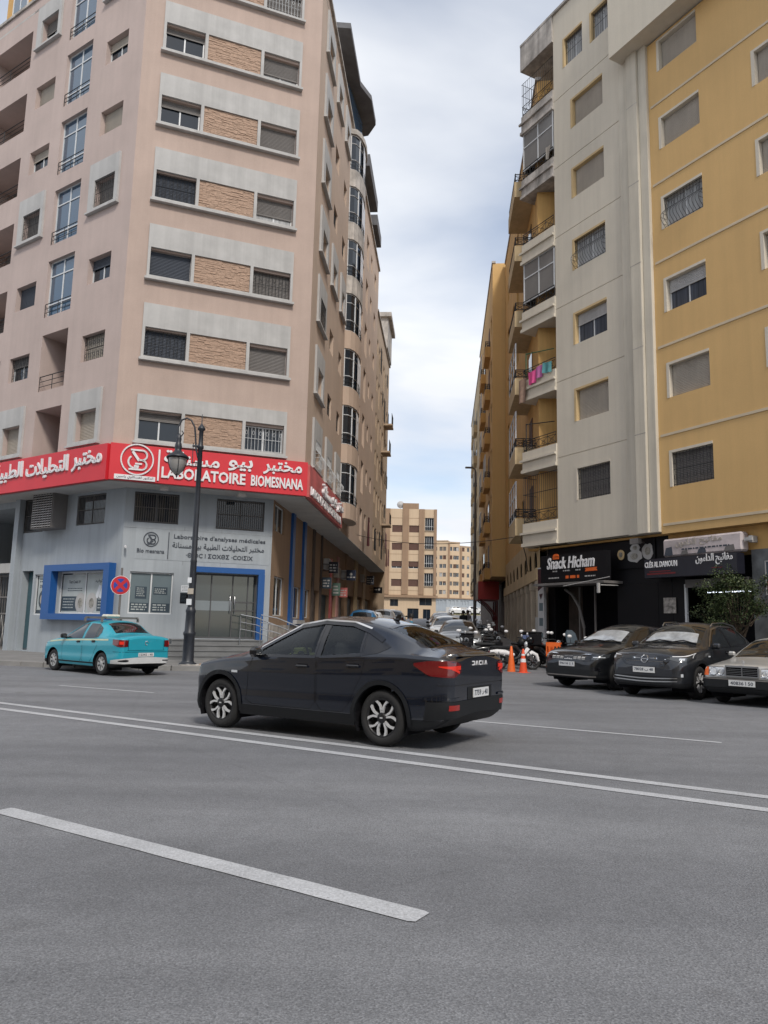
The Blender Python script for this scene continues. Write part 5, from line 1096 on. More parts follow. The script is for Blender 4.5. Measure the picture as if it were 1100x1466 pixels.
t = board('shop_sign', f6, .0, 2.0, 3.35, 4.15, -.55, .12, M_LET, 'small white shop sign with dark capitals low on the brown block', 'sign'); letters(t, 'STORE', -.35, .18, 1.25, .45, .03, M_DLET, .02); t2 = MB(); t2.plate([(-.7 + .2 * math.cos(a), .4 + .2 * math.sin(a)) for a in [j * math.pi / 5 for j in range(10)]], -.02, 0); obj('emblem', t2, M_DLET, t, (0, -.121, 0))
# ------------------------------------------------------------------ curved block beyond, wall and slope
CB = thing('apartment_building', 'long curved beige block of many small windows far behind on the rise', 'building', (24, 250, 6.6))
pts = [(15.5, 245), (20.6, 243.5), (24.5, 244.5), (28.5, 247), (36, 254)]; rnd = random.Random(8)
for i in range(4):
    a, b = pts[i], pts[i + 1]; dx_, dy_ = b[0] - a[0], b[1] - a[1]; ln = math.hypot(dx_, dy_); f = Face(*a, dx_ / ln, dy_ / ln, CB); zt = (28.7, 28.3, 27.2, 26.2)[i]; ops = []
    cs = [ln * .25, ln * .58, ln * .8] if i < 2 else [ln * .3, ln * .72]
    for k in range(6):
        for c in cs: ops.append((c - .5, c + .5, 11.9 + 2.75 * k, 13.2 + 2.75 * k, .25))
    facade(f, 0, ln, 10.8, zt, ops, M_SAND); facade(f, 0, ln, 5, 10.8, [(ln * .1 + 1.2 * j, ln * .1 + 1.2 * j + .8, 8.6, 10, .2) for j in range(int(ln / 1.3))], M_GREYW)
    for q in ops: window(f, *q[:4], .22, rnd.choice(['shut', 'pane', 'pane']), rnd.choice([0, .3]), None, rnd.choice([M_SURR, M_WOODB, M_SHUT]))
    g = MB(); g.box(0, ln * .16, -.25, 0, 10.8, zt - .3); f.put('pilaster', g, M_BROWN); g = MB(); g.box(-.1, ln + .1, -.35, 0, 10.5, 10.79); f.put('cornice', g, M_BROWN); g = MB(); g.box(0, ln, -.15, 3, zt, zt + .3); f.put('parapet_cap', g, M_TAN)
g = MB(); g.box(0, 24, -.2, .2, 0, 1.7); o_ = obj('boundary_wall', g, M_SURR, None, (17, 205, gz(20, 205) - .1), R(-3)); tag(o_, 'low pale boundary wall on the rise below the curved block', 'wall')
g = MB(); rnd = random.Random(11)
for i in range(5000):
    x, y = rnd.uniform(14, 34), rnd.uniform(172, 203); z = gz(x, y); s = rnd.uniform(.1, .35); a = rnd.uniform(0, 6.28); dx_, dy_ = math.cos(a) * s * .3, math.sin(a) * s * .3
    if math.sin(x * .9 + y * .35) + rnd.uniform(-1, 1) < 0: continue
    g.add([(x - dx_, y - dy_, z), (x + dx_, y + dy_, z), (x + rnd.uniform(-.1, .1), y, z + s)], [(0, 1, 2)])
o_ = obj('grass', g, mat('dry_grass', (0.13, 0.14, 0.05), 0.9, 0.4, .3)); tag(o_, 'patchy green and dry grass on the far slope', 'grass', kind='stuff')
g = drape(frange(10, 60, 20), frange(168, 240, 20), .03); struct('earth_slope', g, mat('bare_earth', (0.36, 0.30, 0.22), 0.95, 0.25, .25))
# tall plain lamp far down the street, cables
t = thing('street_lamp', 'tall plain grey lamp post far down the side street', 'street lamp', (7.45, 62, gz(7.45, 62)))
g = MB(); g.tube([(0, 0, 0), (0, 0, 6), (0, 0, 12.9), (-.05, 0, 13.1), (-.3, 0, 13.22)], [.14, .11, .07, .06, .05], 9); obj('post', g, M_SHUT, t)
g = MB(); g.box(-.85, -.2, -.12, .12, 13.15, 13.28, 0, .03); obj('lamp_head', g, M_SHUT, t)
def cable(a, b, sag, name, label):
    pts = [(a[0] + (b[0] - a[0]) * i / 24, a[1] + (b[1] - a[1]) * i / 24, a[2] + (b[2] - a[2]) * i / 24 - sag * 4 * (i / 24) * (1 - i / 24)) for i in range(25)]
    g = MB(); g.tube(pts, .016, 5); return tag(obj(name, g, M_IRON), label, 'cable')
cable((-1.6, 46, 6.9), (6.1, 33.4, 5.55), .45, 'cable', 'sagging black cable strung across the side street')
g = MB(); g.tube([(6.0, 33.0, 5.6), (5.95, 33.0, 5.4), (6.2, 33.2, 4.6), (6.3, 33.4, 4.0), (6.7, 33.6, 4.1), (6.8, 33.6, 1.2)], .02, 5); tag(obj('cable', g, M_IRON), 'black cable dropping down the arcade wall at the right', 'cable')

# ------------------------------------------------------------------ block across the road, behind the viewer (seen only in the car paint and windows)
OB = thing('apartment_building', 'pale apartment block across the main road behind the viewer, mirrored in the car windows', 'building', (-16, -24, 0))
f7 = Face(30, -41, -.829, .559, OB); ops = [(2 + 4 * c, 4 + 4 * c, 4.2 + 3.1 * k, 5.7 + 3.1 * k, .25) for c in range(19) for k in range(5)] + [(1.5 + 6.5 * c, 6.5 + 6.5 * c, .2, 3.0, .6, 1) for c in range(11)]
facade(f7, 0, 78, -.1, 20.5, ops, M_CREAM)
g = MB()
for q in ops[:95]: g.quad((q[0], .24, q[2]), (q[1], .24, q[2]), (q[1], .24, q[3]), (q[0], .24, q[3]))
o_ = f7.put('window_panes', g, M_GLASS); o_['kind'] = 'stuff'
g = MB(); g.box(0, 78, .7, 10, -.1, 20.4); f7.put('rear_block', g, M_CREAM)
# ------------------------------------------------------------------ car kit
def pchip(pts):
    xs_ = [p[0] for p in pts]; ys_ = [p[1] for p in pts]; n = len(xs_); h = [xs_[i + 1] - xs_[i] for i in range(n - 1)]; dl = [(ys_[i + 1] - ys_[i]) / h[i] for i in range(n - 1)]
    m = [0] * n; m[0] = dl[0]; m[-1] = dl[-1]
    for i in range(1, n - 1):
        if dl[i - 1] * dl[i] <= 0: m[i] = 0
        else:
            w1, w2 = 2 * h[i] + h[i - 1], h[i] + 2 * h[i - 1]; m[i] = (w1 + w2) / (w1 / dl[i - 1] + w2 / dl[i])
    def f(x):
        if x <= xs_[0]: return ys_[0]
        if x >= xs_[-1]: return ys_[-1]
        for i in range(n - 1):
            if x <= xs_[i + 1]: break
        t = (x - xs_[i]) / h[i]; t2, t3 = t * t, t * t * t
        return (2 * t3 - 3 * t2 + 1) * ys_[i] + (t3 - 2 * t2 + t) * h[i] * m[i] + (-2 * t3 + 3 * t2) * ys_[i + 1] + (t3 - t2) * h[i] * m[i + 1]
    return f
def inpoly(x, z, poly):
    c = False; n = len(poly); j = n - 1
    for i in range(n):
        xi, zi = poly[i]; xj, zj = poly[j]
        if (zi > z) != (zj > z) and x < (xj - xi) * (z - zi) / (zj - zi) + xi: c = not c
        j = i
    return c
class Car:
    """body described by curves over d = distance from the nose; local x forward (rear axle at 0), y left, z up"""
    def __init__(s, L_, W, wb, fo, ztop, zs, zbot, yr, pf=.70, pr=.74, df=.55, dr=.42, zc=.34, R=.325, hood_e=.05, roof_e=.07, tumble=.03, belly=.05):
        s.L, s.W, s.wb, s.fo = L_, W / 2, wb, fo; s.xf = wb + fo; s.ztop, s.zs, s.zbot, s.yr = pchip(ztop), pchip(zs), pchip(zbot), pchip(yr)
        s.pf, s.pr, s.df, s.dr = pf, pr, df, dr; s.zc = zc; s.R = R; s.re = roof_e; s.he = hood_e; s.tumble = tumble; s.belly = belly
        s.ax = [s.fo, s.fo + wb]; s.cache = {}
    def plan(s, d):
        def e(t, p): t = min(1, max(0, t)); return p + (1 - p) * (1 - (1 - t) ** 2.6) ** .55
        k = e(d / s.df, s.pf) * e((s.L - d) / s.dr, s.pr); c = (d - s.L * .52) / (s.L * .5)
        return s.W * k * (1 - .045 * abs(c) ** 3)
    def prof(s, d):
        zt = s.ztop(d); zb = s.zbot(d); e = s.he + (s.re - s.he) * min(1, max(0, (zt - 1.05) / .3)); ze = zt - e; zs = min(s.zs(d), ze - .004); w = s.plan(d)
        yr = min(s.yr(d) * w / s.W, w - .01)
        return zb, zs, ze, zt, w, yr
    def Y(s, d, z):
        zb, zs, ze, zt, w, yr = s.prof(d)
        if z <= zs:
            t = min(1, max(0, (z - zb) / (zs - zb))); return w * (1 - .10 * max(0, .35 - t) ** 2 / .1225 * .6 - s.belly * max(0, t - .55) ** 2 / .2025 * .55 + .008 * math.sin(t * 9.4) * (0 if t > .8 else 1))
        t = min(1, (z - zs) / max(.003, ze - zs)); y0 = w * (1 - s.belly * .55)
        return y0 + (yr - y0) * t + s.tumble * math.sin(math.pi * t) * min(1, (ze - zs) / .3)
    def top(s, d, y):
        zb, zs, ze, zt, w, yr = s.prof(d); t = min(1, abs(y) / max(.01, yr)); return zt - (zt - ze) * t ** 2.4
    def section(s, d, nb=12, nc=8, nt=7):
        zb, zs, ze, zt, w, yr = s.prof(d); P = [(0, zb), (.5 * w, zb), (s.Y(d, zb) - .03, zb)]
        zc = max(zb + .03, min(s.zc, zs - .05)); zl = [zb + .012, zb + .05, (zb + zc) / 2 + .02, zc] if zc - zb > .1 else [zb + (zc - zb) * i / 4 for i in (1, 2, 3, 4)]
        P += [(s.Y(d, z), z) for z in zl]
        P += [(s.Y(d, zc + (zs - zc) * i / nb), zc + (zs - zc) * i / nb) for i in range(1, nb + 1)]
        P += [(s.Y(d, zs + (ze - zs) * i / nc), zs + (ze - zs) * i / nc) for i in range(1, nc + 1)]
        y1 = s.Y(d, ze)
        for i in range(1, nt + 1):
            y = y1 * (1 - i / nt); t = 1 - i / nt; P.append((y, zt - (zt - ze) * t ** 2.4))
        return P
    def stations(s):
        a = [0, .012, .03, .055, .085, .12, .16, .2, .25, .3]; b = [s.L - v for v in a[::-1]]
        n = int((s.L - .6) / .038); return a + [.3 + (s.L - .6) * i / n for i in range(1, n)] + b
    def shell(s, parent, paint, holes=(), see=False, dark=M_PLAS):
        ds = s.stations(); secs = [s.section(d) for d in ds]; m = len(secs[0]); nA, nBc = 3, 7
        g = MB(); vs = []; idx = {}
        for i, d in enumerate(ds):
            for j, (y, z) in enumerate(secs[i]):
                x, zz = d, z
                if 1 < j < 19 and z < .85:       # snap to the wheel arch circle
                    for a in s.ax:
                        rr = math.hypot(d - a, z - s.R); ra = s.R + .055
                        if rr > 1e-4 and abs(rr - ra) < .032 and z > s.zbot(d) + .005: x = a + (d - a) * ra / rr; zz = s.R + (z - s.R) * ra / rr; y = s.Y(x, zz)
                vs.append((x, y, zz))
        n = len(ds)
        def cut(i, j):
            q = [vs[i * m + j], vs[i * m + j + 1], vs[(i + 1) * m + j + 1], vs[(i + 1) * m + j]]; x = sum(p[0] for p in q) / 4; y = sum(p[1] for p in q) / 4; z = sum(p[2] for p in q) / 4
            if j < 19 and y > .45 * s.W:
                for a in s.ax:
                    if math.hypot(x - a, z - s.R) < s.R + .05: return True
            if see:
                if 18 <= j < 18 + 8 + 1:
                    for h in holes:
                        if inpoly(x, z, h): return True
                if j >= 26:
                    for (d0, d1, f) in s.tops:
                        if d0 < x < d1 and y < f * s.prof(x)[5]: return True
            return False
        for sgn in (1, -1):
            pts = [(s.xf - x, sgn * y, z) for x, y, z in vs]; fs = []; mi = []
            o = len(g.v); g.v += pts
            for i in range(n - 1):
                for j in range(m - 1):
                    if cut(i, j): continue
                    f = (i * m + j, i * m + j + 1, (i + 1) * m + j + 1, (i + 1) * m + j)
                    g.f.append([o + k for k in (f[::-1] if sgn > 0 else f)]); g.m.append(1 if j < 6 else 0); g.s.append(j >= 2)
        for i, rev in ((0, False), (n - 1, True)):
            o = len(g.v); sec = secs[i]; x = s.xf - ds[i]
            for y, z in sec: g.v += [(x, y, z), (x, -y, z)]
            for j in range(m - 1):
                f = [o + 2 * j, o + 2 * j + 1, o + 2 * j + 3, o + 2 * j + 2]; g.f.append(f[::-1] if not rev else f); g.m.append(1 if j < 6 else 0); g.s.append(False)
        b = obj('body', g, [paint, dark], parent)
        # wheel wells
        for a in s.ax:
            for sgn in (1, -1):
                w = MB()
                x0 = s.xf - a; rw = s.R + .058; k = 14; y0, y1 = sgn * .42 * s.W, sgn * (s.Y(a, s.R + .2) - .012); pv = []
                for i in range(k + 1):
                    t = math.pi * (i / k * 1.3 - .15); pv += [(x0 + rw * math.cos(t), y0, s.R + rw * math.sin(t)), (x0 + rw * math.cos(t), y1, s.R + rw * math.sin(t))]
                w.add(pv, [(2 * i, 2 * i + 1, 2 * i + 3, 2 * i + 2) for i in range(k)], 0)
                w.add([p for i, p in enumerate(pv) if i % 2 == 0], [tuple(range(k + 1))], 0)
                obj('wheel_well', w, M_DARK, parent)
        return b
    # --- panels laid on the side
    def side_panel(s, low, up, d0, d1, sgn=1, off=.004, nx=24, nz=6, mi=0, g=None):
        lo, hi = pchip(low) if len(low) > 1 else (lambda v: low[0][1]), pchip(up) if len(up) > 1 else (lambda v: up[0][1]); g = g or MB(); vs = []
        for i in range(nx + 1):
            d = d0 + (d1 - d0) * i / nx; a, b = lo(d), hi(d)
            for j in range(nz + 1):
                z = a + (b - a) * j / nz; vs.append((s.xf - d, sgn * (s.Y(d, z) + off), z))
        fs = [(i * (nz + 1) + j, i * (nz + 1) + j + 1, (i + 1) * (nz + 1) + j + 1, (i + 1) * (nz + 1) + j) for i in range(nx) for j in range(nz)]
        g.add(vs, fs if sgn < 0 else [f[::-1] for f in fs], mi, True); return g
    def side_line(s, pts, w, sgn=1, off=.004, mi=0, g=None, closed=False, sub=6):
        g = g or MB(); Q = []; n = len(pts)
        for i in range(n if closed else n - 1):
            a, b = pts[i], pts[(i + 1) % n]; Q += [(a[0] + (b[0] - a[0]) * k / sub, a[1] + (b[1] - a[1]) * k / sub) for k in range(sub)]
        if not closed: Q.append(pts[-1])
        k = len(Q); vs = []
        for i in range(k):
            a, b = (Q[i - 1] if closed or i else Q[i]), (Q[(i + 1) % k] if closed or i < k - 1 else Q[i]); tx, tz = b[0] - a[0], b[1] - a[1]; l_ = math.hypot(tx, tz) or 1; nx_, nz_ = -tz / l_ * w / 2, tx / l_ * w / 2
            for sg in (1, -1):
                d, z = Q[i][0] + sg * nx_, Q[i][1] + sg * nz_; vs.append((s.xf - d, sgn * (s.Y(d, z) + off), z))
        fs = [(2 * i, 2 * i + 1, 2 * ((i + 1) % k) + 1, 2 * ((i + 1) % k)) for i in range(k if closed else k - 1)]
        g.add(vs, fs if sgn < 0 else [f[::-1] for f in fs], mi, False)
        return g
    def poly_panel(s, poly, sgn=1, off=-.006, mi=0, g=None, nx=20, nz=5):
        """fill a window outline (list of (d,z)) by columns"""
        g = g or MB(); d0 = min(p[0] for p in poly); d1 = max(p[0] for p in poly); vs = []
        for i in range(nx + 1):
            d = d0 + .002 + (d1 - d0 - .004) * i / nx; zz = []
            for k in range(len(poly)):
                a, b = poly[k], poly[(k + 1) % len(poly)]
                if (a[0] - d) * (b[0] - d) <= 0 and a[0] != b[0]: zz.append(a[1] + (b[1] - a[1]) * (d - a[0]) / (b[0] - a[0]))
            a, b = min(zz), max(zz)
            for j in range(nz + 1):
                z = a + (b - a) * j / nz; vs.append((s.xf - d, sgn * (s.Y(d, z) + off), z))
        fs = [(i * (nz + 1) + j, i * (nz + 1) + j + 1, (i + 1) * (nz + 1) + j + 1, (i + 1) * (nz + 1) + j) for i in range(nx) for j in range(nz)]
        g.add(vs, fs if sgn < 0 else [f[::-1] for f in fs], mi, True); return g
    def top_panel(s, d0, d1, f0, f1=None, off=.004, mi=0, g=None, nx=16, ny=12, rnd=.0):
        f1 = f0 if f1 is None else f1; g = g or MB(); vs = []
        for i in range(nx + 1):
            for j in range(ny + 1):
                t = -1 + 2 * j / ny; d = d0 + (d1 - d0) * i / nx; d += rnd * (t * t) * (1 if d0 < s.L / 2 else -1) * (1 - i / nx if d0 < s.L / 2 else i / nx)
                y = t * (f0 + (f1 - f0) * i / nx) * s.prof(d)[5]; vs.append((s.xf - d, y, s.top(d, y) + off))
        g.add(vs, [(i * (ny + 1) + j, (i + 1) * (ny + 1) + j, (i + 1) * (ny + 1) + j + 1, i * (ny + 1) + j + 1)[::-1] for i in range(nx) for j in range(ny)], mi, True); return g
    # --- panels wrapped round the nose or tail: w is the distance along the outline from the centre line (left of the car positive)
    def outline(s, end, z):
        key = (end, round(z, 3))
        if key in s.cache: return s.cache[key]
        P = []; dd = 0.0
        seq = [0, .004, .012, .03, .055, .085, .12, .16, .2, .25, .3, .36, .43, .5, .58, .66, .75, .85]
        for q in seq:
            d = q if end == 'f' else s.L - q
            if s.ztop(d) - .012 < z: continue
            if z < s.zbot(d) and q < .5 and False: continue
            P.append((q, s.Y(d, z)))
        P = [(P[0][0], 0)] + P; ar = [0]
        for i in range(1, len(P)): ar.append(ar[-1] + math.hypot(P[i][0] - P[i - 1][0], P[i][1] - P[i - 1][1]))
        s.cache[key] = (P, ar); return s.cache[key]
    def wrap(s, end, w, z, off=.004):
        P, ar = s.outline(end, z); a = abs(w); sg = 1 if w >= 0 else -1; i = 1
        while i < len(ar) - 1 and ar[i] < a: i += 1
        L0 = max(1e-6, ar[i] - ar[i - 1]); t = (a - ar[i - 1]) / L0; q = P[i - 1][0] + (P[i][0] - P[i - 1][0]) * t; y = P[i - 1][1] + (P[i][1] - P[i - 1][1]) * t
        tq, ty = (P[i][0] - P[i - 1][0]) / L0, (P[i][1] - P[i - 1][1]) / L0; q -= ty * off; y += tq * off
        return ((s.xf - q) if end == 'f' else (s.xf - s.L + q), sg * y, z)
    def wrap_panel(s, end, low, up, w0, w1, off=.005, nx=14, nz=4, mi=0, g=None, thick=0.0):
        lo, hi = (pchip(low) if len(low) > 1 else (lambda v: low[0][1])), (pchip(up) if len(up) > 1 else (lambda v: up[0][1])); g = g or MB(); vs = []
        for i in range(nx + 1):
            w = w0 + (w1 - w0) * i / nx; a, b = lo(w), hi(w)
            for j in range(nz + 1): vs.append(s.wrap(end, w, a + (b - a) * j / nz, off))
        fs = [(i * (nz + 1) + j, i * (nz + 1) + j + 1, (i + 1) * (nz + 1) + j + 1, (i + 1) * (nz + 1) + j) for i in range(nx) for j in range(nz)]
        if (w1 > w0) == (end == 'f'): fs = [f[::-1] for f in fs]
        g.add(vs, fs, mi, True)
        return g
    def wrap_geo(s, end, geo, w, z, off=.006, mi=0, g=None, flip=False):
        """lettering: geo in xz plane facing -y"""
        g = g or MB(); g.add([s.wrap(end, w + (v[0] if end == 'f' else -v[0]), z + v[2], off - v[1]) for v in geo.v], geo.f, mi); return g
def wheel_meshes(R_, rim, w, style, mats_):
    """tyre, rim and spoke meshes about the y axis, outer side +y"""
    t = MB(); r = rim; t.lathe([(r - .01, -w / 2 + .02), (r + .01, -w / 2), (R_ - .03, -w / 2 + .004), (R_ - .008, -w / 2 + .03), (R_, -w / 2 + .06), (R_, w / 2 - .06), (R_ - .008, w / 2 - .03), (R_ - .03, w / 2 - .004), (R_ - .06, w / 2 + .004), (r + .012, w / 2), (r - .008, w / 2 - .018)], 40, axis='y')
    m = MB(); m.lathe([(r - .002, w / 2 - .008), (r - .018, w / 2 - .012), (r - .024, w / 2 - .04), (r - .03, w / 2 - .12), (.06, w / 2 - .12), (0.0, w / 2 - .12)], 36, axis='y', mi=1)
    m.lathe([(r + .002, w / 2 - .010), (r - .012, w / 2 - .004), (r - .02, w / 2 - .02)], 36, axis='y', mi=0 if style not in ('dark', 'twin') else 1)
    m.lathe([(.16, w / 2 - .10), (.16, w / 2 - .09), (.05, w / 2 - .09)], 24, axis='y', mi=2)
    y1 = w / 2 - .006
    def blade(pts, y0, y1, mi):
        n = len(pts); v = [(p[0], y1, p[1]) for p in pts] + [(p[0], y0, p[1]) for p in pts]; m.add(v, [tuple(range(n)), tuple(range(2 * n - 1, n - 1, -1))] + [(i, n + i, n + (i + 1) % n, (i + 1) % n) for i in range(n)], mi)
    def rot(p, a): return (p[0] * math.cos(a) - p[1] * math.sin(a), p[0] * math.sin(a) + p[1] * math.cos(a))
    rr = r - .012
    if style in ('twin', 'dark'):
        for k in range(5):
            a = 2 * math.pi * k / 5 + .3
            for sg in (1, -1):
                cl = [(.045, .22, .008), (.42 * rr, .17, .012), (.62 * rr, .19, .012), (.80 * rr, .29, .014), (rr * .99, .40, .018)]; Lp, Rp = [], []
                for r_, t_, h_ in cl:
                    x_, z_ = r_ * math.cos(t_ * sg), r_ * math.sin(t_ * sg); nx_, nz_ = -math.sin(t_ * sg), math.cos(t_ * sg); Lp.append((x_ + nx_ * h_, z_ + nz_ * h_)); Rp.append((x_ - nx_ * h_, z_ - nz_ * h_))
                for q in range(4):
                    quad = [rot(p, a) for p in (Rp[q], Rp[q + 1], Lp[q + 1], Lp[q])]; blade(quad, y1 - .035, y1 - .004 - .004 * (q == 0), 0)
    elif style == 'cover':
        for k in range(7):
            a = 2 * math.pi * k / 7
            pts = [rot(p, a) for p in [(.05, -.018), (.11, -.022), (rr * .9, -.05), (rr, -.045), (rr, .045), (rr * .75, .022), (.1, .016), (.05, .015)]]; blade(pts, y1 - .03, y1, 0)
        m.lathe([(.075, y1 - .02), (.07, y1 + .004), (0, y1 + .008)], 16, axis='y', mi=0)
    elif style == 'steel':
        m.lathe([(rr, y1 - .03), (rr * .7, y1 - .01), (rr * .45, y1 - .02), (.06, y1 - .005), (0, y1)], 24, axis='y', mi=0)
    m.lathe([(.062, y1 - .03), (.06, y1 + .002), (.05, y1 + .008), (0, y1 + .008)], 18, axis='y', mi=1 if style != 'cover' else 0)
    if style == 'twin': m.box(-.02, .02, y1 + .006, y1 + .0105, -.008, .008, 0)
    return t.mesh('tyre', M_RUB), m.mesh('rim', mats_)
def add_wheels(c, t, rim, w, style, mats_, track_in=.03):
    tm, rm = wheel_meshes(c.R, rim, w, style, mats_)
    for a in c.ax:
        for sg in (1, -1):
            e = bpy.data.objects.new('wheel', None); C.objects.link(e); e.parent = t; e.location = (c.xf - a, sg * (c.Y(a, c.R + .3) - track_in - w / 2), c.R); e.rotation_euler = (0, 0, 0 if sg > 0 else math.pi)
            e.empty_display_size = .1
            o1 = obj('tyre', tm, None, e); o2 = obj('rim', rm, None, e)
def mirror_geo():
    g = MB(); g.box(-.06, .07, 0, .17, -.05, .07, 0, .035); g.box(-.03, .04, -.10, .02, -.05, -.015, 1); g.box(-.064, -.0605, .03, .14, -.02, .045, 2); return g
def arch_trim(c, t, w=.05, m=None, off=.012):
    for sg in (1, -1):
        for a in c.ax:
            pts = []
            for i in range(25):
                th = math.pi * (i / 24 * 1.12 - .06); r = c.R + .052 + w / 2; pts.append((a + r * math.cos(th), c.R + r * math.sin(th)))
            g = c.side_line(pts, w, sg, off, sub=1)
            pts2 = [(a + (p[0] - a) * (c.R + .054) / (c.R + .052 + w / 2), c.R + (p[1] - c.R) * (c.R + .054) / (c.R + .052 + w / 2)) for p in pts]
            vs = []
            for p in pts2: vs += [(c.xf - p[0], sg * (c.Y(*p) + off), p[1]), (c.xf - p[0], sg * (c.Y(*p) - .03), p[1])]
            fs = [(2 * i, 2 * i + 1, 2 * i + 3, 2 * i + 2) for i in range(24)]; g.add(vs, fs, 0)
            obj('wheel_arch', g, m or M_PLAS, t)
def plate_geo(body, w=.50, h=.11):
    g = MB(); g.box(-w / 2, w / 2, -.010, 0, 0, h, 0); tx = text_geo(body, w * .86, h * .62, .0012, .02); g.add([(v[0] - w * .43, v[1] - .0105, v[2] + h * .19) for v in tx.v], tx.f, 1); return g
def put_plate(c, t, end, body, w, z, width=.50, h=.11, off=.012):
    p = c.wrap(end, w, z, off); o = obj('number_plate', plate_geo(body, width, h), [M_PLATE, M_DLET], t, p, R(90) if end == 'f' else R(-90)); return o
def paint_mat(name, rgb, metal=0.0, rough=0.28, dust=0.0):
    m = mat(name, rgb, rough, 0.04, 1.5, 0, 40, metal=metal, coat=1.0, spec=0.5)
    if dust:
        t = m.node_tree; n = t.nodes; l = t.links; b = n['Principled BSDF']
        b.inputs['Coat Weight'].default_value = 1 - dust; b.inputs['Roughness'].default_value = rough + dust * .3
    b = m.node_tree.nodes['Principled BSDF']; b.inputs['Coat Roughness'].default_value = 0.03 + dust * .3
    return m
M_TINT = bpy.data.materials.new('tinted_car_glass'); M_TINT.use_nodes = True
def _tint():
    t = M_TINT.node_tree; n = t.nodes; l = t.links; n.clear(); o = n.new('ShaderNodeOutputMaterial'); mx_ = n.new('ShaderNodeMixShader'); tr = n.new('ShaderNodeBsdfTransparent'); gl = n.new('ShaderNodeBsdfGlossy'); fr = n.new('ShaderNodeFresnel')
    tr.inputs[0].default_value = (.60, .64, .63, 1); gl.inputs['Roughness'].default_value = .02; gl.inputs['Color'].default_value = (.9, .95, 1, 1); fr.inputs[0].default_value = 1.5
    l.new(fr.outputs[0], mx_.inputs[0]); l.new(tr.outputs[0], mx_.inputs[1]); l.new(gl.outputs[0], mx_.inputs[2]); l.new(mx_.outputs[0], o.inputs[0])
_tint()
def seat_geo():
    g = MB(); g.box(-.25, .25, -.25, .25, .0, .16, 0, .05); g.box(-.34, -.18, -.24, .24, .12, .68, 0, .05); g.box(-.38, -.28, -.13, .13, .70, .90, 0, .04); return g
def door_set(c, t, paint, doors, handle_m, line=.007):
    """doors: list of (outline below the beltline, handle (d,z))"""
    for sg in (1, -1):
        for pts, hd in doors:
            g = c.side_line(pts, line, sg, .0025, closed=True, sub=8); d_ = obj('door', g, M_GLOSSK, t)
            h = MB(); x, z = c.xf - hd[0], hd[1]; y = sg * c.Y(hd[0], z)
            h.box(x - .095, x + .095, y + sg * .012, y + sg * .036, z - .012, z + .014, 0, .01); h.box(x - .08, x + .08, y + sg * .001, y + sg * .004, z - .034, z + .03, 1); obj('handle', h, [handle_m, M_GLOSSK], d_)
def windows_set(c, t, polys, gl, trim=.03, sides=(1, -1), tm=M_GLOSSK, off=.003):
    for sg in sides:
        for p in polys:
            w = obj('window', c.poly_panel(p, sg, -.004 if gl is M_TINT else off), gl, t)
            obj('trim', c.side_line(p, trim, sg, .004 if gl is M_TINT else off + .002, closed=True, sub=5), tm, w)
def seam_top(c, t, d, f, name='seam'):
    g = MB(); vs = []
    for i in range(25):
        y = (-1 + 2 * i / 24) * f * c.prof(d)[5]; vs += [(c.xf - d - .003, y, c.top(d, y) + .0025), (c.xf - d + .003, y, c.top(d, y) + .0025)]
    g.add(vs, [(2 * i, 2 * i + 1, 2 * i + 3, 2 * i + 2) for i in range(24)]); obj(name, g, M_GLOSSK, t)
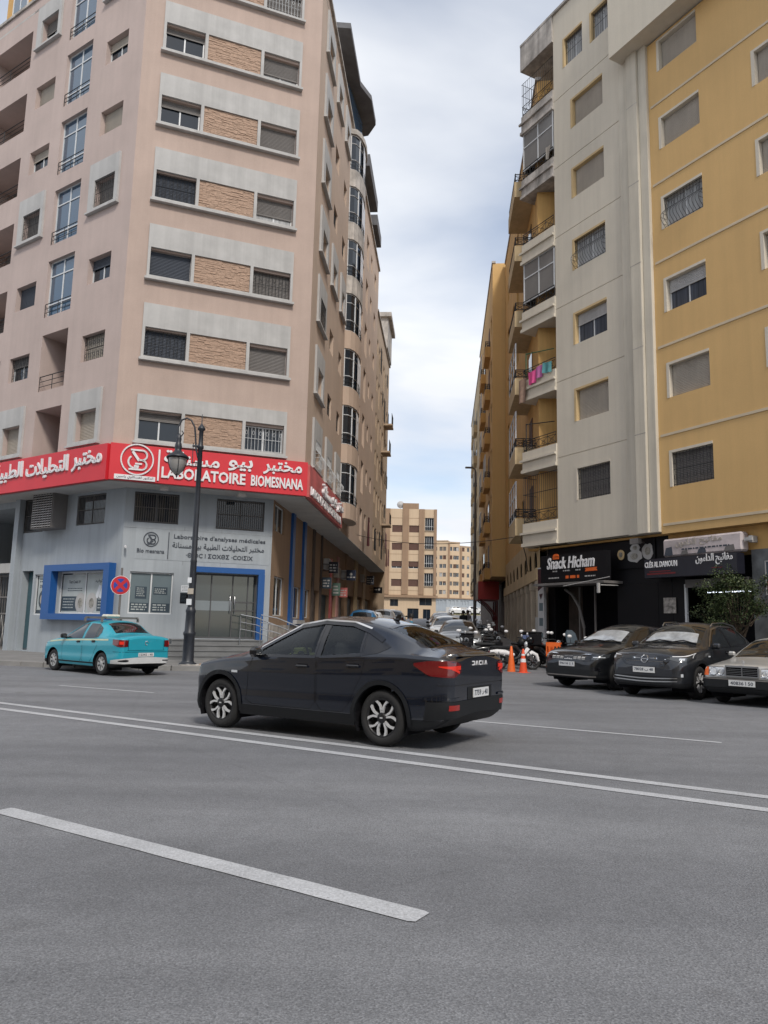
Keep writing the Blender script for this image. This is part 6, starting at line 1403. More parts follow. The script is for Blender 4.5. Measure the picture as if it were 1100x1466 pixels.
# ------------------------------------------------------------------ the dark sedan crossing in front
M_SHADE = mat('silver_sunshade', (0.40, 0.42, 0.44), 0.3, 0.35, 5, metal=0.2, coat=1.0)
def sedan():
    t = thing('sedan_car', 'dark blue black sedan driving past in the middle of the road', 'car', (.50, 10.73, .002), math.atan2(.524, -.852))
    t.scale = (1.03, 1.03, 1.085)
    c = Car(4.40, 1.85, 2.65, .84, [(0, .60), (.03, .70), (.12, .80), (.4, .90), (.85, .985), (1.15, 1.04), (1.55, 1.24), (2.0, 1.43), (2.45, 1.502), (2.95, 1.487), (3.35, 1.415), (3.75, 1.275), (4.02, 1.165), (4.25, 1.12), (4.36, 1.10), (4.40, 1.05)],
            [(0, .56), (.15, .71), (.5, .84), (1.2, .93), (2.4, .965), (3.3, 1.01), (3.8, 1.045), (4.2, 1.04), (4.40, .99)], [(0, .30), (.08, .23), (.5, .205), (3.9, .205), (4.15, .24), (4.32, .33), (4.40, .40)],
            [(0, .60), (.4, .72), (1.1, .77), (1.4, .70), (2.0, .575), (2.8, .585), (3.4, .585), (3.9, .65), (4.2, .70), (4.4, .68)], R=.325, pr=.80, dr=.36)
    paint = paint_mat('dark_blue_paint', (0.004, 0.0065, 0.014), 0.0, .25, .0)
    wf = [(1.40, .965), (1.72, 1.17), (2.04, 1.335), (2.44, 1.395), (2.46, .985)]; wr = [(2.54, .988), (2.52, 1.398), (2.9, 1.378), (3.12, 1.325), (3.16, 1.03)]; wq = [(3.19, 1.035), (3.155, 1.312), (3.34, 1.235), (3.55, 1.135), (3.4, 1.07)]
    c.tops = [(1.24, 1.98, .90), (3.40, 4.02, .86)]
    c.shell(t, paint, [wf, wr], True)
    windows_set(c, t, [wf, wr], M_TINT, .035); windows_set(c, t, [wq], M_GLOSSK, .02)
    obj('windscreen', c.top_panel(1.22, 2.0, .93, .93, -.003), M_TINT, t); rg = obj('rear_window', c.top_panel(3.38, 4.04, .88, .88, -.003), M_TINT, t)
    g = c.top_panel(1.19, 1.25, .96, off=.003, nx=2); g2 = c.top_panel(4.01, 4.06, .90, off=.003, nx=2, g=g); c.top_panel(3.35, 3.41, .90, off=.003, nx=2, g=g2); obj('glass_edge', g2, M_GLOSSK, t)
    # chrome and black weather strips over the side windows
    for sg in (1, -1):
        obj('wind_deflector', c.side_line([(1.50, 1.06), (1.75, 1.205), (2.04, 1.355), (2.43, 1.415), (2.9, 1.395), (3.18, 1.315), (3.42, 1.21)], .05, sg, .014, sub=6), M_GLOSSK, t)
        obj('drip_trim', c.side_line([(1.48, 1.075), (1.75, 1.235), (2.04, 1.385), (2.43, 1.442), (2.9, 1.425), (3.18, 1.35)], .02, sg, .018, sub=6), M_ALLOY, t)
        obj('side_repeater', c.side_panel([(1.06, .735)], [(1.06, .765)], 1.06, 1.17, sg, .010, 4, 2), M_LENS, t)
        m = obj('mirror', mirror_geo() if sg > 0 else mirror_geo(), [M_GLOSSK, M_PLAS, M_LENSD], t, (c.xf - 1.52, sg * (c.Y(1.5, .99) + .02), 1.0)); m.scale = (1, sg, 1)
        obj('cladding', c.side_panel([(1.2, .212)], [(1.2, .335)], 1.22, 3.10, sg, .009, 20, 3), M_PLAS, t)
        obj('headlight', c.wrap_panel('f', [(.34, .70), (.6, .69), (1.0, .735)], [(.34, .755), (.6, .80), (1.0, .825)], sg * .36 if sg > 0 else -.36, sg * 1.0, .004) if sg > 0 else c.wrap_panel('f', [(-1.0, .735), (-.6, .69), (-.34, .70)], [(-1.0, .825), (-.6, .80), (-.34, .755)], -1.0, -.36, .004), M_LENS, t)
        lo = [(.55, .875), (.75, .82), (1.0, .83), (1.24, .94)]; up = [(.55, .965), (.75, 1.005), (1.0, 1.0), (1.24, .97)]
        if sg < 0: lo = [(-a, b) for a, b in lo[::-1]]; up = [(-a, b) for a, b in up[::-1]]
        tl = obj('tail_light', c.wrap_panel('r', lo, up, sg * .55, sg * 1.24, .007, 26, 5), M_TAIL, t)
        lo2 = [(.57, .905), (.64, .905), (.80, .915), (.92, .935)]; up2 = [(.57, .95), (.64, .95), (.80, .945), (.92, .945)]; lo3 = [(.60, .865), (.74, .925)]; up3 = [(.60, .895), (.74, .955)]
        if sg < 0: lo2 = [(-a, b) for a, b in lo2[::-1]]; up2 = [(-a, b) for a, b in up2[::-1]]
        obj('lamp_element', c.wrap_panel('r', lo2, up2, sg * .57, sg * .92, .011, 12, 2), M_TAILON, tl)
        lo4 = [(.60, .86), (.76, .905)]; up4 = [(.60, .89), (.76, .94)]
        if sg < 0: lo4 = [(-a, b) for a, b in lo4[::-1]]; up4 = [(-a, b) for a, b in up4[::-1]]
        obj('lamp_element', c.wrap_panel('r', lo4, up4, sg * .60, sg * .76, .011, 5, 2), M_TAILON, tl)
        obj('reflector', c.wrap_panel('r', [(.5, .455)], [(.5, .515)], sg * .60, sg * .80, .014, 6, 2), M_TAILR, t)
        obj('bumper_crease', c.wrap_panel('r', [(.5, .565)], [(.5, .595)], sg * .55, sg * 1.12, .016, 12, 2), paint, t)
    arch_trim(c, t, .055, M_PLAS)
    obj('rear_bumper', c.wrap_panel('r', [(-1.1, .34), (0, .405), (1.1, .34)], [(-1.1, .545), (0, .56), (1.1, .545)], -1.08, 1.08, .010, 40, 4), M_PLAS, t)
    obj('bumper_seam', c.wrap_panel('r', [(0, .725)], [(0, .735)], -.95, .95, .004, 30, 1), M_GLOSSK, t)
    obj('plate_recess', c.wrap_panel('r', [(0, .56)], [(0, .70)], -.36, .36, .004, 8, 2), M_PLAS, t)
    put_plate(c, t, 'r', '7759 ' + arabic('د') + ' 40', 0, .575, .46, .105, .014)
    # the letters on the boot lid, boot edge, spoiler lip
    lt = MB()
    def seg(x, z, a, b, w_, h_): pass
    for i, ch in enumerate(('D', 'A', 'C', 'I', 'A')):
        w_ = .075; x = -.235 + i * (.098) - (.02 if i == 4 else 0) + (.012 if i == 3 else 0); q = MB(); h = .052; s_ = .013
        if ch in 'DC':
            sx = 1 if ch == 'D' else -1
            if ch == 'D': q.box(0, w_ * .7, -.006, 0, h - s_, h); q.box(0, w_ * .7, -.006, 0, 0, s_); q.plate([(w_ * .55, h), (w_ * .8, h), (w_, h * .7), (w_, h * .3), (w_ * .8, 0), (w_ * .55, 0), (w_ * .75, h * .3), (w_ * .75, h * .7)], -.006, 0)
            else: q.box(w_ * .3, w_, -.006, 0, h - s_, h); q.box(w_ * .3, w_, -.006, 0, 0, s_); q.plate([(w_ * .45, 0), (w_ * .2, 0), (0, h * .3), (0, h * .7), (w_ * .2, h), (w_ * .45, h), (w_ * .25, h * .7), (w_ * .25, h * .3)], -.006, 0)
        elif ch == 'I': q.box(0, s_ * 1.1, -.006, 0, 0, h)
        else: q.plate([(0, 0), (s_ * 1.2, 0), (w_ * .5, h - .012), (w_ - s_ * 1.2, 0), (w_, 0), (w_ * .5 + .008, h), (w_ * .5 - .008, h)][::-1], -.006, 0)
        lt.merge(q, Matrix.Translation((x, 0, 0)))
    obj('badge', c.wrap_geo('r', lt, 0, .945, .005), M_LET, t)
    seam_top(c, t, 4.08, .92); seam_top(c, t, 1.16, .96)
    obj('boot_lip', c.wrap_panel('r', [(0, 1.055)], [(0, 1.082)], -.70, .70, .016, 20, 2), paint, t)
    g = MB(); g.box(-.03, .06, -.025, .025, 0, .03, 0, .01); g.add([(-.05, -.012, .02), (.04, -.012, .02), (.0, 0, .085), (-.055, 0, .085), (-.05, .012, .02), (.04, .012, .02)], [(0, 1, 2, 3), (5, 4, 3, 2), (1, 5, 2), (4, 0, 3)]); obj('aerial', g, M_GLOSSK, t, (c.xf - 3.18, 0, c.top(3.18, 0) - .005))
    door_set(c, t, paint, [([(1.42, .955), (1.36, .80), (1.34, .40), (1.45, .355), (2.42, .355), (2.50, .44), (2.49, .97)], (2.28, .865)), ([(2.51, .97), (2.52, .44), (2.60, .355), (2.92, .355), (3.02, .45), (3.12, .66), (3.20, .78), (3.24, 1.0)], (3.08, .90))], M_GLOSSK)
    for sg in (1, -1):
        obj('crease', c.side_line([(2.5, .945), (2.9, .955), (3.3, .985), (3.8, 1.0)], .008, sg, .006), paint, t)
        obj('pillar_cover', c.side_panel([(2.44, .985)], [(2.44, 1.40)], 2.455, 2.55, sg, .001, 3, 6), M_GLOSSK, t)
    # front end
    obj('grille', c.wrap_panel('f', [(0, .60)], [(0, .735)], -.42, .42, .004, 12, 3), M_GLOSSK, t); obj('lower_grille', c.wrap_panel('f', [(0, .33)], [(0, .45)], -.55, .55, .006, 12, 3), M_PLAS, t); put_plate(c, t, 'f', '7759 ' + arabic('د') + ' 40', 0, .48)
    # cabin
    g = MB(); g.box(c.xf - 3.5, c.xf - 1.3, -.70, .70, .30, .36); g.box(c.xf - 1.62, c.xf - 1.30, -.72, .72, .60, .93, 0, .06); g.box(c.xf - 3.9, c.xf - 3.35, -.62, .62, .92, 1.0); obj('cabin_floor', g, M_SEAT, t)
    sm_ = seat_geo().mesh('seat', M_SEAT)
    for x, y in ((c.xf - 2.35, .36), (c.xf - 2.35, -.36), (c.xf - 2.98, .36), (c.xf - 2.98, -.36)): obj('seat', sm_, None, t, (x, y, .48 if x > c.xf - 2.5 else .36))
    g = MB(); g.tube([(.0 + .045 * math.sin(a), .185 * math.cos(a), .17 * math.sin(a)) for a in [i * math.pi / 10 for i in range(20)]], .016, 6, closed=True); g.bar((0, -.17, 0), (0, .17, 0), .014, 5); g.bar((0, 0, 0), (.22, 0, -.1), .03, 6); g.lathe([(0, -.02), (.05, -.02), (.05, .01), (0, .02)], 10, axis='y'); obj('steering_wheel', g, M_PLAS, t, (c.xf - 1.82, .36, .98))
    g = MB(); g.box(-.16, .16, -.2, .2, 0, .05, 0, .02); g.box(-.05, .15, -.1, .12, .05, .12, 0, .02); obj('lime_reflection', g, mat('reflection_lime', (0.55, 0.58, 0.22), 0.9, 0.3, 6), t, (c.xf - 1.56, -.1, .935))  # yellow-green window reflection, built as a coloured block on the dashboard
    add_wheels(c, t, .222, .20, 'twin', [M_ALLOY, M_ALLOYD, M_ALLOYD])
    return t, c
T_, C_ = sedan()
def squash_front(t, x0, k):
    for o in t.children:
        if o.name.startswith('wheel') and not o.name.startswith('wheel_arch'): continue
        if o.type == 'MESH' and abs(o.rotation_euler.z) < .01:
            for v in o.data.vertices:
                x = v.co.x + o.location.x
                if x > x0: v.co.x = x0 + (x - x0) * k - o.location.x
        elif o.location.x > x0: o.location.x = x0 + (o.location.x - x0) * k
squash_front(T_, 2.65 + .40, .36)
# ------------------------------------------------------------------ turquoise taxi at the far kerb
def taxi():
    t = thing('taxi_car', 'turquoise sedan taxi with roof light and white rear bumper at the far kerb', 'car', (-7.10, 21.9, .002), math.atan2(math.cos(R(-51)), math.sin(R(-51))))
    t.scale = (.965, .965, .985)
    c = Car(4.35, 1.73, 2.63, .80, [(0, .62), (.03, .72), (.12, .81), (.45, .93), (.9, 1.0), (1.15, 1.04), (1.55, 1.25), (1.98, 1.44), (2.4, 1.515), (2.9, 1.505), (3.2, 1.43), (3.55, 1.24), (3.72, 1.16), (3.85, 1.125), (4.2, 1.115), (4.3, 1.10), (4.35, 1.03)],
            [(0, .58), (.15, .73), (.5, .86), (1.2, .95), (2.4, .975), (3.3, 1.0), (3.8, 1.03), (4.2, 1.03), (4.35, .98)], [(0, .30), (.08, .23), (.5, .22), (3.85, .22), (4.1, .27), (4.3, .33), (4.35, .36)],
            [(0, .58), (.4, .68), (1.1, .72), (1.4, .66), (2.0, .56), (2.8, .565), (3.3, .57), (3.8, .64), (4.1, .70), (4.35, .68)], R=.315, pr=.86, dr=.3)
    paint = paint_mat('turquoise_paint', (0.010, 0.30, 0.40), 0.0, .35, .3)
    c.tops = []; c.shell(t, paint, [])
    wf = [(1.42, .99), (1.75, 1.19), (2.02, 1.34), (2.36, 1.40), (2.38, 1.0)]; wr = [(2.50, 1.005), (2.48, 1.40), (2.9, 1.385), (3.02, 1.34), (3.05, 1.02)]; wq = [(3.08, 1.02), (3.06, 1.325), (3.16, 1.27), (3.24, 1.16), (3.2, 1.05)]
    windows_set(c, t, [wf, wr, wq], M_CGLASS, .025)
    obj('windscreen', c.top_panel(1.22, 1.98, .92, .92), M_CGLASS, t); obj('rear_window', c.top_panel(3.14, 3.70, .88, .90, .004, rnd=.06), M_CGLASS, t)
    M_STRIPE = mat('pale_stripe', (0.55, 0.62, 0.45), .5, .1, 4)
    for sg in (1, -1):
        obj('stripe', c.side_line([(.45, .845), (1.2, .90), (2.4, .945), (3.3, .965), (3.75, .975)], .045, sg, .004, sub=10), M_STRIPE, t)
        m = obj('mirror', mirror_geo(), [M_PLAS, M_PLAS, M_LENSD], t, (c.xf - 1.5, sg * (c.Y(1.5, 1.0) + .02), 1.02)); m.scale = (1.1, sg * 1.05, 1.1)
        lo = [(.60, .80), (.8, .79), (1.12, .86)]; up = [(.60, .98), (.8, .985), (1.12, .995)]
        if sg < 0: lo = [(-a, b) for a, b in lo[::-1]]; up = [(-a, b) for a, b in up[::-1]]
        tl = obj('tail_light', c.wrap_panel('r', lo, up, sg * .60, sg * 1.12, .008, 18, 5), M_TAIL, t); obj('lamp_element', c.wrap_panel('r', [(.7, .86)], [(.7, .94)], sg * .72, sg * .84, .012, 4, 2), M_TAILON, tl)
        obj('trim', c.wrap_panel('r', [(.56, .8)], [(.56, .98)], sg * .585, sg * .60, .008, 2, 4), M_GLOSSK, tl)
        lo = [(.4, .72), (.95, .75)]; up = [(.4, .80), (.95, .89)]
        if sg < 0: lo = [(-a, b) for a, b in lo[::-1]]; up = [(-a, b) for a, b in up[::-1]]
        obj('headlight', c.wrap_panel('f', lo, up, sg * .42, sg * .92, .004), M_LENS, t)
        obj('side_sill', c.side_panel([(1.2, .235)], [(1.2, .30)], 1.18, 3.05, sg, .01, 16, 2), paint, t)
        obj('bumper_vent', c.wrap_panel('r', [(.55, .41), (.65, .39), (.85, .41)], [(.55, .44), (.65, .455), (.85, .43)], sg * .55, sg * .85, .018, 8, 2), M_GLOSSK, t)
    obj('rear_bumper', c.wrap_panel('r', [(-1.2, .335), (0, .345), (1.2, .335)], [(-1.2, .43), (-.5, .50), (0, .52), (.5, .50), (1.2, .43)], -1.15, 1.15, .014, 44, 4), mat('bumper_white', (0.55, 0.56, 0.57), .45, .08, 4), t)
    obj('boot_seam', c.wrap_panel('r', [(0, .70)], [(0, .708)], -.60, .60, .004, 20, 1), M_GLOSSK, t); obj('bumper_seam', c.wrap_panel('r', [(0, .655)], [(0, .664)], -1.1, 1.1, .004, 30, 1), M_GLOSSK, t)
    for sg in (1, -1): obj('boot_seam', c.wrap_panel('r', [(.6, .705)], [(.6, 1.02)], sg * .570, sg * .578, .004, 1, 8), M_GLOSSK, t)
    obj('front_bumper', c.wrap_panel('f', [(0, .31)], [(0, .42)], -1.0, 1.0, .012, 30, 3), mat('bumper_white', (0.55, 0.56, 0.57)), t)
    put_plate(c, t, 'r', '12342 ' + arabic('ا') + ' 40' if 0 else '12342 - 40', -.0, .535, .5, .10)
    g = MB(); g.tube([(0 + .05 * math.cos(a), -.006, .05 * math.sin(a)) for a in [i * math.pi / 5 for i in range(9)]], .009, 4); o_ = obj('badge', c.wrap_geo('r', g, 0, .90, .005), M_CHROME, t)
    door_set(c, t, paint, [([(1.40, .965), (1.34, .80), (1.33, .40), (1.45, .33), (2.34, .33), (2.43, .42), (2.42, .985)], (2.22, .885)), ([(2.45, .985), (2.46, .42), (2.52, .33), (2.86, .33), (2.98, .44), (3.1, .66), (3.22, .80), (3.2, 1.0)], (3.02, .915))], M_PLAS)
    seam_top(c, t, 3.80, .95)
    g = MB(); g.box(-.15, .15, -.24, .24, .06, .16, 0, .04); rl = obj('roof_light', g, mat('roof_light_cream', (0.6, 0.58, 0.5), .35, .05, 3, coat=.4), t, (c.xf - 2.45, 0, c.top(2.45, 0)))
    g = MB()
    for x in (.45, -.45): g.box(x - .02, x + .02, -.62, .62, .03, .06); g.box(x - .03, x + .03, -.62, -.57, -.06, .03); g.box(x - .03, x + .03, .57, .62, -.06, .03)
    g.box(-.55, .55, .50, .54, .061, .09); g.box(-.55, .55, -.54, -.50, .061, .09); obj('roof_rack', g, M_SHUT, t, (c.xf - 2.5, 0, c.top(2.45, 0)))
    add_wheels(c, t, .19, .18, 'cover', [mat('hubcap', (0.35, 0.36, 0.37), .45, .1, 6), M_ALLOYD, M_SHUT])
taxi()
# ------------------------------------------------------------------ parked cars on the right, noses out
def hatch():
    t = thing('hatchback_car', 'black hatchback with light bar grille parked nose out in front of the snack shop', 'car', (7.92, 22.55, .0), R(-145))
    t.scale = (1.08, 1.08, 1.12)
    c = Car(4.09, 1.82, 2.60, .82, [(0, .62), (.03, .74), (.12, .85), (.45, .95), (.9, 1.02), (1.12, 1.06), (1.5, 1.25), (1.95, 1.45), (2.4, 1.53), (3.0, 1.50), (3.5, 1.40), (3.8, 1.28), (4.0, 1.02), (4.09, .8)],
            [(0, .58), (.15, .75), (.5, .88), (1.2, .97), (2.4, 1.0), (3.3, 1.03), (4.09, .95)], [(0, .30), (.08, .25), (.5, .23), (3.8, .25), (4.09, .40)], [(0, .62), (.4, .72), (1.1, .78), (1.4, .70), (2.0, .58), (3.0, .58), (4.09, .56)], R=.33, pf=.76)
    paint = paint_mat('black_paint', (0.007, 0.008, 0.010), 0.2, .3, .1)
    c.tops = []; c.shell(t, paint, [])
    windows_set(c, t, [[(1.40, 1.0), (1.72, 1.2), (2.02, 1.36), (2.38, 1.42), (2.40, 1.02)], [(2.48, 1.02), (2.46, 1.42), (3.0, 1.40), (3.2, 1.3), (3.25, 1.08)]], M_CGLASS, .03)
    obj('windscreen', c.top_panel(1.18, 1.96, .92, .94, rnd=.05), M_CGLASS, t)
    g = MB()
    c.top_panel(1.24, 1.74, .80, .80, .006, g=g, rnd=.05); obj('sunshade', g, M_SHADE, t)
    wp = MB(); 
    for y0, y1 in ((-.5, .12), (.05, .62)): wp.tube([(c.xf - 1.17, y0, c.top(1.17, y0) + .02), (c.xf - 1.24, (y0 + y1) / 2, c.top(1.24, .2) + .03), (c.xf - 1.22, y1, c.top(1.22, y1) + .015)], .012, 5)
    obj('wiper', wp, M_PLAS, t)
    obj('grille', c.wrap_panel('f', [(-.9, .67), (0, .63), (.9, .67)], [(-.9, .76), (0, .80), (.9, .76)], -.66, .66, .006, 24, 4), M_GLOSSK, t)
    em = MB()
    for sx in (1, -1):
        a, b = sorted((sx * .012, sx * .125)); em.box(a, b, -.008, 0, .022, .044); em.box(a, b, -.008, 0, -.044, -.022); a, b = sorted((sx * .012, sx * .036)); em.box(a, b, -.008, 0, -.0215, .0215)
    obj('badge', c.wrap_geo('f', em, 0, .715, .008), M_LET, t)
    br = MB()
    for sx in (1, -1):
        for k in range(3):
            for z in (-.026, .012):
                x0 = sx * (.16 + k * .125); br.box(min(x0, x0 + sx * .095), max(x0, x0 + sx * .095), -.006, 0, z - .004, z + .020)
    obj('grille_bar', c.wrap_geo('f', br, 0, .715, .008), M_SURR, t)
    obj('bonnet_edge', c.wrap_panel('f', [(0, .80)], [(0, .815)], -.62, .62, .006, 20, 1), M_CHROME, t)
    for sg in (1, -1):
        lo = [(.66, .69), (.8, .69), (1.15, .755)]; up = [(.66, .765), (.8, .79), (1.15, .825)]
        if sg < 0: lo = [(-a, b) for a, b in lo[::-1]]; up = [(-a, b) for a, b in up[::-1]]
        hl = obj('headlight', c.wrap_panel('f', lo, up, sg * .67, sg * 1.12, .006, 16, 4), M_LENSD, t); obj('lamp_element', c.wrap_panel('f', [(.7, .735)], [(.7, .75)], sg * .70, sg * 1.0, .010, 8, 1), M_LENS, hl)
        m = obj('mirror', mirror_geo(), [M_GLOSSK, M_PLAS, M_LENSD], t, (c.xf - 1.5, sg * (c.Y(1.5, 1.0) + .02), 1.02)); m.scale = (1, sg, 1)
        obj('fog_light', c.wrap_panel('f', [(.7, .44)], [(.7, .50)], sg * .72, sg * .92, .010, 5, 2), M_GLOSSK, t)
    obj('lower_grille', c.wrap_panel('f', [(-.9, .36), (0, .33), (.9, .36)], [(0, .46)], -.85, .85, .008, 24, 3), M_PLAS, t); obj('skid_trim', c.wrap_panel('f', [(0, .295)], [(0, .325)], -.8, .8, .014, 24, 1), M_SHUT, t)
    put_plate(c, t, 'f', '9696 - 1 - 1' if 0 else '9616 | 1', -.02, .52, .48, .11, .016); arch_trim(c, t, .05)
    door_set(c, t, paint, [([(1.38, .98), (1.34, .8), (1.33, .4), (1.45, .35), (2.36, .35), (2.43, .44), (2.42, 1.0)], (2.22, .90))], M_GLOSSK)
    seam_top(c, t, 1.14, .96); add_wheels(c, t, .21, .2, 'dark', [M_ALLOY, M_ALLOYD, M_SHUT])
    return t, c, paint
hatch()
def suv():
    t = thing('crossover_car', 'dark grey crossover with chrome roof line parked nose out between hatchback and old saloon', 'car', (8.69, 20.5, .0), R(-136))
    t.scale = (1.06, 1.06, 1.11)
    c = Car(4.21, 1.80, 2.60, .86, [(0, .66), (.03, .80), (.12, .92), (.45, 1.02), (.9, 1.08), (1.12, 1.11), (1.5, 1.31), (1.95, 1.52), (2.4, 1.60), (3.1, 1.585), (3.6, 1.50), (3.95, 1.35), (4.1, 1.1), (4.21, .85)],
            [(0, .62), (.15, .80), (.5, .93), (1.2, 1.01), (2.4, 1.05), (3.3, 1.10), (4.21, 1.0)], [(0, .30), (.08, .25), (.5, .235), (3.9, .25), (4.21, .42)], [(0, .62), (.4, .73), (1.1, .78), (1.4, .72), (2.0, .60), (3.2, .60), (4.21, .60)], R=.345, pf=.74)
    paint = paint_mat('graphite_paint', (0.028, 0.031, 0.038), 0.5, .32, .12); c.tops = []; c.shell(t, paint, [])
    wins = [[(1.42, 1.05), (1.74, 1.25), (2.02, 1.41), (2.40, 1.48), (2.42, 1.07)], [(2.48, 1.075), (2.46, 1.485), (3.1, 1.47), (3.42, 1.38), (3.55, 1.22), (3.4, 1.14)]]
    windows_set(c, t, wins, M_CGLASS, .028)
    obj('windscreen', c.top_panel(1.18, 1.96, .92, .94, rnd=.05), M_CGLASS, t)
    obj('sunshade', c.top_panel(1.24, 1.62, .82, .78, .006, rnd=.05), M_SHADE, t)
    wp = MB()
    for y0, y1 in ((-.55, .05), (.0, .62)): wp.tube([(c.xf - 1.17, y0, c.top(1.17, y0) + .02), (c.xf - 1.26, (y0 + y1) / 2, c.top(1.26, .2) + .03), (c.xf - 1.23, y1, c.top(1.23, y1) + .015)], .013, 5)
    obj('wiper', wp, M_PLAS, t)
    for sg in (1, -1):
        obj('chrome_trim', c.side_line([(1.38, 1.075), (1.74, 1.29), (2.02, 1.445), (2.40, 1.515), (3.1, 1.505), (3.45, 1.41), (3.62, 1.24), (3.5, 1.14)], .026, sg, .008, sub=6), M_STEEL, t)
        rr = MB(); rr.tube([(c.xf - d, sg * (c.prof(d)[5] - .02), c.top(d, c.prof(d)[5] * .93) + h) for d, h in ((2.1, .0), (2.2, .05), (2.8, .06), (3.4, .05), (3.55, 0))], .018, 6); obj('roof_rail', rr, M_STEEL, t)
        m = obj('mirror', mirror_geo(), [paint, M_PLAS, M_LENSD], t, (c.xf - 1.5, sg * (c.Y(1.5, 1.05) + .02), 1.08)); m.scale = (1, sg, 1)
        lo = [(.50, .82), (.8, .765), (1.18, .87)]; up = [(.50, .865), (.8, .885), (1.18, .955)]
        if sg < 0: lo = [(-a, b) for a, b in lo[::-1]]; up = [(-a, b) for a, b in up[::-1]]
        hl = obj('headlight', c.wrap_panel('f', lo, up, sg * .50, sg * 1.16, .006, 18, 4), M_LENSD, t)
        lo = [(.6, .865), (.8, .87), (1.12, .935)]; up = [(.6, .877), (.8, .885), (1.12, .952)]
        if sg < 0: lo = [(-a, b) for a, b in lo[::-1]]; up = [(-a, b) for a, b in up[::-1]]
        obj('lamp_element', c.wrap_panel('f', lo, up, sg * .6, sg * 1.12, .011, 12, 1), M_LET, hl); obj('lamp_element', c.wrap_panel('f', [(.7, .80)], [(.7, .84)], sg * .74, sg * .86, .011, 4, 2), M_LENS, hl); obj('lamp_element', c.wrap_panel('f', [(1.05, .845)], [(1.05, .93)], sg * 1.09, sg * 1.115, .011, 2, 3), M_LET, hl)
        lo = [(.5, .43), (.9, .43)]; up = [(.5, .52), (.9, .53)]
        obj('fog_light', c.wrap_panel('f', [(.7, .47)], [(.7, .53)], sg * .80, sg * .86, .012, 3, 2), M_LENS, t)
        obj('grille_wing', c.wrap_panel('f', [(0, .795), (.48, .805)] if sg > 0 else [(-.48, .805), (0, .795)], [(0, .822), (.48, .85)] if sg > 0 else [(-.48, .85), (0, .822)], sg * .10, sg * .48, .014, 10, 1), M_CHROME, t)
    obj('grille', c.wrap_panel('f', [(-.56, .78), (-.44, .68), (0, .655), (.44, .68), (.56, .78)], [(-.56, .86), (0, .885), (.56, .86)], -.55, .55, .007, 20, 4), M_GLOSSK, t)
    for z in (.72, .76): obj('grille_bar', c.wrap_panel('f', [(0, z)], [(0, z + .008)], -.42, .42, .011, 16, 1), M_SHUT, t)
    bd = MB(); bd.tube([(.075 * math.cos(a), -.008, .075 * math.sin(a)) for a in [i * math.pi / 9 for i in range(18)]], .011, 5, closed=True); bd.plate([(-.075, .014), (-.03, .006), (.05, .012), (.075, -.014), (.03, -.006), (-.05, -.012)][::-1], -.016, -.004); obj('badge', c.wrap_geo('f', bd, 0, .808, .012), M_CHROME, t)
    obj('lower_grille', c.wrap_panel('f', [(-.8, .40), (0, .38), (.8, .40)], [(0, .47)], -.8, .8, .008, 24, 3), M_PLAS, t)
    for z in (.345, .405): obj('skid_trim', c.wrap_panel('f', [(-.75, z + .03), (0, z), (.75, z + .03)], [(-.75, z + .05), (0, z + .022), (.75, z + .05)], -.72, .72, .016, 24, 1), M_STEEL, t)
    put_plate(c, t, 'f', '78028 ' + arabic('ب') + ' 48', -.0, .53, .50, .115, .016); arch_trim(c, t, .06)
    obj('side_repeater', c.side_panel([(1.2, .86)], [(1.2, .89)], 1.2, 1.3, 1, .01, 3, 1), M_LENS, t)
    door_set(c, t, paint, [([(1.40, 1.04), (1.36, .8), (1.35, .42), (1.45, .37), (2.36, .37), (2.44, .46), (2.43, 1.05)], (2.22, .95)), ([(2.46, 1.06), (2.47, .46), (2.55, .37), (2.85, .37), (2.95, .45), (3.1, .7), (3.3, .9), (3.35, 1.1)], (3.1, .99))], paint)
    for sg in (1, -1): obj('cladding', c.side_panel([(1.2, .245)], [(1.2, .40)], 1.24, 3.06, sg, .012, 20, 3), M_PLAS, t)
    seam_top(c, t, 1.14, .96); add_wheels(c, t, .225, .21, 'dark', [M_ALLOYD if 0 else M_ALLOY, M_ALLOYD, M_SHUT])
suv()
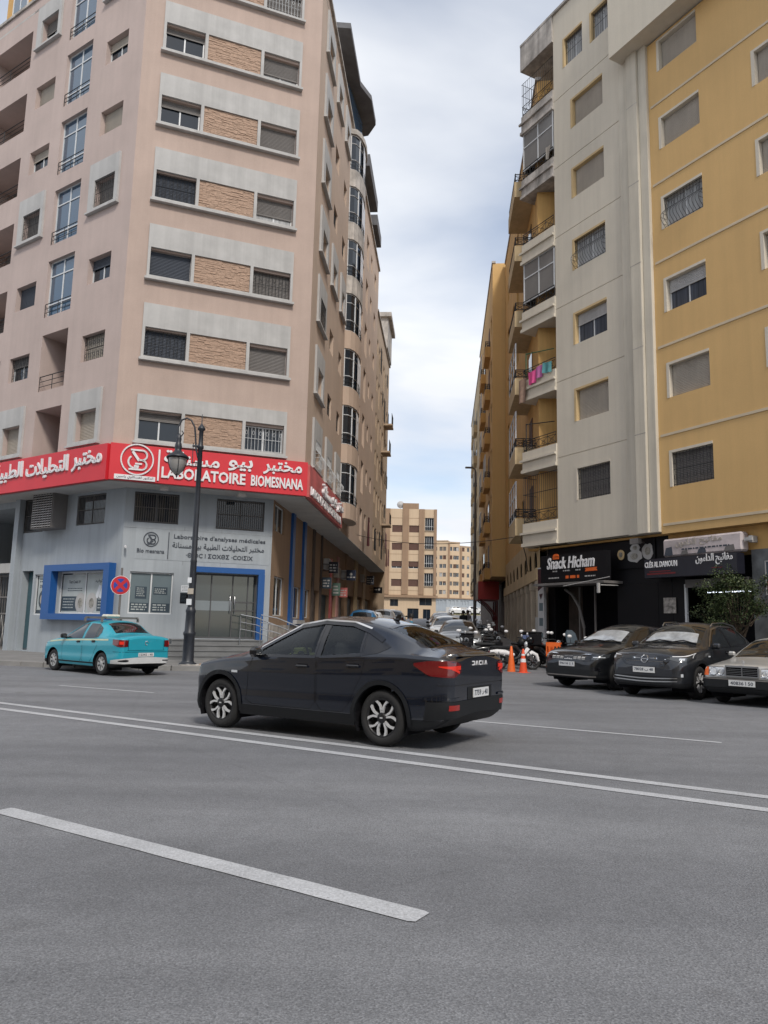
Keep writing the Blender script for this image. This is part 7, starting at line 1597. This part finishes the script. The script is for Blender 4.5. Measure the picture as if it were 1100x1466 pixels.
def saloon():
    t = thing('old_saloon_car', 'old silver grey saloon with square headlights and upright chrome grille at the right edge', 'car', (10.16, 18.92, .0), R(-136))
    t.scale = (1.04, 1.04, 1.05)
    c = Car(4.42, 1.69, 2.66, .74, [(0, .60), (.02, .68), (.05, .77), (.12, .815), (.5, .86), (1.0, .91), (1.30, .95), (1.7, 1.15), (2.12, 1.33), (2.5, 1.385), (3.0, 1.375), (3.3, 1.29), (3.65, 1.08), (3.8, 1.01), (4.3, .985), (4.38, .96), (4.42, .8)],
            [(0, .58), (.12, .74), (.5, .79), (1.3, .86), (2.4, .89), (3.4, .92), (4.42, .88)], [(0, .32), (.08, .25), (.5, .22), (3.9, .22), (4.42, .34)], [(0, .72), (.4, .75), (1.2, .76), (1.5, .70), (2.1, .57), (3.0, .57), (3.6, .64), (4.42, .68)], R=.305, pf=.93, df=.18, pr=.93, dr=.18, zc=.46)
    paint = paint_mat('silver_paint', (0.47, 0.465, 0.45), 0.3, .38, .25); c.tops = []; c.shell(t, paint, [])
    windows_set(c, t, [[(1.62, .90), (1.9, 1.08), (2.18, 1.235), (2.52, 1.28), (2.54, .92)], [(2.6, .925), (2.58, 1.285), (3.0, 1.275), (3.25, 1.13), (3.28, .95)]], M_CGLASS, .022, tm=M_CHROME)
    obj('windscreen', c.top_panel(1.33, 2.12, .93, .94, rnd=.03), M_CGLASS, t)
    wp = MB(); wp.tube([(c.xf - 1.3, .0, c.top(1.3, 0) + .02), (c.xf - 1.6, .12, c.top(1.6, .1) + .025), (c.xf - 1.85, .2, c.top(1.85, .2) + .02)], .012, 5); obj('wiper', wp, M_PLAS, t)
    # bumper, grille, lamps
    obj('front_bumper', c.wrap_panel('f', [(0, .36)], [(0, .55)], -1.1, 1.1, .035, 40, 3), M_PLAS, t); bt = MB(); c.wrap_panel('f', [(0, .549)], [(0, .551)], -1.1, 1.1, .02, 40, 1, g=bt); vs = []
    obj('bumper_trim', c.wrap_panel('f', [(0, .515)], [(0, .54)], -1.08, 1.08, .040, 40, 1), M_SHUT, t)
    gr = MB(); gr.box(-.33, .33, -.05, -.002, .58, .60); gr.box(-.33, .33, -.05, -.002, .765, .80, 0); gr.box(-.34, -.31, -.05, -.002, .601, .764); gr.box(.31, .34, -.05, -.002, .601, .764); gr.box(-.006, .006, -.045, -.004, .601, .764)
    for i in range(4): gr.box(-.309, .309, -.038, -.006, .628 + .032 * i, .634 + .032 * i)
    gr.box(-.31, .31, -.010, -.004, .6, .765, 1); o_ = obj('grille', gr, [M_STEEL, M_DARK], t, (c.xf - .01, 0, 0), R(90))
    for sg in (1, -1):
        g = MB(); hl_ = obj('headlight', c.wrap_panel('f', [(.5, .585)], [(.5, .755)], sg * .36, sg * .68, .010, 8, 3), M_LENS, t)
        q = MB(); q.tube([(.085 * math.cos(a), -.01, .075 * math.sin(a)) for a in [i * math.pi / 8 for i in range(16)]], .008, 4, closed=True); obj('reflector', c.wrap_geo('f', q, sg * .58, .67, .012), M_STEEL, hl_); q = MB(); q.tube([(.05 * math.cos(a), -.01, .06 * math.sin(a)) for a in [i * math.pi / 8 for i in range(16)]], .007, 4, closed=True); obj('reflector', c.wrap_geo('f', q, sg * .43, .66, .012), M_STEEL, hl_)
        obj('turn_signal', c.wrap_panel('f', [(.7, .585)], [(.7, .75)], sg * .685, sg * .92, .010, 8, 3), M_ORANGE, t)
        obj('lamp_edge', c.wrap_panel('f', [(.5, .756)], [(.5, .772)], sg * .35, sg * .90, .014, 12, 1), M_STEEL, t)
        m = obj('mirror', mirror_geo(), [paint, M_PLAS, M_LENSD], t, (c.xf - 1.75, sg * (c.Y(1.7, .9) + .0), .98)); m.scale = (.9, sg * .9, .95)
        obj('side_cladding', c.side_panel([(1.2, .25)], [(1.2, .50)], 1.06, 3.05, sg, .008, 16, 3), M_SHUT, t)
    st = MB(); st.bar((0, 0, 0), (0, 0, .06), .006, 5); st.tube([(0, .03 * math.cos(a), .09 + .03 * math.sin(a)) for a in [i * math.pi / 6 for i in range(12)]], .004, 4, closed=True)
    for a in (90, 210, 330): st.bar((0, 0, .09), (0, .03 * math.cos(R(a)), .09 + .03 * math.sin(R(a))), .004, 4)
    obj('bonnet_badge', st, M_CHROME, t, (c.xf - .06, 0, .79))
    put_plate(c, t, 'f', '40836 ' + arabic('ا') + ' 50', .0, .40, .52, .115, .05)
    door_set(c, t, paint, [([(1.5, .88), (1.46, .7), (1.46, .36), (1.6, .3), (2.5, .3), (2.58, .38), (2.57, .90)], (2.4, .82))], M_PLAS, .006)
    seam_top(c, t, 1.30, .97); add_wheels(c, t, .19, .19, 'steel', [M_SHUT, M_ALLOYD, M_SHUT])
saloon()
# ------------------------------------------------------------------ cars parked along the side street
def street_car_proto():
    t = thing('parked_car', 'x', 'car', (0, 0, 0)); c = Car(4.05, 1.75, 2.55, .80, [(0, .60), (.03, .72), (.12, .83), (.45, .94), (.9, 1.0), (1.1, 1.04), (1.5, 1.25), (1.95, 1.42), (2.4, 1.49), (3.0, 1.47), (3.45, 1.37), (3.8, 1.1), (3.95, .98), (4.05, .85)],
            [(0, .58), (.15, .74), (.5, .86), (1.2, .94), (2.4, .97), (3.3, 1.0), (4.05, .92)], [(0, .30), (.08, .24), (.5, .22), (3.8, .24), (4.05, .36)], [(0, .60), (.4, .70), (1.1, .75), (1.4, .68), (2.0, .56), (3.0, .56), (3.8, .62), (4.05, .64)], R=.31)
    paint = paint_mat('white_car_paint', (0.55, 0.56, 0.57), 0.0, .35, .15); c.tops = []; b = c.shell(t, paint, [])
    windows_set(c, t, [[(1.40, .98), (1.72, 1.17), (2.02, 1.32), (2.38, 1.38), (2.40, 1.0)], [(2.48, 1.0), (2.46, 1.38), (3.0, 1.36), (3.25, 1.25), (3.3, 1.05)]], M_CGLASS, .025)
    obj('windscreen', c.top_panel(1.16, 1.94, .93, .94), M_CGLASS, t); obj('rear_window', c.top_panel(3.50, 3.82, .88, .88), M_CGLASS, t)
    for sg in (1, -1):
        obj('headlight', c.wrap_panel('f', [(.5, .69)], [(.5, .79)], sg * .45, sg * .85, .006, 8, 2), M_LENS, t); obj('tail_light', c.wrap_panel('r', [(.5, .72)], [(.5, .90)], sg * .55, sg * .85, .006, 8, 2), M_TAIL, t)
        m = obj('mirror', mirror_geo(), [M_PLAS, M_PLAS, M_LENSD], t, (c.xf - 1.5, sg * (c.Y(1.5, 1.0) + .02), 1.0)); m.scale = (1, sg, 1)
    obj('grille', c.wrap_panel('f', [(0, .60)], [(0, .70)], -.4, .4, .006, 8, 2), M_GLOSSK, t); put_plate(c, t, 'f', '5821 - 40', 0, .46); put_plate(c, t, 'r', '5821 - 40', 0, .55)
    seam_top(c, t, 1.12, .95); arch_trim(c, t, .02, M_PLAS); add_wheels(c, t, .19, .18, 'cover', [M_ALLOY, M_ALLOYD, M_SHUT]); return t
PC = street_car_proto(); first = [True]
M_PBLUE = paint_mat('mid_blue_paint', (0.03, 0.16, 0.34), 0.2, .3, .2); M_PGREY = paint_mat('grey_paint', (0.20, 0.21, 0.22), 0.4, .35, .2); M_PDARK = paint_mat('charcoal_paint', (0.03, 0.032, 0.036), 0.3, .35, .2); M_PWHITE = MATS['white_car_paint']
bodies = {}
def street_car(x, y, rz, pm, label, sz=1.0, grp='cars parked along the side street'):
    t = PC if first[0] else copy_tree(PC); first[0] = False
    t.location = (x, y, gz(x, y)); t.rotation_euler = (0, 0, rz); t['label'] = label; t['group'] = grp; t.scale = (1, 1, sz)
    for ch in t.children:
        if ch.name.startswith('body'):
            if pm.name not in bodies:
                me = ch.data.copy(); me.materials[0] = pm; bodies[pm.name] = me
            ch.data = bodies[pm.name]
    return t
U = R(85.4)
for x, y, rz, pm, lb, sz in ((-1.75, 36.5, U, M_PWHITE, 'white car first in the row along the left kerb, partly behind the dark sedan roof', 1.0), (-1.05, 43.0, U, M_PBLUE, 'mid blue car second in the row along the left kerb', 1.18), (-.7, 48.2, U, M_PWHITE, 'white car third along the left kerb, just past the blue one', 1.05),
        (.1, 53.8, U, M_PWHITE, 'white car fourth along the left kerb under the small white shop sign', 1.1), (.9, 60.0, U, M_PGREY, 'grey car fifth along the left kerb, nearest the brown block', 1.0),
        (3.3, 33.2, U + math.pi, M_PGREY, 'grey car facing out of the side street with sky bright windscreen', 1.05), (3.35, 39.5, U + math.pi, M_PWHITE, 'white car standing behind the grey one in the side street', 1.05), (3.7, 46, U + math.pi, M_PDARK, 'charcoal car third behind in the side street', 1.0), (4.1, 52.5, U + math.pi, M_PWHITE, 'white car fourth behind in the side street', 1.0),
        (16.0, 176, R(5), M_PWHITE, 'white car on the far rise below the curved block, left of two', 1.3), (20.3, 180, R(8), M_PWHITE, 'white car on the far rise below the curved block, right of two', 1.4)):
    street_car(x, y, rz, pm, lb, sz)
# ------------------------------------------------------------------ mopeds and scooters
def moped_proto(kind):
    """x forward, wheels at x 0 (rear) and 1.22"""
    t = thing('moped' if kind == 'moped' else 'scooter', 'x', 'motorbike', (0, 0, 0)); mm = []
    R_ = .29 if kind == 'moped' else .24; wb = 1.22 if kind == 'moped' else 1.28
    tw = MB(); tw.lathe([(R_ - .07, -.03), (R_ - .03, -.042), (R_, -.02), (R_, .02), (R_ - .03, .042), (R_ - .07, .03)], 28, axis='y'); tm = tw.mesh('tyre', M_RUB)
    rw = MB(); rw.lathe([(R_ - .065, -.025), (R_ - .085, 0), (R_ - .065, .025)], 24, axis='y'); rw.lathe([(.06, -.06), (.06, .06)], 12, axis='y', mi=1)
    for i in range(8): a = i * math.pi / 4; rw.bar((.05 * math.cos(a), 0, .05 * math.sin(a)), ((R_ - .08) * math.cos(a), 0, (R_ - .08) * math.sin(a)), .009, 4)
    rm = rw.mesh('rim', [M_STEEL, M_PLAS])
    for x in (0, wb):
        e = bpy.data.objects.new('wheel', None); e.empty_display_size = .1; C.objects.link(e); e.parent = t; e.location = (x, 0, R_); obj('tyre', tm, None, e); obj('rim', rm, None, e)
    g = MB(); hx, hz = wb - .24, .93
    for s in (-1, 1): g.tube([(wb, s * .07, R_), (wb - .08, s * .07, .52), (hx, s * .05, .82)], .022, 7)
    g.bar((hx + .03, 0, .72), (hx - .03, 0, hz), .03, 7); obj('fork', g, M_STEEL if kind == 'moped' else M_PLAS, t)
    g = MB(); g.tube([(hx - .02, 0, .78), (hx - .22, 0, .45), (.55, 0, .36), (.28, 0, .42), (0, 0, .52), (-.3, 0, .62)], [.05, .06, .07, .07, .05, .03], 8); g.box(.18, .55, -.12, .12, .2, .42, 0, .05); g.tube([(.3, .14, .3), (.0, .16, .24), (-.4, .17, .34)], [.03, .05, .045], 8, 1)
    for s in (-1, 1): g.bar((0, s * .09, R_), (-.05, s * .10, .62), .025, 7, 1); g.bar((0, s * .07, R_), (.4, s * .07, .33), .022, 6)
    obj('frame', g, [M_PLAS, M_STEEL], t)
    body = MB()
    if kind == 'moped':
        body.add([(hx + .10, -.20, .72), (hx + .10, .20, .72), (hx - .12, .24, .48), (hx - .16, .18, .22), (hx - .16, -.18, .22), (hx - .12, -.24, .48), (hx + .02, 0, .84)], [(0, 1, 6), (0, 6, 5), (1, 2, 6), (0, 5, 2, 1), (5, 4, 3, 2)])
        body.tube([(hx - .05, .20, .70), (hx - .16, .25, .48), (hx - .20, .19, .24)], [.03, .05, .03], 6); body.tube([(hx - .05, -.20, .70), (hx - .16, -.25, .48), (hx - .20, -.19, .24)], [.03, .05, .03], 6)
        body.tube([(.55, 0, .52), (.2, 0, .60), (-.1, 0, .62), (-.34, 0, .62)], [.06, .11, .12, .05], 9)
    else:
        body.box(hx - .06, hx + .10, -.2, .2, .3, .86, 0, .07); body.box(.45, hx, -.17, .17, .24, .34, 0, .03)
        body.tube([(.5, 0, .42), (.25, 0, .58), (-.05, 0, .62), (-.35, 0, .66)], [.12, .19, .18, .06], 10); body.tube([(hx + .04, 0, .76), (hx + .16, 0, .74)], [.16, .1], 9)
    body.tube([(wb + .24, 0, R_ + .02), (wb + .16, 0, R_ + .24), (wb, 0, R_ + .32), (wb - .2, 0, R_ + .22)], [.05, .075, .08, .06], 7); body.tube([(-.30, 0, R_ + .10), (-.2, 0, R_ + .28), (0, 0, R_ + .34), (.2, 0, R_ + .22)], [.05, .07, .08, .07], 7)
    fo = obj('fairing', body, M_LET, t)
    g = MB(); g.box(-.32, .48, -.13, .13, .72, .83, 0, .045); obj('seat', g, M_PLAS, t)
    g = MB(); g.tube([(hx - .12, .34, 1.0), (hx - .04, .2, 1.02), (hx - .02, 0, .98), (hx - .04, -.2, 1.02), (hx - .12, -.34, 1.0)], .018, 6); g.bar((hx - .12, .34, 1.0), (hx - .16, .40, .99), .026, 6); g.bar((hx - .12, -.34, 1.0), (hx - .16, -.40, .99), .026, 6); obj('handlebar', g, M_PLAS, t)
    g = MB(); g.lathe([(0, -.08), (.06, -.07), (.095, .0), (.085, .02)], 12, (hx + .06, 0, .92), axis='y'); hl = MB(); hl.add([(hx + .04 + (v[1]), v[0] - hx - .06, v[2]) for v in g.v], g.f, 0, True); hl.lathe([(.0, 0), (.08, 0)], 12, (hx + .062, 0, .92)); obj('headlight', hl, M_LENS, t)
    for s in (-1, 1):
        g = MB(); g.bar((hx - .06, s * .24, 1.02), (hx - .02, s * .30, 1.2), .008, 5); q = MB(); q.lathe([(0, -.012), (.07, -.008), (.07, .008), (0, .012)], 12, axis='y'); g.add([(v[1] + hx - .02, v[0] * 1.2 + s * .32, v[2] * .8 + 1.24) for v in q.v], q.f, 1, True); obj('mirror', g, [M_PLAS, M_LET], t)
    g = MB(); g.box(-.40, -.36, -.06, .06, .58, .66, 0, .015); obj('tail_light', g, M_TAIL, t); g = MB(); g.bar((.3, .1, .2), (.22, .3, .0), .012, 5); obj('kick_stand', g, M_STEEL, t)
    return t
protos = {'moped': moped_proto('moped'), 'scooter': moped_proto('scooter')}; used = set(); fair = {}
M_FB = mat('black_fairing', (0.012, 0.012, 0.014), .3, .05, 3, coat=.6); M_FG = mat('silver_fairing', (0.42, 0.43, 0.45), .35, .05, 3, coat=.5); M_FR = mat('dark_red_fairing', (0.10, 0.012, 0.012), .35, .05, 3, coat=.5)
def bike(kind, x, y, deg, m, label, lean=-4):
    t = protos[kind] if kind not in used else copy_tree(protos[kind]); used.add(kind)
    t.location = (x, y, gz(x, y)); t.rotation_euler = (R(lean), 0, R(deg)); t['label'] = label; t['group'] = 'motorbikes parked along the right kerb'
    for ch in t.children:
        if ch.name.startswith('fairing'):
            k = (kind, m.name)
            if k not in fair: fair[k] = ch.data.copy(); fair[k].materials[0] = m
            ch.data = fair[k]
    return t
def top_box(x, y, z, deg, m, label, w=.5, d=.48, h=.5, printed=None):
    t = thing('delivery_box', label, 'box', (x, y, z), R(deg)); g = MB(); g.box(-d / 2, d / 2, -w / 2, w / 2, 0, h * .86, 0, .03); obj('case', g, m, t); g = MB(); g.box(-d / 2 - .015, d / 2 + .015, -w / 2 - .015, w / 2 + .015, h * .865, h, 0, .03); obj('lid', g, m, t)
    if printed: g = lines_geo(-w * .36, w * .36, h * .62, 1, .1, .15, .02, 5); o_ = pstuff('printed_text', g, printed, t, (-d / 2 - .003, 0, .06), R(-90))
    return t
bike('moped', 4.25, 27.9, 8, M_LET, 'moped with white leg shield standing sideways behind the orange cones', -6)
bike('scooter', 5.9, 29.4, -60, M_FB, 'black scooter with delivery box at the left end of the snack shop front', -5)
bike('scooter', 6.25, 27.3, -72, M_FB, 'black scooter with tall windshield beside the orange crate', -5)
bike('scooter', 4.2, 31.2, -75, M_FB, 'black scooter with silver leg panel nose towards the road, left of the moped', -5)
bike('moped', 4.75, 33.6, 100, M_FR, 'dark red moped second back along the right kerb', -5)
bike('scooter', 4.9, 36.2, -80, M_FB, 'black scooter third back along the arcade kerb', -5)
bike('moped', 5.1, 38.6, -95, M_FB, 'black moped fourth back along the arcade kerb', -5)
bike('scooter', 5.3, 41.5, -85, M_FG, 'silver scooter fifth back along the arcade kerb', -5)
bike('moped', 5.5, 44.5, -88, M_FB, 'black moped farthest back along the arcade kerb', -5)
bike('scooter', 3.25, 29.6, -100, M_FB, 'black scooter with top box standing in the street in front of the grey car', -4)
bike('moped', 4.0, 29.6, -170, M_FB, 'black moped standing close behind the white shielded one', -5)
bike('scooter', 3.7, 32.2, -85, M_FG, 'silver scooter between the grey street car and the black scooter', -5)
bike('moped', 5.75, 30.9, -70, M_FR, 'dark red moped against the white poster strip', -5)
bike('scooter', 5.2, 30.2, -75, M_FB, 'black scooter squeezed between the mopeds and the delivery box', -5)
top_box(5.62, 29.0, .92, 20, M_BLACK, 'black delivery box with blue white print on a scooter by the snack shop', .62, .5, .5, mat('blue_print', (0.30, 0.38, 0.65), .5, .2, 5))
top_box(3.32, 30.0, .86, -100, M_BLACK, 'plain black top box on the scooter in front of the grey car', .5, .45, .45)
t = thing('crate', 'orange plastic crate standing among the scooters left of the hatchback', 'crate', (6.35, 28.6, .55), R(-20))
g = MB(); w, d, h = .52, .42, .5
for x in (-w / 2, w / 2 - .04): g.box(x, x + .04, -d / 2, d / 2, 0, h)
g.box(-w / 2 + .041, w / 2 - .041, d / 2 - .03, d / 2, 0, h)
g.box(-w / 2 + .041, w / 2 - .041, -d / 2, -d / 2 + .03, 0, .14); g.box(-w / 2 + .041, w / 2 - .041, -d / 2, -d / 2 + .03, .36, h)
for x in (-.16, -.02, .1): g.box(x, x + .06, -d / 2, -d / 2 + .03, .141, .359)
obj('case', g, M_ORANGE, t); g = MB(); g.box(-w / 2, w / 2, -d / 2 + .02, d / 2, -.55, -.001); obj('stand', g, M_PLAS, t)
g = MB(); g.add([(0, -.24, 0), (0, .24, 0), (-.18, .2, .42), (-.24, .1, .52), (-.24, -.1, .52), (-.18, -.2, .42)], [(0, 1, 2, 3, 4, 5)]); g.add([(.012, -.24, 0), (.012, .24, 0), (-.168, .2, .42), (-.228, .1, .53), (-.228, -.1, .53), (-.168, -.2, .42)], [(5, 4, 3, 2, 1, 0)]); o_ = obj('windshield', g, M_POSTD, None, (6.55, 26.55, .98), R(-72)); tag(o_, 'dark windshield screen standing above the scooter beside the crate', 'windshield')
# helmet-like bundle on the near moped handlebar
for i, (x, y, z, m_) in enumerate(((5.12, 28.3, 1.02, M_PLAS), (5.5, 28.7, 1.1, M_GLOSSK))):
    g = MB(); g.lathe([(0, .16), (.08, .145), (.13, .09), (.145, .02), (.135, -.07), (.11, -.1)], 14); o_ = obj('helmet', g, m_, None, (x, y, z)); tag(o_, ['matt black helmet resting on the near moped handlebar', 'glossy black helmet behind the matt one, by the delivery box'][i], 'helmet')
# ------------------------------------------------------------------ traffic cones
def cone(x, y, m, label, h, bands, rot):
    t = thing('traffic_cone', label, 'traffic cone', (x, y, 0), R(rot)); g = MB(); g.box(-.19, .19, -.19, .19, 0, .035, 0, .012); obj('base', g, m, t)
    r = lambda z: .145 - (.145 - .035) * (z - .035) / (h - .035); g = MB(); g.lathe([(r(.03), .035), (r(h * .5), h * .5), (r(h), h), (r(h) * .7, h + .01), (0, h + .01)], 22); obj('body', g, m, t)
    for z0, z1 in bands: g = MB(); g.lathe([(r(z0) + .003, z0), (r(z1) + .003, z1)], 22); obj('band', g, M_LET, t)
cone(4.55, 27.2, M_ORANGE, 'plain orange traffic cone in front of the moped, the taller and left of the pair', .90, (), 10)
cone(4.92, 26.95, M_ORANGE2, 'red orange traffic cone with white reflective bands, right of the plain one', .82, ((.38, .50), (.60, .66)), 30)
# ------------------------------------------------------------------ small ficus tree at the right
def tree():
    t = thing('ficus_tree', 'small dark green ficus tree on a thin trunk at the right shop front', 'tree', (10.1, 21.9, 0)); rnd = random.Random(21)
    g = MB(); g.tube([(0, 0, 0), (.03, .02, .7), (-.02, 0, 1.4), (.02, .03, 1.9)], [.07, .06, .05, .035], 8)
    br = []
    for i in range(24):
        a = rnd.uniform(0, 6.28); r_ = rnd.uniform(.3, 1.05); z = rnd.uniform(1.35, 3.25); e = (r_ * math.cos(a), r_ * math.sin(a), z); br.append(e); g.tube([(0, 0, 1.0 + .035 * i), (e[0] * .5, e[1] * .5, (1.2 + z) / 2), e], [.025, .015, .006], 5)
    obj('trunk', g, M_BARK, t); g = MB()
    for e in br + [(0, 0, 3.0), (.3, -.1, 2.6), (-.3, .1, 2.7), (-.95, -.1, 2.75), (-.75, -.2, 2.3), (.6, 0, 2.2), (.1, -.4, 2.2)]:
        cr_ = rnd.uniform(.18, .5)
        for i in range(rnd.randint(150, 320)):
            u, v_ = rnd.uniform(-1, 1), rnd.uniform(0, 6.28); rr_ = cr_ * rnd.uniform(.35, 1.0); q = math.sqrt(1 - u * u); p = Vector((e[0] + rr_ * q * math.cos(v_), e[1] + rr_ * q * math.sin(v_), e[2] + rr_ * u * .85))
            d = Vector((rnd.uniform(-1, 1), rnd.uniform(-1, 1), rnd.uniform(-.9, .4))).normalized(); s_ = d.cross(Vector((rnd.uniform(-.3, .3), rnd.uniform(-.3, .3), 1))).normalized(); l_, w_ = rnd.uniform(.05, .085), rnd.uniform(.018, .03); nn = d.cross(s_) * .008
            g.add([p - d * l_ * .5, p + s_ * w_ + nn, p + d * l_ * .5, p - s_ * w_ + nn], [(0, 1, 2), (0, 2, 3)], rnd.choice([0, 0, 1, 1, 2, 2]))
    cr2 = obj('crown', g, [M_LEAF, M_LEAF2, mat('leaf_pale', (0.075, 0.10, 0.035), .5, .3, 3)], t); cr2['kind'] = 'stuff'
tree()
# ------------------------------------------------------------------ people
def person(x, y, deg, h, shirt, trousers, label, walk=.0, hair=True):
    me = bpy.data.meshes.new('person'); s = h / 1.75; w = walk
    V = [(0, 0, .95), (0, 0, 1.12), (0, 0, 1.36), (0, .0, 1.47), (.01, 0, 1.53), (.03, 0, 1.62), (.02, 0, 1.72)]; E = [(i, i + 1) for i in range(6)]; Rd = [(.16, .12), (.15, .11), (.18, .12), (.07, .06), (.058, .058), (.085, .075), (.075, .065)]
    for sg in (1, -1):
        k = len(V); f = w * sg; V += [(0, sg * .10, .90), (f * .45, sg * .11, .50), (f * .6 - .06 * abs(f), sg * .11, .09), (f * .6 + .14, sg * .12, .035)]; E += [(0, k), (k, k + 1), (k + 1, k + 2), (k + 2, k + 3)]; Rd += [(.10, .10), (.062, .062), (.042, .042), (.04, .032)]
        k = len(V); f = -w * sg; V += [(0, sg * .19, 1.40), (f * .25, sg * .24, 1.12), (f * .55 + .05, sg * .23, .88), (f * .6 + .08, sg * .22, .79), (f * .62 + .09, sg * .21, .72)]; E += [(2, k), (k, k + 1), (k + 1, k + 2), (k + 2, k + 3), (k + 3, k + 4)]; Rd += [(.06, .06), (.046, .046), (.034, .034), (.036, .022), (.02, .015)]
    me.from_pydata([(a * s, b * s, c * s) for a, b, c in V], E, []); o = bpy.data.objects.new('person', me); C.objects.link(o)
    m = o.modifiers.new('skin', 'SKIN'); o.modifiers.new('sub', 'SUBSURF').levels = 2; sv = me.skin_vertices[0].data
    for i, r_ in enumerate(Rd): sv[i].radius = (r_[0] * s, r_[1] * s)
    sv[0].use_root = True
    dg = bpy.context.evaluated_depsgraph_get(); me2 = bpy.data.meshes.new_from_object(o.evaluated_get(dg)); o.modifiers.clear(); o.data = me2; bpy.data.meshes.remove(me)
    me2.materials.clear()
    for q in (shirt, trousers, M_SKIN, M_PLAS): me2.materials.append(q)
    for p in me2.polygons:
        c = p.center / s; p.use_smooth = True
        p.material_index = 2 if c.z > 1.475 or (abs(c.y) > .17 and c.z < .86 and c.z > .6) else (3 if c.z < .09 else (1 if c.z < .97 and abs(c.y) < .2 else 0))
    if hair:
        g = MB(); g.lathe([(.098, -.06), (.104, .0), (.095, .055), (.06, .095), (0, .11)], 14, (.005, 0, 1.665)); g.box(-.10, -.02, -.085, .085, 1.56, 1.68, 0, .03); obj('hair', g, M_HAIR, o).scale = (s, s, s)
    o.location = (x, y, gz(x, y)); o.rotation_euler = (0, 0, R(deg)); return tag(o, label, 'person')
person(1.25, 32.5, 175, 1.78, mat('blue_shirt', (0.06, 0.20, 0.30), .85, .1, 6), M_SHUTN, 'dark haired person in blue walking across the side street behind the sedan roof', .25)
person(4.95, 47.0, 100, 1.75, M_C1, M_SHUTN, 'person in black walking under the red canopy, left of two', .25)
person(5.5, 49.5, -80, 1.72, mat('grey_shirt', (0.22, 0.22, 0.24), .85, .1, 6), M_C1, 'person in grey top walking under the red canopy, right of two', .2)
